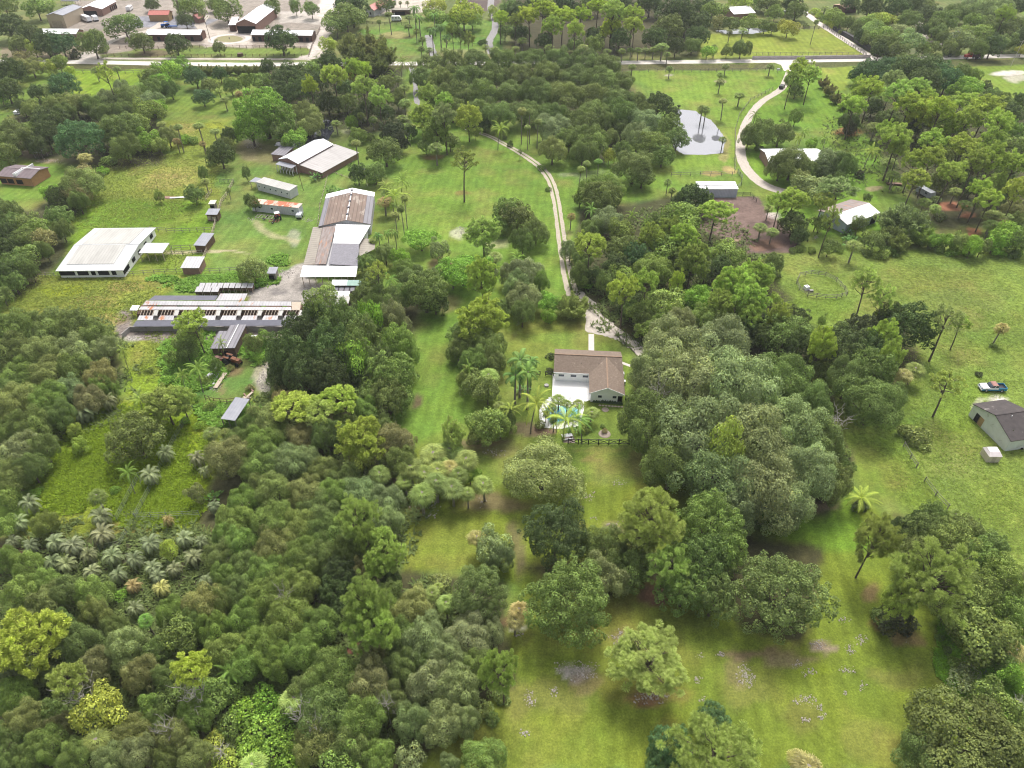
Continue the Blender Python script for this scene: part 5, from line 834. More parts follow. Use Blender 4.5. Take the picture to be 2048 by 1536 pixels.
# ---------------------------------------------------------------- long barn with several roofs
st, b_, rf = gable('long_rusty_barn', 'long barn with brown corrugated gable roof and white ridge cap', 'barn', (636.7, 454), (741.5, 449.6), (659, 389), 3.4, 5.2, 'y', WALLR, BROWNR, .3, trim=TRIM, asym=.55)
L_, W_ = st.L, st.W; zf = lambda x: 3.56 + (1.8 * x / (L_ * .55) if x < L_ * .55 else 1.8 * (L_ - x) / (L_ * .45))
for xa, xb, nm in ((.0, L_ * .1, 'grey_roof_edge'), (L_ * .86, L_, 'grey_roof_edge')): MB().slab([(xa, 0, zf(xa) + .03), (xb, 0, zf(xb) + .03), (xb, W_ - 3.2, zf(xb) + .03), (xa, W_ - 3.2, zf(xa) + .03)], .05).build(nm, GREYR, rf)
MB().slab([(0, W_ - 3.2, zf(0) + .04), (L_ * .55, W_ - 3.2, zf(L_ * .55) + .04), (L_ * .55, W_, zf(L_ * .55) + .04), (0, W_, zf(0) + .04)], .06).slab([(L_ * .55, W_ - 3.2, zf(L_ * .55) + .04), (L_, W_ - 3.2, zf(L_) + .04), (L_, W_, zf(L_) + .04), (L_ * .55, W_, zf(L_ * .55) + .04)], .06).build('white_roof_band', CLEANW, rf)
for f in (.15, .35, .55, .75, .9): MB().box(L_ * .55 - .35, W_ * f, 5.3, L_ * .55 + .35, W_ * f + .5, 5.75).build('roof_vent', GREYR, rf)
lb = P(670, 500); big = empty('patchwork_barn', (lb.x, lb.y, 0), 0, 'patchwork barn roofed in white, rust, tan and grey sheets by the sandy yard', 'barn')
def pp(nm, pts, zs, mat, th=.1): return plate(nm, None, None, pts, zs, mat, th, big, lb)
pp('white_sheet_roof', [(666, 486.5), (719, 487), (741, 450), (672, 448.5)], (4.2, 4.2, 4.4, 4.4), CLEANW)
pp('plank_roof', [(606.5, 530), (629, 529), (645, 453.5), (626, 454)], (2.9, 3.3, 3.3, 2.9), TANR)
pp('rusty_roof', [(629.6, 529), (652, 528), (672, 450), (645.6, 453.5)], (3.36, 3.9, 3.9, 3.36), STREAK)
pp('tile_roof', [(657, 528), (715, 532), (718.5, 487.6), (666, 487.2)], (4.0, 4.0, 4.15, 4.15), SLATE)
pp('tan_side_roof', [(718, 513), (749.5, 498), (750, 480.6), (721, 474)], (3.3, 2.9, 2.9, 3.3), TANR)
pp('front_white_roof', [(600, 553.7), (712, 553), (715, 532.4), (605.7, 531)], (3.4, 3.4, 4.3, 4.0), CLEANW, .12)
q1, q2, q3, q4 = [P(*a, 2) - Vector((lb.x, lb.y, 2)) for a in ((612, 540), (708, 541), (735, 462), (640, 462))]
MB().hexa([q1, q2, q3, q4], [p + Vector((0, 0, 2.8)) for p in (q1, q2, q3, q4)]).build('walls', WALLR, big)
for i in range(9):
    a = P(604 + i * 13, 552.5, 3.3) - Vector((lb.x, lb.y, 0)); MB().box(a.x - .08, a.y - .08, 0, a.x + .08, a.y + .08, a.z).build('post', WOODT, big)
plate('green_white_shelter', 'narrow shelter with half white half pale green roof in front of the patchwork barn', 'shelter', [(665, 571), (723, 571), (724, 560), (665, 560)], (2.4, 2.4, 2.9, 2.9), GREENR, .1)
sh = bpy.data.objects['green_white_shelter']; xs = [v_.co.x for v_ in sh.data.vertices]; ys = [v_.co.y for v_ in sh.data.vertices]; MB().box(min(xs) + .2, min(ys) + .3, -.0, max(xs) - .2, max(ys) - .3, 2.3).build('walls', WOODB, sh)
MB().slab([(min(xs) - .02, min(ys) - .02, 2.46), (0, min(ys) - .02, 2.46), (0, max(ys), 2.96), (min(xs) - .02, max(ys), 2.96)], .05).build('white_half', CLEANW, sh)
# hutches: rows of small caged boxes
def hutch_row(n, A, B, dep, hgt, label, grp, mat=RUSTW, gap=.18):
    a, b2 = P(*A), P(*B); d = (b2 - a); L0 = d.length / n; ang_ = math.atan2(d.y, d.x); me = me2 = me3 = None
    for i in range(n):
        p = a + d * (i / n); o_ = empty('rabbit_hutch', p, ang_, (label + ', ' + ('leftmost' if i == 0 else 'rightmost' if i == n - 1 else ORD[i] + ' from left')), 'hutch', grp)
        if me is None:
            w2 = L0 - gap; me = MB().slab([(0, -.1, hgt), (w2, -.1, hgt), (w2, dep, hgt + .35), (0, dep, hgt + .35)], .07).mesh('hutch_roof'); me.materials.append(mat)
            c_ = MB().box(.1, .1, .7, w2 - .1, dep - .15, hgt - .05)
            me2 = c_.mesh('hutch_cage'); me2.materials.append(WOODB); c_ = MB()
            for x in (.08, w2 - .2):
                for y in (0, dep - .25): c_.box(x, y, 0, x + .1, y + .1, hgt - .02)
            me3 = c_.mesh('hutch_legs'); me3.materials.append(WOODT)
        link('hutch_roof', me, None, o_); link('cage', me2, None, o_); link('legs', me3, None, o_)
hutch_row(9, (400, 586), (509, 586), 1.9, 1.7, 'rust-spotted hutch in the row behind the shade cloth', 'hutches in the rear row')
hutch_row(3, (393, 594), (441, 594), 2.0, 1.7, 'rusty hutch just behind the shade cloth', 'hutches behind the shade cloth')
hutch_row(5, (680, 584), (718, 584), 2.0, 1.8, 'hutch in the row below the green and white shelter', 'hutches below the shelter')
hutch_row(4, (668, 592), (712, 592), 1.6, 1.6, 'grey hutch in the second row below the shelter', 'hutches in the second row', GREYR)
hutch_row(2, (662, 601), (701, 601), 1.6, 1.6, 'white topped hutch nearest the dark tree mound', 'white topped hutches', CLEANW, .1)
hutch_row(2, (672, 618), (700, 618), 3.0, 1.8, 'large pale hutch beside the bright tree', 'large pale hutches', DIRTYW, .1)
# kennel block
kb = P(420, 640); kn = empty('kennel_block', (kb.x, kb.y, 0), 0, 'long low kennel block with white sheet roofs and dark shade cloths', 'kennels')
def kp(nm, pts, zs, mat, th=.07): return plate(nm, None, None, pts, zs, mat, th, kn, kb)
kp('rear_shade_cloth', [(297, 600.5), (430, 600.5), (436, 591), (309.5, 591)], (2.5, 2.5, 2.2, 2.2), SHADE, .03)
kp('rear_roof', [(285, 610), (583, 611.5), (582, 603), (292, 601.2)], (2.4, 2.4, 2.7, 2.7), RUSTW)
kp('wide_roof_piece', [(431.5, 601), (488, 601), (495, 587), (441, 587)], (2.75, 2.75, 3.1, 3.1), RUSTW)
kp('middle_roof', [(277, 619), (583, 620), (582, 614), (282, 613)], (2.4, 2.4, 2.2, 2.2), RUSTW)
kp('tan_end_roof', [(583.5, 620), (600, 620), (602, 604), (583.5, 604)], (2.4, 2.4, 2.7, 2.7), WOODT)
kp('front_shade_cloth', [(265, 653), (577, 651), (580.5, 639.5), (272.5, 641)], (1.9, 1.9, 2.25, 2.25), SHADE, .03)
q1, q2, q3, q4 = [P(*a, 0) - Vector((kb.x, kb.y, 0)) for a in ((277, 660), (590, 660), (595, 622), (300, 622))]
MB().hexa([p + Vector((0, 0, .0)) for p in (q1, q2, q3, q4)], [p + Vector((0, 0, .12)) for p in (q1, q2, q3, q4)]).build('slab', CEMENT, kn)
for i in range(8):
    x0 = 274 + 41.6 * i
    kp('pen_roof', [(x0, 640), (x0 + 31, 640), (x0 + 33, 631), (x0 + 4.5, 631)], (2.1, 2.1, 2.3, 2.3), RUSTW)
    kp('partition_roof', [(x0 + 31.5, 631), (x0 + 40, 631), (x0 + 43, 620), (x0 + 35, 620)], (2.12, 2.12, 2.3, 2.3), DIRTYW)
    for k in range(5):
        a, b2 = P(x0 + 6 + k * 6, 631, 2.2), P(x0 + 10 + k * 6, 620.5, 2.3); a -= Vector((kb.x, kb.y, 0)); b2 -= Vector((kb.x, kb.y, 0)); MB().tube(a, b2, .06, n=4).build('rafter', WOODT, kn)
    a = P(x0, 662) - Vector((kb.x, kb.y, 0)); MB().tube((a.x, a.y, 0), (a.x, a.y + .4, 2.0), .05, n=5).build('prop', WOODT, kn)
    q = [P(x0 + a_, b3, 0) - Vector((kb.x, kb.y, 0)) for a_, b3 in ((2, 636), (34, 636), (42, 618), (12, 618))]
    MB().hexa([p + Vector((0, 0, .13)) for p in q], [p + Vector((0, 0, 1.3)) for p in q]).build('pen_shade_block', WOODB, kn)  # solid brown block stands in for the shaded pen interior
wl = MB()
for a, c in (((246, 676), (262, 662)), ((262, 662), (590, 662.5))): 
    a, c = P(*a), P(*c); d = (c - a).normalized(); nn = Vector((-d.y, d.x, 0)) * .1; wl.hexa([a - nn, c - nn, c + nn, a + nn], [p + Vector((0, 0, 1.3)) for p in (a - nn, c - nn, c + nn, a + nn)])
tag(wl.build('block_wall', CEMENT), 'low stained cement block wall in front of the kennel block', 'wall')
lean('little_white_canopy', 'little white canopy at the left end of the kennel block', 'canopy', (259, 620.5), (274, 620.5), (263.5, 612), 2.0, 2.2, CLEANW, posts=2)
st, b_, rf = lean('grey_kennel_shed', 'grey sheet-roofed shed running forward from the kennel block', 'shed', (436, 697), (470, 697), (449, 650), 2.6, 2.8, GREYR, WOODB, along='x'); MB().box(st.L * .48, 0, 2.86, st.L * .52, st.W, 2.9).build('pale_seam', TRIM, rf); opening(st, b_, st.wall, 455, 702, 1.2, 1.6, .1, 'door')
lean('grey_side_shed', 'lower grey roof beside the grey kennel shed behind the palm', 'shed', (420, 697), (437, 697), (430, 663), 2.0, 2.2, GREYR, WOODB)
lean('lilac_roofed_shed', 'small open shed with lilac-grey roof at the edge of the left wood', 'shed', (441, 837), (470, 841), (472.5, 796), 2.3, 2.6, SLATEW, None, posts=3, pm=WOODG)
# ---------------------------------------------------------------- barn with the white ridge
st, b_, rf = gable('white_ridged_barn', 'red barn with white gable roof and wide grey lean-to roof', 'barn', (556, 319), (596.4, 328.4), (625.8, 280), 3.5, 4.8, 'y', WALLP, WROOFY, .3)
lean('grey_lean_to', 'wide grey lean-to roof on the right side of the white ridged barn', 'lean-to', (594, 331), (643.6, 343.7), (663, 289.5), 3.0, 2.0, M('pale_grey_sheet', (.44, .42, .41), (.36, .34, .33), .6, .7, c3=(.3, .26, .24), thr=.6, scale3=.4, rib=1, ribs=.9, ribc=.86, stretch=(.3, 1, 1)), WALLP, along='x')
lean('columned_porch', 'grey porch roof on pale posts at the front of the white ridged barn', 'porch', (550.6, 328), (583.4, 336.6), (558.8, 323), 2.7, 3.0, SLATEW, posts=6, pm=TRIM)
lean('dark_side_shed', 'low dark roofed shed at the left of the white ridged barn', 'shed', (541, 308), (568, 311), (567, 293), 2.4, 2.7, GREYR, WALLP)
# trailers
st, b_, rf = lean('white_mobile_home', 'long white mobile home with pale roof and row of small windows', 'mobile home', (511, 364), (578.6, 381.7), (524.6, 354), 2.9, 3.05, DIRTYW, WALLR, over=.15)
for i in range(6): opening(st, b_, st.wall, 519 + i * 11, 372 + i * 3.1, .8, .7, 1.3)
lean('metal_awning', 'flat grey awning at the left end of the white mobile home', 'awning', (499, 363), (511, 365), (509, 355), 2.5, 2.6, SLATEW, posts=2)
st, b_, rf = lean('rusty_mobile_home', 'long mobile home with orange rust streaked roof and white sides', 'mobile home', (500, 406), (597, 416), (504, 397.4), 2.8, 2.95, RUSTR, WALLR, over=.15)
for px, py in ((544, 417), (586, 421), (520, 414)): opening(st, b_, st.wall, px, py, 1.0, .8, 1.2)
# ---------------------------------------------------------------- far left barn
st, b_, rf = gable('brown_roofed_barn', 'old barn with purplish brown roof, white pipes and orange brick walls', 'barn', (-8, 352.5), (61.8, 358), (86.6, 334), 3.0, 4.0, 'x', WALLO, M('purple_brown_roof', (.2, .16, .17), (.15, .12, .125), .6, .85, rib=0, ribs=.7, ribc=.8), .5)
for px in (8, 26, 46): opening(st, b_, st.wall, px, 360, 2.4, 1.6, .5, 'opening')
MB().box(st.L * .5, .3, 3.3, st.L * .52, st.W * .5, 4.35).build('white_pipe', TRIM, rf)
MB().box(st.L * .56, .3, 3.3, st.L * .58, st.W * .95, 4.3).build('white_pipe', TRIM, rf); MB().box(st.L * .4, st.W * .62, 3.95, st.L * .95, st.W * .65, 4.02).build('white_pipe', TRIM, rf)
lean('ruined_shed', 'small ruined grey shed behind the brown roofed barn', 'shed', (64, 304), (81, 305), (66, 297), 2.2, 2.6, DIRTYW, None, posts=3, pm=WOODG)
# ---------------------------------------------------------------- east side
st, b_, rf = lean('pond_paddock_shed', 'long white roofed shed with pale blue metal front by the dirt pen', 'shed', (1397, 377.5), (1477.4, 377.3), (1396.5, 364.6), 3.0, 3.4, CLEANW, WALLM, over=.15); MB().box(0, st.W * .45, 3.3, st.L, st.W * .55, 3.36).build('roof_seam', GREYR, rf)
st, b_, rf = gable('rusty_white_barn', 'barn with brown rusted back slope and white front slope among palms', 'barn', (1694, 450.7), (1761, 427), (1718.4, 393.7), 3.2, 4.6, 'x', WALLM, STREAK, .4, asym=.45)
MB().slab([(0, -.05, 3.4), (st.L, -.05, 3.4), (st.L, st.W * .45, 4.8), (0, st.W * .45, 4.8)], .03).build('white_slope', CLEANW, rf); opening(st, b_, st.wall, 1712, 455, 2.4, 2.2, .1, 'open_bay', mat=WALLB); opening(st, b_, st.wall, 1745, 441, 2.4, 2.0, .1, 'open_bay')
st, b_, rf = gable('hidden_white_house', 'white roofed house mostly hidden under two big oaks', 'house', (1538, 326), (1658, 326), (1529, 298), 3.0, 4.2, 'x', WALLP, CLEANW, .4)
st, b_, rf = gable('far_white_house', 'far house with white metal roof beyond the mown field', 'house', (1467.7, 29), (1511.6, 26), (1465, 14), 3.2, 5.2, 'x', WALLP, CLEANW, .4)
opening(st, b_, st.wall, 1490, 32, 4, 1.6, .6, 'opening')
gable('far_tan_shed', 'far open shed with tan roof in the north-eastern trees', 'shed', (1690, 17), (1716, 14), (1680, 8), 3.0, 3.8, 'x', WALLB, M('tan_roof', (.5, .34, .24), None, 1), .3)
# right-edge house
st, b_, rf = gable('dark_roofed_house', 'white block house with dark stained roof at the right edge', 'house', (2021.7, 884), (2090, 874), (1963.8, 805.7), 3.0, 5.0, 'x', WALLG, DARKR, .25)
# ---------------------------------------------------------------- stable complex north of the road
def openings(st, b_, lst, w_, h_, z0, kind='stall_door', mat=None):
    for px, py in lst: opening(st, b_, st.wall, px, py, w_, h_, z0, kind, mat=mat)
st, b_, rf = gable('brick_stable', 'long brick stable with white metal roof, left of the ring drive', 'stable', (290, 69.5), (400.6, 70), 9.0, 3.2, 4.6, 'x', WALLB, CLEANW, .4)
openings(st, b_, [(303, 78), (317, 78), (340, 78), (370, 78), (384, 78)], 1.5, 2.1, .1); openings(st, b_, [(404, 76)], 2.2, 2.4, .1)
st, b_, rf = gable('brick_stable', 'long brick stable with white metal roof behind the big round oak', 'stable', (501, 70), (624, 71.5), 9.0, 3.2, 4.6, 'x', WALLB, CLEANW, .4)
openings(st, b_, [(507, 78), (520, 78), (535, 78), (602, 80), (614, 80)], 1.6, 2.1, .1)
st, b_, rf = gable('western_stable', 'white roofed stable partly hidden by dark trees at the far left', 'stable', (78, 68), (152, 68.4), 9.0, 3.2, 4.6, 'x', WALLP, CLEANW, .4); openings(st, b_, [(148, 74), (140, 74)], 2, 2.2, .1)
st, b_, rf = gable('arena_barn', 'tall white roofed arena barn with wide dark open front', 'barn', (470, 47.5), (512, 48), 38.0, 5.0, 7.4, 'y', WALLP, CLEANW, .5); opening(st, b_, st.wall, 492, 54, 10.2, 3.6, .1, 'open_front'); MB().slab([(.5, -.35, 5.1), (st.L - .5, -.35, 5.1), (st.L / 2, -.35, 7.3), (st.L / 2, -.35, 7.3)], .05) 
lean('arena_side_wing', 'low white roofed brick wing on the left of the arena barn', 'wing', (456, 48.5), (471, 48), 14.0, 3.4, 4.4, CLEANW, WALLB)
st, b_, rf = gable('tan_warehouse', 'tall tan metal warehouse with pale grey gable roof', 'warehouse', (91, 31), (125.5, 31.5), (149, 13.5), 6.4, 7.6, 'y', WALLT, SLATEW, .2); openings(st, b_, [(108, 45), (120, 46)], 1.0, 2.1, .1, 'door', mat=M('tan_door', (.36, .28, .2)))
MB().box(st.L * .25, -.2, .02, st.L * .8, .17, 3.4).build('roller_door', M('roller_door', (.42, .35, .26), None, 1, rib=2, ribs=2), b_)
st, b_, rf = gable('open_garage', 'brick garage with bright white roof and wide open front bay', 'garage', (158, 18.5), (203.7, 18.5), (222, 2.5), 3.8, 5.6, 'y', WALLP, CLEANW, .6); opening(st, b_, st.wall, 181, 24, 9.0, 2.6, .1, 'open_bay'); 
for i in range(6): opening(st, b_, st.wall, 206 + i * 2.6, 18 - i * 2, 1.6, 2.6, .1, 'side_bay')
st, b_, rf = gable('red_roofed_shed', 'ochre walled building with red metal roof on the dark yard', 'building', (295, 30.5), (337, 30.3), 7.5, 3.4, 5.0, 'x', WALLY, REDR, .4); opening(st, b_, st.wall, 340, 34, 1.2, 2, .1, 'door')
st, b_, rf = gable('little_red_roofed_shed', 'little shed with steep red roof beside the stable drive', 'shed', (382, 35), (396, 38), 5.0, 2.6, 4.4, 'y', WALLP, REDR, .5); opening(st, b_, st.wall, 390, 41, 1.2, 1.6, .1, 'opening')
st, b_, rf = gable('coral_roofed_house', 'white house with coral metal roof beside the parked van', 'house', (728, 20), (748, 21.5), (757, -6), 3.4, 5.6, 'y', WALLR, CORAL, .5); openings(st, b_, [(733, 27), (741, 27)], 1.4, 1.5, .9, 'window')
st, b_, rf = lean('flat_roofed_stall', 'low flat roofed stall with small palms growing behind it', 'stall', (782, 20), (820, 20), 5.0, 2.8, 3.0, TANR, WOODB); opening(st, b_, st.wall, 800, 26, 6, 1.8, .2, 'open_front')
st, b_, rf = lean('dark_lodge', 'dark low lodge with small window at the top of the view', 'lodge', (912, 4), (935, 4), 7.0, 2.8, 3.4, M('lodge_roof', (.12, .11, .11)), WALLB)
lean('brick_kennel', 'long white roofed run at the far left top edge', 'run', (120, 2), (155, 2), 4.0, 2.4, 2.8, M('dark_run_roof', (.12, .12, .14)), None, posts=4)
# ---------------------------------------------------------------- vehicles
def wheels(o, xs, w_, r, n='wheel'):
    me = MB().tube((0, -.11, 0), (0, .11, 0), r, n=14).mesh('tyre'); me.materials.append(TYRE); ri = MB().tube((0, -.13, 0), (0, .13, 0), r * .55, n=10).mesh('rim'); ri.materials.append(STEEL)
    for x in xs:
        for y in (-w_ / 2 + .1, w_ / 2 - .1):
            t_ = link(n, me, None, o); t_.location = (x, y, r); link('rim', ri, None, t_)
def pickup(loc, rz, label):
    o = empty('pickup_truck', loc, rz, label, 'pickup truck')
    low = [(2.7, .45), (2.75, .75), (-2.7, .75), (-2.7, .4)]
    MB().prism([(2.72, .42), (2.78, .78), (-2.7, .78), (-2.7, .42)], -.98, .98, 'y').build('lower_body', PAINTB, o)
    MB().prism([(2.76, .785), (2.6, 1.06), (1.25, 1.16), (-.75, 1.14), (-.75, .785)], -.96, .96, 'y').build('upper_body', PAINTW, o)
    MB().prism([(1.25, 1.165), (.55, 1.68), (-.55, 1.7), (-.75, 1.165)], -.84, .84, 'y').build('windows', GLASS, o)
    MB().prism([(.62, 1.66), (.5, 1.78), (-.55, 1.79), (-.62, 1.68)], -.8, .8, 'y').build('cab_roof', CABR, o)
    for y in (-.85, .83): MB().prism([(.1, 1.16), (.04, 1.7), (-.06, 1.7), (0, 1.16)], y, y + .025, 'y').build('door_pillar', PAINTW, o)
    b_ = MB(); b_.box(-2.7, -.97, .79, -.78, -.86, 1.2); b_.box(-2.7, .86, .79, -.78, .97, 1.2); b_.box(-2.7, -.85, .79, -2.6, .85, 1.2); b_.build('bed_sides', PAINTB, o); MB().box(-2.59, -.85, .79, -.78, .85, .84).build('bed_floor', BLACKM, o)
    MB().box(2.74, -.95, .4, 2.92, .95, .62).build('bumper', STEEL, o); MB().box(-2.85, -.95, .4, -2.72, .95, .6).build('bumper', STEEL, o)
    for y in (-.8, .55): MB().box(2.68, y, .8, 2.79, y + .25, .95).build('headlight', GLASS, o)
    wheels(o, (1.75, -1.7), 1.95, .38); return o
pickup(P(1983, 779), R(178), 'white and blue pickup truck with faded red cab roof in the pasture')
def dump(loc, rz):
    o = empty('dump_truck', loc, rz, 'red dump truck driving along the far right of the road', 'dump truck')
    MB().box(-4.4, -.5, .8, 4.2, .5, 1.05).build('chassis', BLACKM, o)
    MB().prism([(4.3, 1.0), (4.3, 1.9), (2.7, 2.15), (2.7, 1.0)], -.85, .85, 'y').build('hood', PAINTR, o)
    c_ = MB().prism([(2.69, 1.0), (2.69, 2.1), (2.3, 2.95), (1.1, 2.95), (1.1, 1.0)], -1.1, 1.1, 'y').build('cab', PAINTR, o)
    MB().prism([(2.66, 2.15), (2.36, 2.8), (2.32, 2.8), (2.6, 2.15)], -.95, .95, 'y').build('windscreen', GLASS, c_); MB().box(1.5, -1.13, 2.1, 2.25, 1.13, 2.75).build('side_window', GLASS, c_)
    MB().prism([(.9, 1.2), (.9, 3.0), (-4.6, 2.9), (-4.7, 1.6), (-4.3, 1.2)], -1.22, 1.22, 'y').build('dump_bed', M('bed_steel', (.09, .07, .1), (.16, .05, .05), 1.2, .6), o)
    MB().box(-4.5, -1.1, 2.95, .8, 1.1, 3.1).build('load', M('red_load', (.35, .12, .1), (.2, .08, .07), 2), o)
    for i in range(5): MB().box(-4.0 + i * 1.1, -1.3, 1.3, -3.85 + i * 1.1, 1.3, 2.9).build('bed_rib', BLACKM, o)
    MB().tube((1.0, .9, 1), (1.0, .9, 3.4), .09).build('exhaust', STEEL, o); MB().box(4.3, -1.1, .5, 4.5, 1.1, .9).build('bumper', STEEL, o)
    wheels(o, (3.3, -1.2, -2.4, -3.6), 2.4, .52)
dump(P(1944, 117.5), R(184))
def box_vehicle(name, label, cat, loc, rz, L_, W_, Hh, mat, wins=3, cab=0, base=.55, group=None):
    o = empty(name, loc, rz, label, cat, group); h2 = L_ / 2; w2 = W_ / 2
    MB().prism([(h2 - cab, base), (h2 - .05, base + .3), (h2 - .05 - cab * .25, base + (Hh - base) * .55), (h2 - cab, Hh), (-h2, Hh - .05), (-h2, base)] if cab else [(h2, base + .3), (h2 - .5, Hh), (-h2 + .15, Hh), (-h2, base + .3), (-h2 + .3, base), (h2 - 1.2, base)], -w2, w2, 'y').build('body', mat, o)
    for i in range(wins):
        x = -h2 + L_ * (i + .6) / (wins + .4)
        for y in (-w2 - .02, w2 - .01): MB().box(x - .4, y, Hh * .58, x + .4, y + .03, Hh * .8).build('window', GLASS, o)
    if cab: MB().prism([(h2 - .3 - cab * .2, base + (Hh - base) * .58), (h2 - cab + .02, Hh - .06), (h2 - cab - .1, Hh - .1), (h2 - .45 - cab * .2, base + (Hh - base) * .5)], -w2 + .12, w2 - .12, 'y').build('windscreen', GLASS, o)
    MB().box(-h2 + .3, -w2 + .1, .3, h2 - .4, w2 - .1, base).build('underbody', BLACKM, o); wheels(o, (h2 * .62, -h2 * .55), W_ - .1, .36); return o
def aim(a, b): p, q = P(*a), P(*b); return (p + q) / 2, math.atan2((q - p).y, (q - p).x), (q - p).length
c_, a_, _l = aim((162, 38), (186, 47)); box_vehicle('travel_trailer', 'long white travel trailer with small windows parked by the tan warehouse', 'trailer', c_, a_, 9.5, 2.5, 3.1, PAINTW, 5)
c_, a_, _l = aim((187, 38), (197, 45)); box_vehicle('travel_trailer', 'shorter white trailer parked right beside the long white one', 'trailer', c_, a_, 5.5, 2.4, 2.7, PAINTW, 2)
c_, a_, _l = aim((254, 26), (266, 16)); box_vehicle('horse_trailer', 'white trailer standing on the sandy drive beyond the garage', 'trailer', c_, a_, 6.5, 2.4, 2.6, PAINTW, 2)
c_, a_, _l = aim((784, 42), (803, 42)); box_vehicle('camper_van', 'white camper van parked between fence and flat roofed stall', 'van', c_, a_, 6.0, 2.2, 2.8, PAINTW, 3, cab=1.2)
c_, a_, _l = aim((1566, 27), (1577, 27)); box_vehicle('parked_car', 'silver car parked beyond the golden flowering tree', 'car', c_, a_, 4.5, 1.8, 1.5, M('silver_paint', (.5, .52, .55), None, 1, .3), 2, cab=1.3, base=.4)
c_, a_, _l = aim((1878, 77), (1883, 72)); box_vehicle('parked_truck', 'small white truck beside the sandy track in the north-eastern trees', 'truck', c_, a_, 5.0, 2.0, 2.2, PAINTW, 1, cab=1.4)
c_, a_, _l = aim((34, 230), (42, 224)); box_vehicle('parked_car', 'white car half hidden by trees in the left field', 'car', c_, a_, 4.4, 1.8, 1.5, PAINTW, 2, cab=1.3, base=.4)
c_, a_, _l = aim((1558, 181), (1569, 171)); box_vehicle('parked_car', 'dark car on the eastern gravel drive by the pines', 'car', c_, a_, 4.4, 1.8, 1.45, BLACKM, 2, cab=1.3, base=.4)
c_, a_, _l = aim((1838, 386), (1860, 398)); box_vehicle('abandoned_camper', 'dull grey abandoned camper under the eastern pines', 'camper', c_, a_, 6.5, 2.4, 2.4, M('dull_grey_paint', (.36, .38, .4), (.24, .25, .27), 1), 2)
c_, a_, _l = aim((597, 440), (603, 430)); box_vehicle('small_silver_trailer', 'small silver trailer at the end of the junk row by the rusty mobile home', 'trailer', c_, a_, 3.2, 1.6, 1.5, M('silver_skin', (.6, .62, .66), None, 1, .3), 1)
c_, a_, _l = aim((1780, 369), (1796, 370)); o = empty('rowing_boat', (c_.x, c_.y, 0), a_, 'dark upturned boat lying on the grass by the leaning pole', 'boat'); MB().prism([(-2.4, .0), (2.2, .0), (2.7, .5), (-2.5, .55)], -.7, .7, 'y').build('hull', WOODB, o); MB().box(-2.2, -.6, .56, 2.3, .6, .6).build('thwart_deck', WALLP, o)
def tractor(name, label, px, py, rz, mat, s=1.0, canopy=None):
    o = empty(name, P(px, py), rz, label, 'tractor'); o.scale = (s, s, s)
    MB().prism([(.3, .7), (.3, 1.5), (2.1, 1.35), (2.2, .7)], -.38, .38, 'y').build('engine_hood', mat, o); MB().box(-.9, -.3, .6, .4, .3, 1.0).build('frame', BLACKM, o); MB().box(-.7, -.3, 1.05, -.3, .3, 1.5).build('seat', BLACKM, o)
    me = MB().tube((0, -.2, 0), (0, .2, 0), .75, n=14)
    for y in (-.8, .8): t_ = me.build('rear_wheel', TYRE, o); t_.location = (-.6, y, .75); me = MB().tube((0, -.2, 0), (0, .2, 0), .75, n=14)
    for y in (-.6, .6): t_ = MB().tube((0, -.12, 0), (0, .12, 0), .4, n=12).build('front_wheel', TYRE, o); t_.location = (1.7, y, .4)
    for y in (-.55, .55): MB().box(-1.3, y - .2, 1.5, .1, y + .2, 1.58).build('fender', mat, o)
    MB().tube((1.4, .2, 1.3), (1.4, .2, 2.1), .05).build('exhaust', BLACKM, o)
    if canopy:
        MB().box(-1.1, -.8, 2.3, .5, .8, 2.38).build('canopy', canopy, o)
        for x in (-1.0, .4):
            for y in (-.7, .7): MB().tube((x, y, 1.0), (x, y, 2.3), .04, n=5).build('canopy_post', BLACKM, o)
    return o
tractor('red_tractor', 'old red tractor with white canopy in front of the rusty mobile home', 556, 438, 2.0, M('faded_tractor_red', (.3, .06, .04)), 1.0, TRIM)
tractor('rusted_loader', 'rust brown loader tractor in the junk pile by the grey kennel shed', 464, 726, -.4, RUSTM, 1.25)
tractor('blue_tractor', 'bright blue tractor parked behind the left brick stable', 333, 55, 3.1, M('tractor_blue', (.02, .14, .55)), 1.3, M('tractor_blue_roof', (.02, .12, .45)))
o = empty('flatbed_trailer', P(345, 55.5), .02, 'long blue flatbed trailer coupled behind the blue tractor', 'trailer'); MB().box(-3.4, -1.1, .8, 3.2, 1.1, 1.05).build('deck', M('flatbed_blue', (.04, .1, .3)), o); wheels(o, (-2.2, -1.2), 2.2, .4)
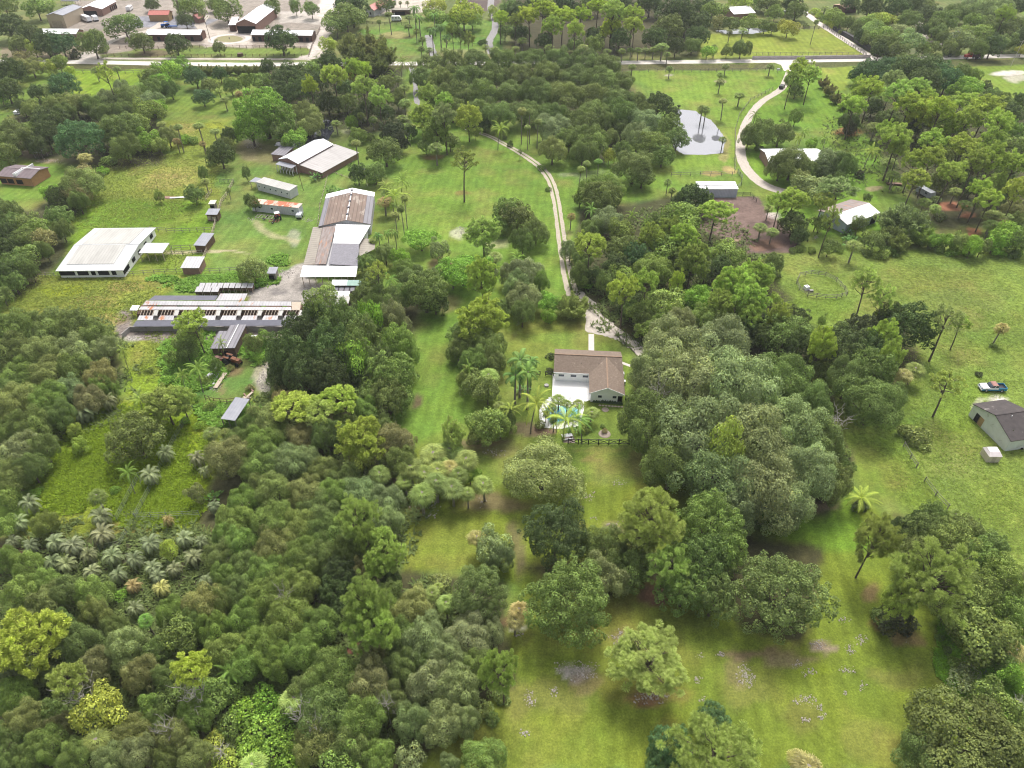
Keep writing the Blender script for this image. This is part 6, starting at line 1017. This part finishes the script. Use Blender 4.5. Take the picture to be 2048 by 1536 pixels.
# wooden trailer frames, junk
def frame_junk(name, label, px, py, rz, L_, W_, n, mat=WOODG):
    o = empty(name, P(px, py), rz, label, 'junk'); mb = MB(); mb.box(-L_ / 2, -W_ / 2, .5, L_ / 2, -W_ / 2 + .12, .65); mb.box(-L_ / 2, W_ / 2 - .12, .5, L_ / 2, W_ / 2, .65); mb.build('side_rail', mat, o)
    for i in range(n): x = -L_ / 2 + L_ * i / (n - 1); MB().box(x - .08, -W_ / 2 + .13, .52, x + .08, W_ / 2 - .13, .62).build('crossbar', mat, o)
    wheels(o, (-.3,), W_, .35)
frame_junk('bare_trailer_frame', 'bare grey trailer frame left of the red tractor', 533, 437, -.18, 6.5, 2.4, 7)
frame_junk('bare_trailer_frame', 'short bare trailer frame just in front of the red tractor', 549, 445, -.1, 3.0, 1.6, 4, RUSTM)
def planks(name, label, cat, pts, mats, wd_=(.2, .5)):
    c = P(*pts[0][0]); o = empty(name, c, 0, label, cat); 
    for i, (a, b_) in enumerate(pts):
        p, q = P(*a) - c, P(*b_) - c; d = (q - p).normalized(); nn = Vector((-d.y, d.x, 0)) * (wd_[0] if i % 2 else wd_[1]); z = .05 + .12 * i
        MB().hexa([p - nn + Vector((0, 0, z)), q - nn + Vector((0, 0, z)), q + nn + Vector((0, 0, z)), p + nn + Vector((0, 0, z))], [p - nn + Vector((0, 0, z + .1)), q - nn + Vector((0, 0, z + .1)), q + nn + Vector((0, 0, z + .1)), p + nn + Vector((0, 0, z + .1))]).build('board', mats[i % len(mats)], o)
planks('white_boards', 'stack of long white boards lying on the grass below the kennel shed', 'boards', [((420, 777), (436, 743)), ((427, 770), (440, 742)), ((431, 778), (451, 748)), ((430, 741), (436, 737)), ((416, 758), (424, 750))], [PAINTW, WALLR, WOODT])
planks('brown_timbers', 'heap of brown timbers under the open end of the grey kennel shed', 'timber', [((430, 712), (462, 708)), ((434, 718), (470, 714)), ((440, 722), (476, 722)), ((452, 708), (468, 728)), ((432, 716), (458, 724)), ((448, 716), (480, 728))], [WOODB, WALLP, RUSTM], (.25, .4))
planks('tan_boards', 'loose tan boards at the top of the lilac roofed shed', 'boards', [((486, 795), (502, 796)), ((488, 788), (496, 798)), ((490, 800), (506, 786)), ((500, 778), (508, 786))], [WOODT, WALLP], (.15, .25))
planks('pipe_stack', 'pale pipes lying by the western kennels fence', 'pipes', [((316, 395), (350, 396)), ((340, 397), (372, 395))], [WALLP, PAINTW], (.4, .8))
o = empty('white_tank', P(1612, 579), .3, 'white water tank cube inside the round pen', 'tank'); MB().box(-.6, -.6, .1, .6, .6, 1.1).build('tank', PAINTW, o); MB().box(-.7, -.7, 0, .7, .7, .1).build('pallet', WOODG, o); MB().tube((0, 0, 1.1), (0, 0, 1.25), .2).build('cap', BLACKM, o)
o = empty('grey_trough', P(1622, 583), 0, 'small grey trough right of the white tank in the round pen', 'trough'); MB().box(-.5, -.35, 0, .5, .35, .5).box(-.42, -.27, .5, .42, .27, .52).build('basin', CEMENT, o)
o = empty('white_cooler', P(506, 676), .1, 'white box lying in weeds below the kennel wall', 'box'); MB().box(-.9, -.5, 0, .9, .5, .5).build('box', PAINTW, o); MB().box(-.25, -.3, .5, .2, .0, .53).build('panel', GLASS, o)
o = empty('cream_shed', P(1975, 928), R(4), 'small cream shed with hipped white roof on the eastern pasture', 'shed')
st = Site((1972, 925), (1997, 925), 2.6, 0); o.location = st.o; o.rotation_euler.z = st.rz
W_, L_ = 2.6, st.L; WC = M('cream_panel', (.62, .55, .44), (.55, .48, .39), 1); MB().box(0, 0, 0, L_, W_, 1.7).build('walls', WC, o)
MB().add([(-.08, -.08, 1.7), (L_ + .08, -.08, 1.7), (L_ + .08, W_ + .08, 1.7), (-.08, W_ + .08, 1.7), (.25, .7, 2.3), (L_ - .25, .7, 2.3), (L_ - .25, W_ - .5, 2.4), (.25, W_ - .5, 2.4)], [(3, 2, 1, 0), (4, 5, 6, 7), (0, 1, 5, 4), (1, 2, 6, 5), (2, 3, 7, 6), (3, 0, 4, 7)]).build('roof', M('pinkish_white_roof', (.72, .66, .66), (.64, .57, .56), 1.5), o); MB().box(.8, -.03, .05, 1.6, 0, 1.6).build('door', M('cream_door', (.52, .45, .35)), o)
# house on the right edge: door and windows on its west gable
hs_ = bpy.data.objects['dark_roofed_house']; hw_ = hs_.children[0]
st = Site((2021.7, 884), (2090, 874), (1963.8, 805.7), 3.0); opening(st, hs_, (.25, .25, st.L - .25, st.W - .25), 1977, 833, 1.2, 2.1, .05, 'door'); opening(st, hs_, (.25, .25, st.L - .25, st.W - .25), 1983, 840, 1.3, 2.1, .05, 'pale_door', mat=WALLY); MB().tube((3.2, 5.0, 4.3), (3.2, 5.0, 5.3), .08).build('vent_pipe', TRIM, hs_)
MB().box(.3 + st.L * .45, .0, 0, .3 + st.L * .45 + .4, .2, .4).build('vent', DARK, hs_)
# ---------------------------------------------------------------- fences
def fence(name, label, pts, h, sp, mat, rails=(.35, .7, 1.05), r=.06, cross=False, cat='fence', kids=True, gap=None, mesh=False, group=None):
    P3 = [P(*q) for q in pts]; c = P3[0]; o = empty(name, c, 0, label, cat, group); mb = MB(); pm = MB().box(-r, -r, 0, r, r, h + .08).mesh('post'); pm.materials.append(mat); cnt = 0; allp = MB()
    for i in range(len(P3) - 1):
        a, b_ = P3[i] - c, P3[i + 1] - c; L_ = (b_ - a).length; n = max(1, round(L_ / sp)); d = (b_ - a) / n; u = d.normalized(); nn = Vector((-u.y, u.x, 0)) * .025
        for k in range(n + (i == len(P3) - 2)):
            q = a + d * k
            if kids and cnt < 95: po = link('post', pm, None, o); po.location = q; po.rotation_euler = (rnd.uniform(-.03, .03), rnd.uniform(-.03, .03), math.atan2(u.y, u.x)); cnt += 1
            else: allp.box(q.x - r, q.y - r, 0, q.x + r, q.y + r, h)
            if k == n: break
            e = q + d
            if gap and rnd.random() < gap: continue
            def rail(z0, z1, w=.06): mb.hexa([q - nn + Vector((0, 0, z0 - w)), e - nn + Vector((0, 0, z1 - w)), e + nn + Vector((0, 0, z1 - w)), q + nn + Vector((0, 0, z0 - w))], [q - nn + Vector((0, 0, z0 + w)), e - nn + Vector((0, 0, z1 + w)), e + nn + Vector((0, 0, z1 + w)), q + nn + Vector((0, 0, z0 + w))])
            for z in rails: rail(h * z / 1.1, h * z / 1.1, .05 if not mesh else .02)
            if cross: rail(rails[0], h * rails[-1] / 1.1); rail(h * rails[-1] / 1.1, rails[0])
    mb.build('rails' if not mesh else 'wires', mat, o)
    if allp.v: allp.build('small_posts', mat, o)
    return o
fence('black_crossbuck_fence', 'black crossbuck fence between the back lawn and south lawn', [(1136, 888), (1258, 889)], 1.4, 2.1, WOODD, (.2, 1.05), .1, True)
fence('black_crossbuck_fence', 'short black crossbuck fence at the left wall of the house', [(1091, 751), (1107, 752)], 1.25, 1.9, WOODD, (.25, 1.05), .08, True)
fence('black_crossbuck_fence', 'short black crossbuck fence among the plume palms', [(1062, 750), (1080, 751)], 1.25, 1.9, WOODD, (.25, 1.05), .08, True)
fence('black_crossbuck_fence', 'black fence running back from the right corner of the house', [(1251, 800), (1257, 803), (1259, 825)], 1.3, 2.0, WOODD, (.25, .65, 1.05), .08)
fence('leaning_rail_fence', 'broken dark rail fence across the eastern pasture', [(1806, 893), (1820, 917), (1832, 936), (1848, 963), (1870, 992), (1894, 1018)], 1.3, 2.8, WOODG, (.5, 1.05), .07, gap=.15)
fence('round_pen', 'round pen of dark posts and rails in the eastern pasture', [(1592, 568), (1598, 554), (1622, 549), (1650, 553), (1672, 564), (1688, 581), (1693, 592), (1672, 598), (1650, 598), (1615, 593), (1598, 581), (1592, 568)], 1.4, 2.4, WOODG, (.4, .75, 1.05), .06)
fence('green_wire_fence', 'wire fence running up the yellow meadow to the trees', [(272, 1037), (300, 985), (328, 925), (352, 878), (388, 822)], 1.5, 3, WIRE, (.35, .7, 1.1), .05, mesh=True)
fence('green_wire_fence', 'wire fence along the near side of the yellow meadow', [(272, 1037), (335, 1035), (400, 1032)], 1.5, 3, WIRE, (.35, .7, 1.1), .05, mesh=True)
fence('green_wire_fence', 'short wire fence left of the meadow corner', [(235, 1042), (262, 990), (280, 955)], 1.5, 3, WIRE, (.35, .7, 1.1), .05, mesh=True)
fence('green_wire_fence', 'wire fence stub in the date palm thicket', [(200, 1100), (242, 1090), (255, 1066)], 1.4, 3, WIRE, (.3, .6, 1.0), .05, mesh=True)
fence('paddock_fence', 'dark wire fence along the front of the large white barn', [(40, 549), (110, 554), (246, 552), (330, 546), (400, 546), (520, 540)], 1.3, 3, WOODG, (.5, 1.05), .06)
fence('paddock_fence', 'fence between the open shelter and the grey goat shed', [(326, 500), (400, 497)], 1.3, 2.5, WOODG, (.5, 1.05), .06)
fence('paddock_fence', 'fence below the open shelter toward the sandy path', [(326, 512), (405, 508)], 1.3, 2.5, WOODG, (.5, 1.05), .06)
fence('paddock_fence', 'fence from the large barn to the brown animal shed', [(301, 461), (350, 465), (425, 462)], 1.3, 2.5, WOODG, (.5, 1.05), .06)
fence('plank_fence', 'pale plank fence running down past the goat sheds', [(468, 365), (452, 395), (444, 405), (436, 430), (428, 462), (418, 495), (408, 520), (398, 545)], 1.4, 2.4, WOODT, (.3, .7, 1.05), .07)
fence('plank_fence', 'pale plank fence behind the cream shed', [(424, 385), (412, 402)], 1.4, 2.0, WOODT, (.4, 1.05), .07)
fence('white_gate_fence', 'white gate and fence at the north paddock corner', [(440, 366), (449, 366), (468, 367)], 1.4, 2.2, WIRE, (.3, .6, .9, 1.1), .06)
fence('barn_track_fence', 'pale boundary strip fence along the left of the long barn', [(656, 350), (650, 375), (640, 410), (636, 450)], .6, 3, WOODT, (.55,), .1)
fence('barn_track_fence', 'pale low rail from the lean-to corner to the dark tree', [(664, 345), (684, 352), (702, 358)], .6, 3, WOODT, (.55,), .1)
fence('field_fence', 'dark fence along the lawn south of the western road', [(150, 147), (285, 147)], 1.4, 4, WOODG, (.5, 1.05), .08)
fence('field_fence', 'dark fence along the top of the pond field', [(1245, 144), (1400, 144), (1562, 142)], 1.4, 4.0, WOODG, (.4, .75, 1.05), .09)
fence('field_fence', 'fence beside the eastern gravel drive down to the pond', [(1545, 180), (1500, 203), (1478, 232), (1470, 262), (1469, 345)], 1.4, 3.5, WOODG, (.5, 1.05), .07)
fence('field_fence', 'fence crossing above the white roofed pond paddock shed', [(1342, 353), (1400, 351), (1464, 351)], 1.4, 3.5, WOODG, (.5, 1.05), .08)
fence('pipe_fence', 'dark pipe fence at the top right of the dirt pen', [(1440, 393), (1500, 392), (1512, 405)], 1.4, 2.4, BLACKM, (.4, .75, 1.05), .05)
fence('metal_gate', 'white metal gate panels right of the pond paddock shed', [(1475, 346), (1484, 357), (1482, 372), (1474, 377)], 1.5, 2.4, WIRE, (.2, .4, .6, .8, 1.05), .07, cat='gate')
fence('black_board_fence', 'black board fence in front of the brick stables', [(240, 98), (330, 98), (400, 96), (520, 97), (615, 99)], 1.5, 3.5, WOODB, (.4, .75, 1.05), .09)
fence('black_board_fence', 'black board fence nearest the road by the stables', [(215, 113), (330, 114), (450, 114), (618, 114), (624, 95), (640, 60)], 1.5, 3.5, WOODB, (.4, .75, 1.05), .09)
fence('black_board_fence', 'black fence behind the palms south of the camper van', [(722, 48), (770, 50), (815, 50)], 1.5, 3.5, WOODD, (.4, .75, 1.05), .09)
fence('black_board_fence', 'black fence between the two northern drives', [(895, 88), (930, 93), (975, 92)], 1.5, 3.5, WOODD, (.4, .75, 1.05), .09)
fence('white_board_fence', 'white board fence behind the camper van', [(730, 33), (770, 33), (790, 32)], 1.4, 3, TRIM, (.4, .75, 1.05), .09)
fence('lane_fence', 'dark board fence down the left side of the pale lane', [(1655, 58), (1680, 78), (1710, 99), (1732, 112)], 1.5, 3, WOODG, (.4, .75, 1.05), .1)
fence('lane_fence', 'dark fence at the top of the mown yellow field', [(1598, 60), (1628, 58), (1655, 57)], 1.5, 3, WOODG, (.4, .75, 1.05), .1)
fence('lane_fence', 'dark fence along the bottom of the mown yellow field', [(1465, 111), (1560, 110), (1650, 110), (1730, 111)], 1.3, 3, WOODG, (.5, 1.05), .08)
fence('thicket_fence', 'wire fence with dark posts above the lilac roofed shed', [(412, 800), (430, 806), (455, 808), (475, 806)], 1.5, 1.6, WOODB, (.5, 1.05), .05)
fence('boundary_wire', 'thin boundary wire beside the lower right lawn', [(1880, 1245), (1925, 1300), (1965, 1350), (2020, 1420)], 1.3, 4, WIRE, (.6, 1.05), .04, mesh=True)
def wall_run(name, label, pts, h, th, mat):
    P3 = [P(*q) for q in pts]; mb = MB()
    for i in range(len(P3) - 1):
        a, b_ = P3[i], P3[i + 1]; u = (b_ - a).normalized(); nn = Vector((-u.y, u.x, 0)) * th / 2; mb.hexa([a - nn, b_ - nn, b_ + nn, a + nn], [p + Vector((0, 0, h)) for p in (a - nn, b_ - nn, b_ + nn, a + nn)])
    return tag(mb.build(name, mat), label, 'wall')
wall_run('grey_roadside_wall', 'low lilac grey wall between the road and the mown field', [(1504, 119), (1600, 118.5), (1740, 116.5)], 1.6, .3, M('lilac_grey_wall', (.46, .42, .43), (.36, .32, .32), .8))
wall_run('dark_hedge_wall', 'clipped dark hedge on the right of the pale lane', [(1668, 60), (1700, 78), (1730, 96), (1758, 114)], 2.0, 1.8, M('dark_hedge', (.06, .055, .06), (.035, .035, .03), 2, bump=.6))
# ---------------------------------------------------------------- poles
def pole(label, base, h, leanx=0, arm=True, mat=WOODG, r=.14):
    o = empty('utility_pole', P(*base), 0, label, 'pole'); MB().tube((0, 0, -.3), (leanx, 0, h), r, r * .7, 8).build('shaft', mat, o)
    if arm: MB().box(leanx * .94 - 1.1, -.06, h * .94 - .06, leanx * .94 + 1.1, .06, h * .94 + .06).build('crossarm', mat, o)
    return o
pole('dark pole standing between the mobile homes and white ridged barn', (607, 381), 6.5, -.5, False, WOODB, .1)
pole('pale concrete pole beside the dark tree behind the long barn', (735, 372), 6.5, -.3, False, CONC, .12)
pole('roadside utility pole in front of the round oak by the stables', (358, 120), 8.0); pole('pale roadside pole near the western stable', (111, 106), 6.0, arm=False, mat=CONC)
pole('tall utility pole by the road at the far right', (2021, 133), 12, .8, True, CONC); pole('leaning thin pole on the grass left of the eastern pines', (1777, 386), 5.5, 1.0, False, WOODT, .08)
pole('short pole at the left of the kennel path', (316, 376), 2.6, 0, False, WOODB, .06)
o = empty('mailbox_post', P(1555, 145), 0, 'small pale mailbox beside the eastern drive mouth', 'mailbox'); MB().tube((0, 0, 0), (0, 0, 1.2), .1).build('post', WOODT, o); MB().box(-.7, -.3, 1.0, .7, .3, 1.9).build('box', WALLR, o)
o = empty('white_marker', P(827, 143), 0, 'white marker post at the top of the long lane', 'post'); MB().box(-.25, -.15, 0, .25, .15, 1.5).build('post', PAINTW, o)
# ---------------------------------------------------------------- garden details round the house
for i in range(8):
    p = P(1199.5 + i * 6.3, 811 + i * .45); q = [(p.x + .32 * math.cos(a) * rnd.uniform(.85, 1.1), p.y + .24 * math.sin(a) * rnd.uniform(.85, 1.1)) for a in [k * .785 for k in range(8)]]
    mb = MB(); mb.add([(a, b_, .02) for a, b_ in q] + [(a, b_, .09) for a, b_ in q], [tuple(range(8, 16))] + [(k, (k + 1) % 8, 8 + (k + 1) % 8, 8 + k) for k in range(8)])
    tag(mb.build('stepping_stone', WOODT), 'pale stepping stone, ' + ('leftmost' if i == 0 else 'rightmost' if i == 7 else ORD[i] + ' from left') + ' in the row below the house', 'stepping stone', 'stepping stones below the house')
tag(MB().tube((0, 0, 0), (0, 0, .35), .55, .5, 14).build('fire_ring', CEMENT), 'round grey fire ring on the grass left of the white patio', 'fire ring').location = P(1093, 772)
mb = MB()
for i in range(24):
    p = P(1187 + i * 2.45, 803 + i * .22); mb.add([(p.x - .3, p.y - .3, 0), (p.x + .3, p.y - .3, 0), (p.x + .3, p.y + .3, 0), (p.x - .3, p.y + .3, 0), (p.x + rnd.uniform(-.2, .2), p.y, rnd.uniform(.5, .9))], [(0, 1, 4), (1, 2, 4), (2, 3, 4), (3, 0, 4)])
o = link('clipped_hedge', mb.mesh('hedge_core'), M('hedge_green', (.06, .1, .035), (.04, .07, .025), 3)); tag(o, 'low row of dark little bushes along the front of the house gable', 'hedge')
for i, (px, py, s) in enumerate(((1209, 811, .8), (1209, 868, 1.3))):
    o = MB().tube((0, 0, 0), (0, 0, .08), s, s * .9, 16).build('stone_bed', M('pink_gravel', (.3, .25, .21), (.22, .18, .14), 3)); o.location = P(px, py) + Vector((0, -1.4 if i == 0 else 0, .02)); tag(o, ['small round pink gravel bed under the stepping stones', 'larger round gravel bed around the small shrub on the back lawn'][i], 'gravel bed')
def chair(px, py, rz, label):
    o = empty('pool_lounger', P(px, py, 0), rz, label, 'lounger', 'white loungers by the pool'); MB().box(-.35, -.9, .28, .35, .5, .36).build('seat', TRIM, o); MB().prism([(.5, .36), (1.1, .85), (1.1, .78), (.5, .29)], -.35, .35, 'x').build('backrest', TRIM, o)
    for x in (-.3, .3):
        for y in (-.8, .4): MB().box(x - .04, y - .04, .0, x + .04, y + .04, .28).build('leg', TRIM, o)
for i, (px, py) in enumerate(((1094, 812), (1102, 806), (1112, 803), (1130, 803), (1142, 805))): chair(px, py, .2, 'white lounger on the pool deck, ' + ('leftmost' if i == 0 else 'rightmost' if i == 4 else ORD[i] + ' from left'))
o = empty('patio_table', P(1134, 876), .2, 'pale picnic table on the paving below the coconut palms', 'table'); MB().box(-1.1, -.4, .72, 1.1, .4, .78).build('table_top', WALLR, o)
for y in (-.85, .6): MB().box(-1.1, y, .42, 1.1, y + .25, .47).build('bench', WALLR, o)
for x in (-.9, .8): MB().box(x, -.7, 0, x + .1, .7, .71).build('leg_frame', WOODB, o)
sheet('paving', [(1128, 868), (1148, 868), (1150, 886), (1126, 885)], M('brown_pavers', (.26, .19, .16), (.4, .34, .3), 2, brick=2), .03)
tag(MB().box(-.25, -.25, 0, .25, .25, 1.1).tube((0, 0, 1.1), (0, 0, 1.25), .3).build('patio_grill', BLACKM), 'black grill at the right side of the white patio', 'grill').location = P(1175, 763)
tag(MB().tube((0, 0, 0), (0, 0, .6), .25, .2).tube((0, 0, .6), (0, 0, 1.0), .12, .3).build('yard_fountain', CEMENT), 'small dark fountain at the centre of the ring path', 'fountain').location = P(459, 78)
tag(MB().tube((0, 0, 0), (0, 0, 1.4), 1.6, 1.4, 16).build('hay_bale', M('old_hay', (.1, .08, .05), (.16, .12, .07), 2)), 'round dark hay bale on the grass by the road fence', 'hay bale').location = P(481, 112)
for px, py, lb_ in ((492, 398, 'white bucket'), ): pass
# ---------------------------------------------------------------- loose stones, rubble, grass and weeds (uncountable)
def scatter(name, label, areas, n, fn, mat, seed, fall=None, grain=7):
    g = np.random.default_rng(seed); V = []; E = []; tot = sum(a[2] * a[3] for a in areas)
    for (cx, cy, rx, ry) in areas:
        k = max(4, int(n * rx * ry / tot)); r = (np.sqrt(g.random(k)) if fall is None else g.random(k) ** fall) * 1.25; a = g.uniform(0, 6.283, k)
        qx, qy = cx + rx * r * np.cos(a), cy + ry * r * np.sin(a); t_ = H / (F * SP - (768 - qy) * CP); V.append(np.stack([(qx - 1024) * t_, (F * CP + (768 - qy) * SP) * t_, np.zeros(k)], 1)); E.append(r)
    C = np.concatenate(V); r = np.concatenate(E); m = fbm(C[:, 0], C[:, 1], grain, 200 + seed); m2 = fbm(C[:, 0], C[:, 1], 1.1, 300 + seed); C = C[(m * 1.3 + m2 * .8 - .25 - r * .62) > .12 * g.random(len(C))]; fn(g, C, name, label, mat)
def stones(g, C, name, label, mat):
    n = len(C); s = (.04 + .22 * g.random(n) ** 3)[:, None]; a = g.uniform(0, 6.28, n); ux = np.stack([np.cos(a), np.sin(a), np.zeros(n)], 1) * s; uy = np.stack([-np.sin(a), np.cos(a), np.zeros(n)], 1) * s * .7; up = np.zeros((n, 3)); up[:, 2] = s[:, 0] * .6
    f1 = np.stack([C - ux, C - uy, C - uy * .5 + up, C - ux * .5 + up], 1); f2 = np.stack([C - uy, C + ux, C + ux * .5 + up, C - uy * .5 + up], 1); f3 = np.stack([C - ux * .5 + up, C - uy * .5 + up, C + ux * .5 + up, C + uy * .5 + up], 1); f4 = np.stack([C + ux, C + uy, C + uy * .5 + up, C + ux * .5 + up], 1)
    V = np.concatenate([f1, f2, f3, f4]); o = link(name, face_mesh(name, V, np.ones(len(V)), np.zeros(len(V))), mat); tag(o, label, name.replace('_', ' '), kind='stuff')
PALE = M('pale_shell_rock', (.46, .42, .38), (.34, .3, .27), 2, .9)
LAWN_ST = [(1175, 992, 16, 10), (1160, 1015, 8, 6), (1188, 1035, 8, 5), (1150, 1335, 44, 12), (1165, 1350, 30, 14), (1108, 1383, 8, 12), (1240, 1275, 22, 14), (1300, 1395, 34, 12), (1395, 1360, 12, 8), (1400, 1312, 8, 5), (1490, 1350, 14, 28), (1500, 1365, 14, 16), (1405, 1400, 8, 8), (1440, 1310, 14, 8), (1060, 1400, 12, 24), (1050, 1465, 10, 8), (1610, 1400, 20, 10), (1635, 1412, 12, 6), (1645, 1430, 8, 10), (1610, 1440, 10, 5), (1700, 1295, 14, 12), (1722, 1280, 12, 10), (1725, 1370, 8, 10), (1690, 1385, 8, 6), (1640, 1290, 16, 10), (1590, 1330, 14, 8), (1620, 1345, 14, 8), (1695, 1340, 14, 8), (1690, 1240, 10, 6), (840, 1010, 20, 8), (870, 1008, 10, 14), (862, 1030, 12, 8), (965, 1005, 8, 12), (885, 985, 20, 6), (800, 1070, 6, 4), (1035, 1270, 12, 6), (990, 905, 20, 8), (1225, 1050, 30, 8), (1240, 965, 14, 8), (1812, 1284, 8, 4), (1765, 1230, 8, 4), (1820, 1200, 20, 8)]
scatter('shell_rubble', 'white shell and stone rubble showing through the south lawn', LAWN_ST, 3200, stones, PALE, 71, .8, 2.5)
scatter('yard_rubble', 'pale rubble strewn around the sandy yard and sheds', [(545, 555, 18, 12), (575, 545, 14, 8), (530, 760, 14, 22), (540, 735, 10, 20), (505, 440, 10, 4), (620, 440, 14, 4), (1550, 433, 14, 6), (1595, 492, 6, 3), (1632, 474, 8, 4), (430, 770, 10, 12), (268, 676, 14, 5), (922, 465, 10, 14), (505, 290, 18, 10), (700, 262, 12, 4), (100, 322, 26, 4)], 4200, stones, PALE, 72, .8, 2.5)
def tufts(hmin, hmax, wdt, color):
    def fn(g, C, name, label, mat):
        n = len(C); h = g.uniform(hmin, hmax, n)[:, None]; out = []
        for k in range(3):
            a = g.uniform(0, 6.28, n); d = np.stack([np.cos(a), np.sin(a), np.zeros(n)], 1); sd_ = np.stack([-np.sin(a), np.cos(a), np.zeros(n)], 1) * wdt * g.uniform(.6, 1.4, n)[:, None]; up = np.zeros((n, 3)); up[:, 2] = 1
            b0 = C + d * .08; tip = b0 + up * h * g.uniform(.35, .8, n)[:, None] + d * h * g.uniform(.6, 1.3, n)[:, None]; out.append(np.stack([b0 - sd_, b0 + sd_, tip + sd_ * .7, tip - sd_ * .7], 1))
        V = np.concatenate(out); v = np.clip(np.tile(g.normal(1, .18, n), 3), .5, 1.5); o = link(name, face_mesh(name, V, v, np.tile(g.random(n) ** 3 * .6, 3)), mat); o.color = (*color, 1); tag(o, label, name.replace('_', ' '), kind='stuff')
    return fn
scatter('meadow_grass', 'tall yellow green grass filling the fenced meadow on the left', [(250, 930, 150, 100), (150, 980, 70, 60), (340, 1000, 80, 50), (200, 890, 80, 50)], 24000, tufts(.2, .6, .1, (.19, .28, .02)), LEAF, 81)
scatter('paddock_grass', 'rough seeding grass in the western paddocks', [(300, 370, 110, 60), (250, 430, 110, 40), (150, 590, 130, 34), (180, 620, 90, 24), (400, 275, 60, 30), (330, 720, 60, 50), (330, 520, 60, 20)], 20000, tufts(.1, .35, .08, (.22, .28, .055)), LEAF, 82)
scatter('weed_cover', 'dark green weeds on the bank behind the kennels', [(420, 568, 90, 14), (500, 560, 50, 14), (560, 520, 20, 10), (330, 560, 30, 8), (505, 700, 30, 26), (390, 720, 60, 50), (450, 830, 70, 20)], 14000, tufts(.25, .8, .16, (.2, .36, .06)), LEAF, 83)
scatter('pasture_grass', 'long clumpy grass across the eastern pasture', [(1800, 600, 230, 70), (1900, 720, 140, 90), (1920, 950, 110, 100), (1850, 830, 110, 80), (1620, 600, 110, 40), (2000, 1060, 60, 60)], 22000, tufts(.08, .22, .06, (.22, .31, .055)), LEAF, 84)
scatter('verge_grass', 'lush bright grass beyond the lower right boundary', [(1930, 1320, 50, 60), (1990, 1420, 50, 60), (1900, 1280, 20, 50)], 9000, tufts(.2, .5, .08, (.2, .38, .04)), LEAF, 85)
scatter('understory', 'low green undergrowth on the floor of the left wood', [(250, 1250, 260, 180), (700, 1000, 130, 140), (650, 1350, 230, 170), (100, 750, 150, 110), (850, 1320, 100, 130), (540, 850, 90, 50)], 30000, tufts(.3, 1.0, .14, (.15, .2, .065)), LEAF, 86)
scatter('understory', 'low green undergrowth on the floor of the central wood', [(1350, 560, 170, 120), (1250, 600, 80, 60), (1490, 860, 130, 120), (690, 690, 110, 90), (650, 200, 110, 60), (1850, 280, 170, 90), (150, 240, 150, 60)], 22000, tufts(.3, 1.0, .15, (.15, .2, .065)), LEAF, 87)
# ---------------------------------------------------------------- thin air between the camera and the far trees
hm = bpy.data.materials.new('thin_air'); hm.use_nodes = True; N = hm.node_tree.nodes; N.remove(N['Principled BSDF']); pv = N.new('ShaderNodeVolumePrincipled')
pv.inputs['Color'].default_value = (.86, .9, .96, 1); pv.inputs['Density'].default_value = .00012; hm.node_tree.links.new(pv.outputs[0], N['Material Output'].inputs['Volume'])
hb = MB().box(-6500, -6500, -1.5, 6500, 6500, 108).build('haze', hm); tag(hb, 'thin pale haze filling the air over the fields', 'haze', kind='stuff')
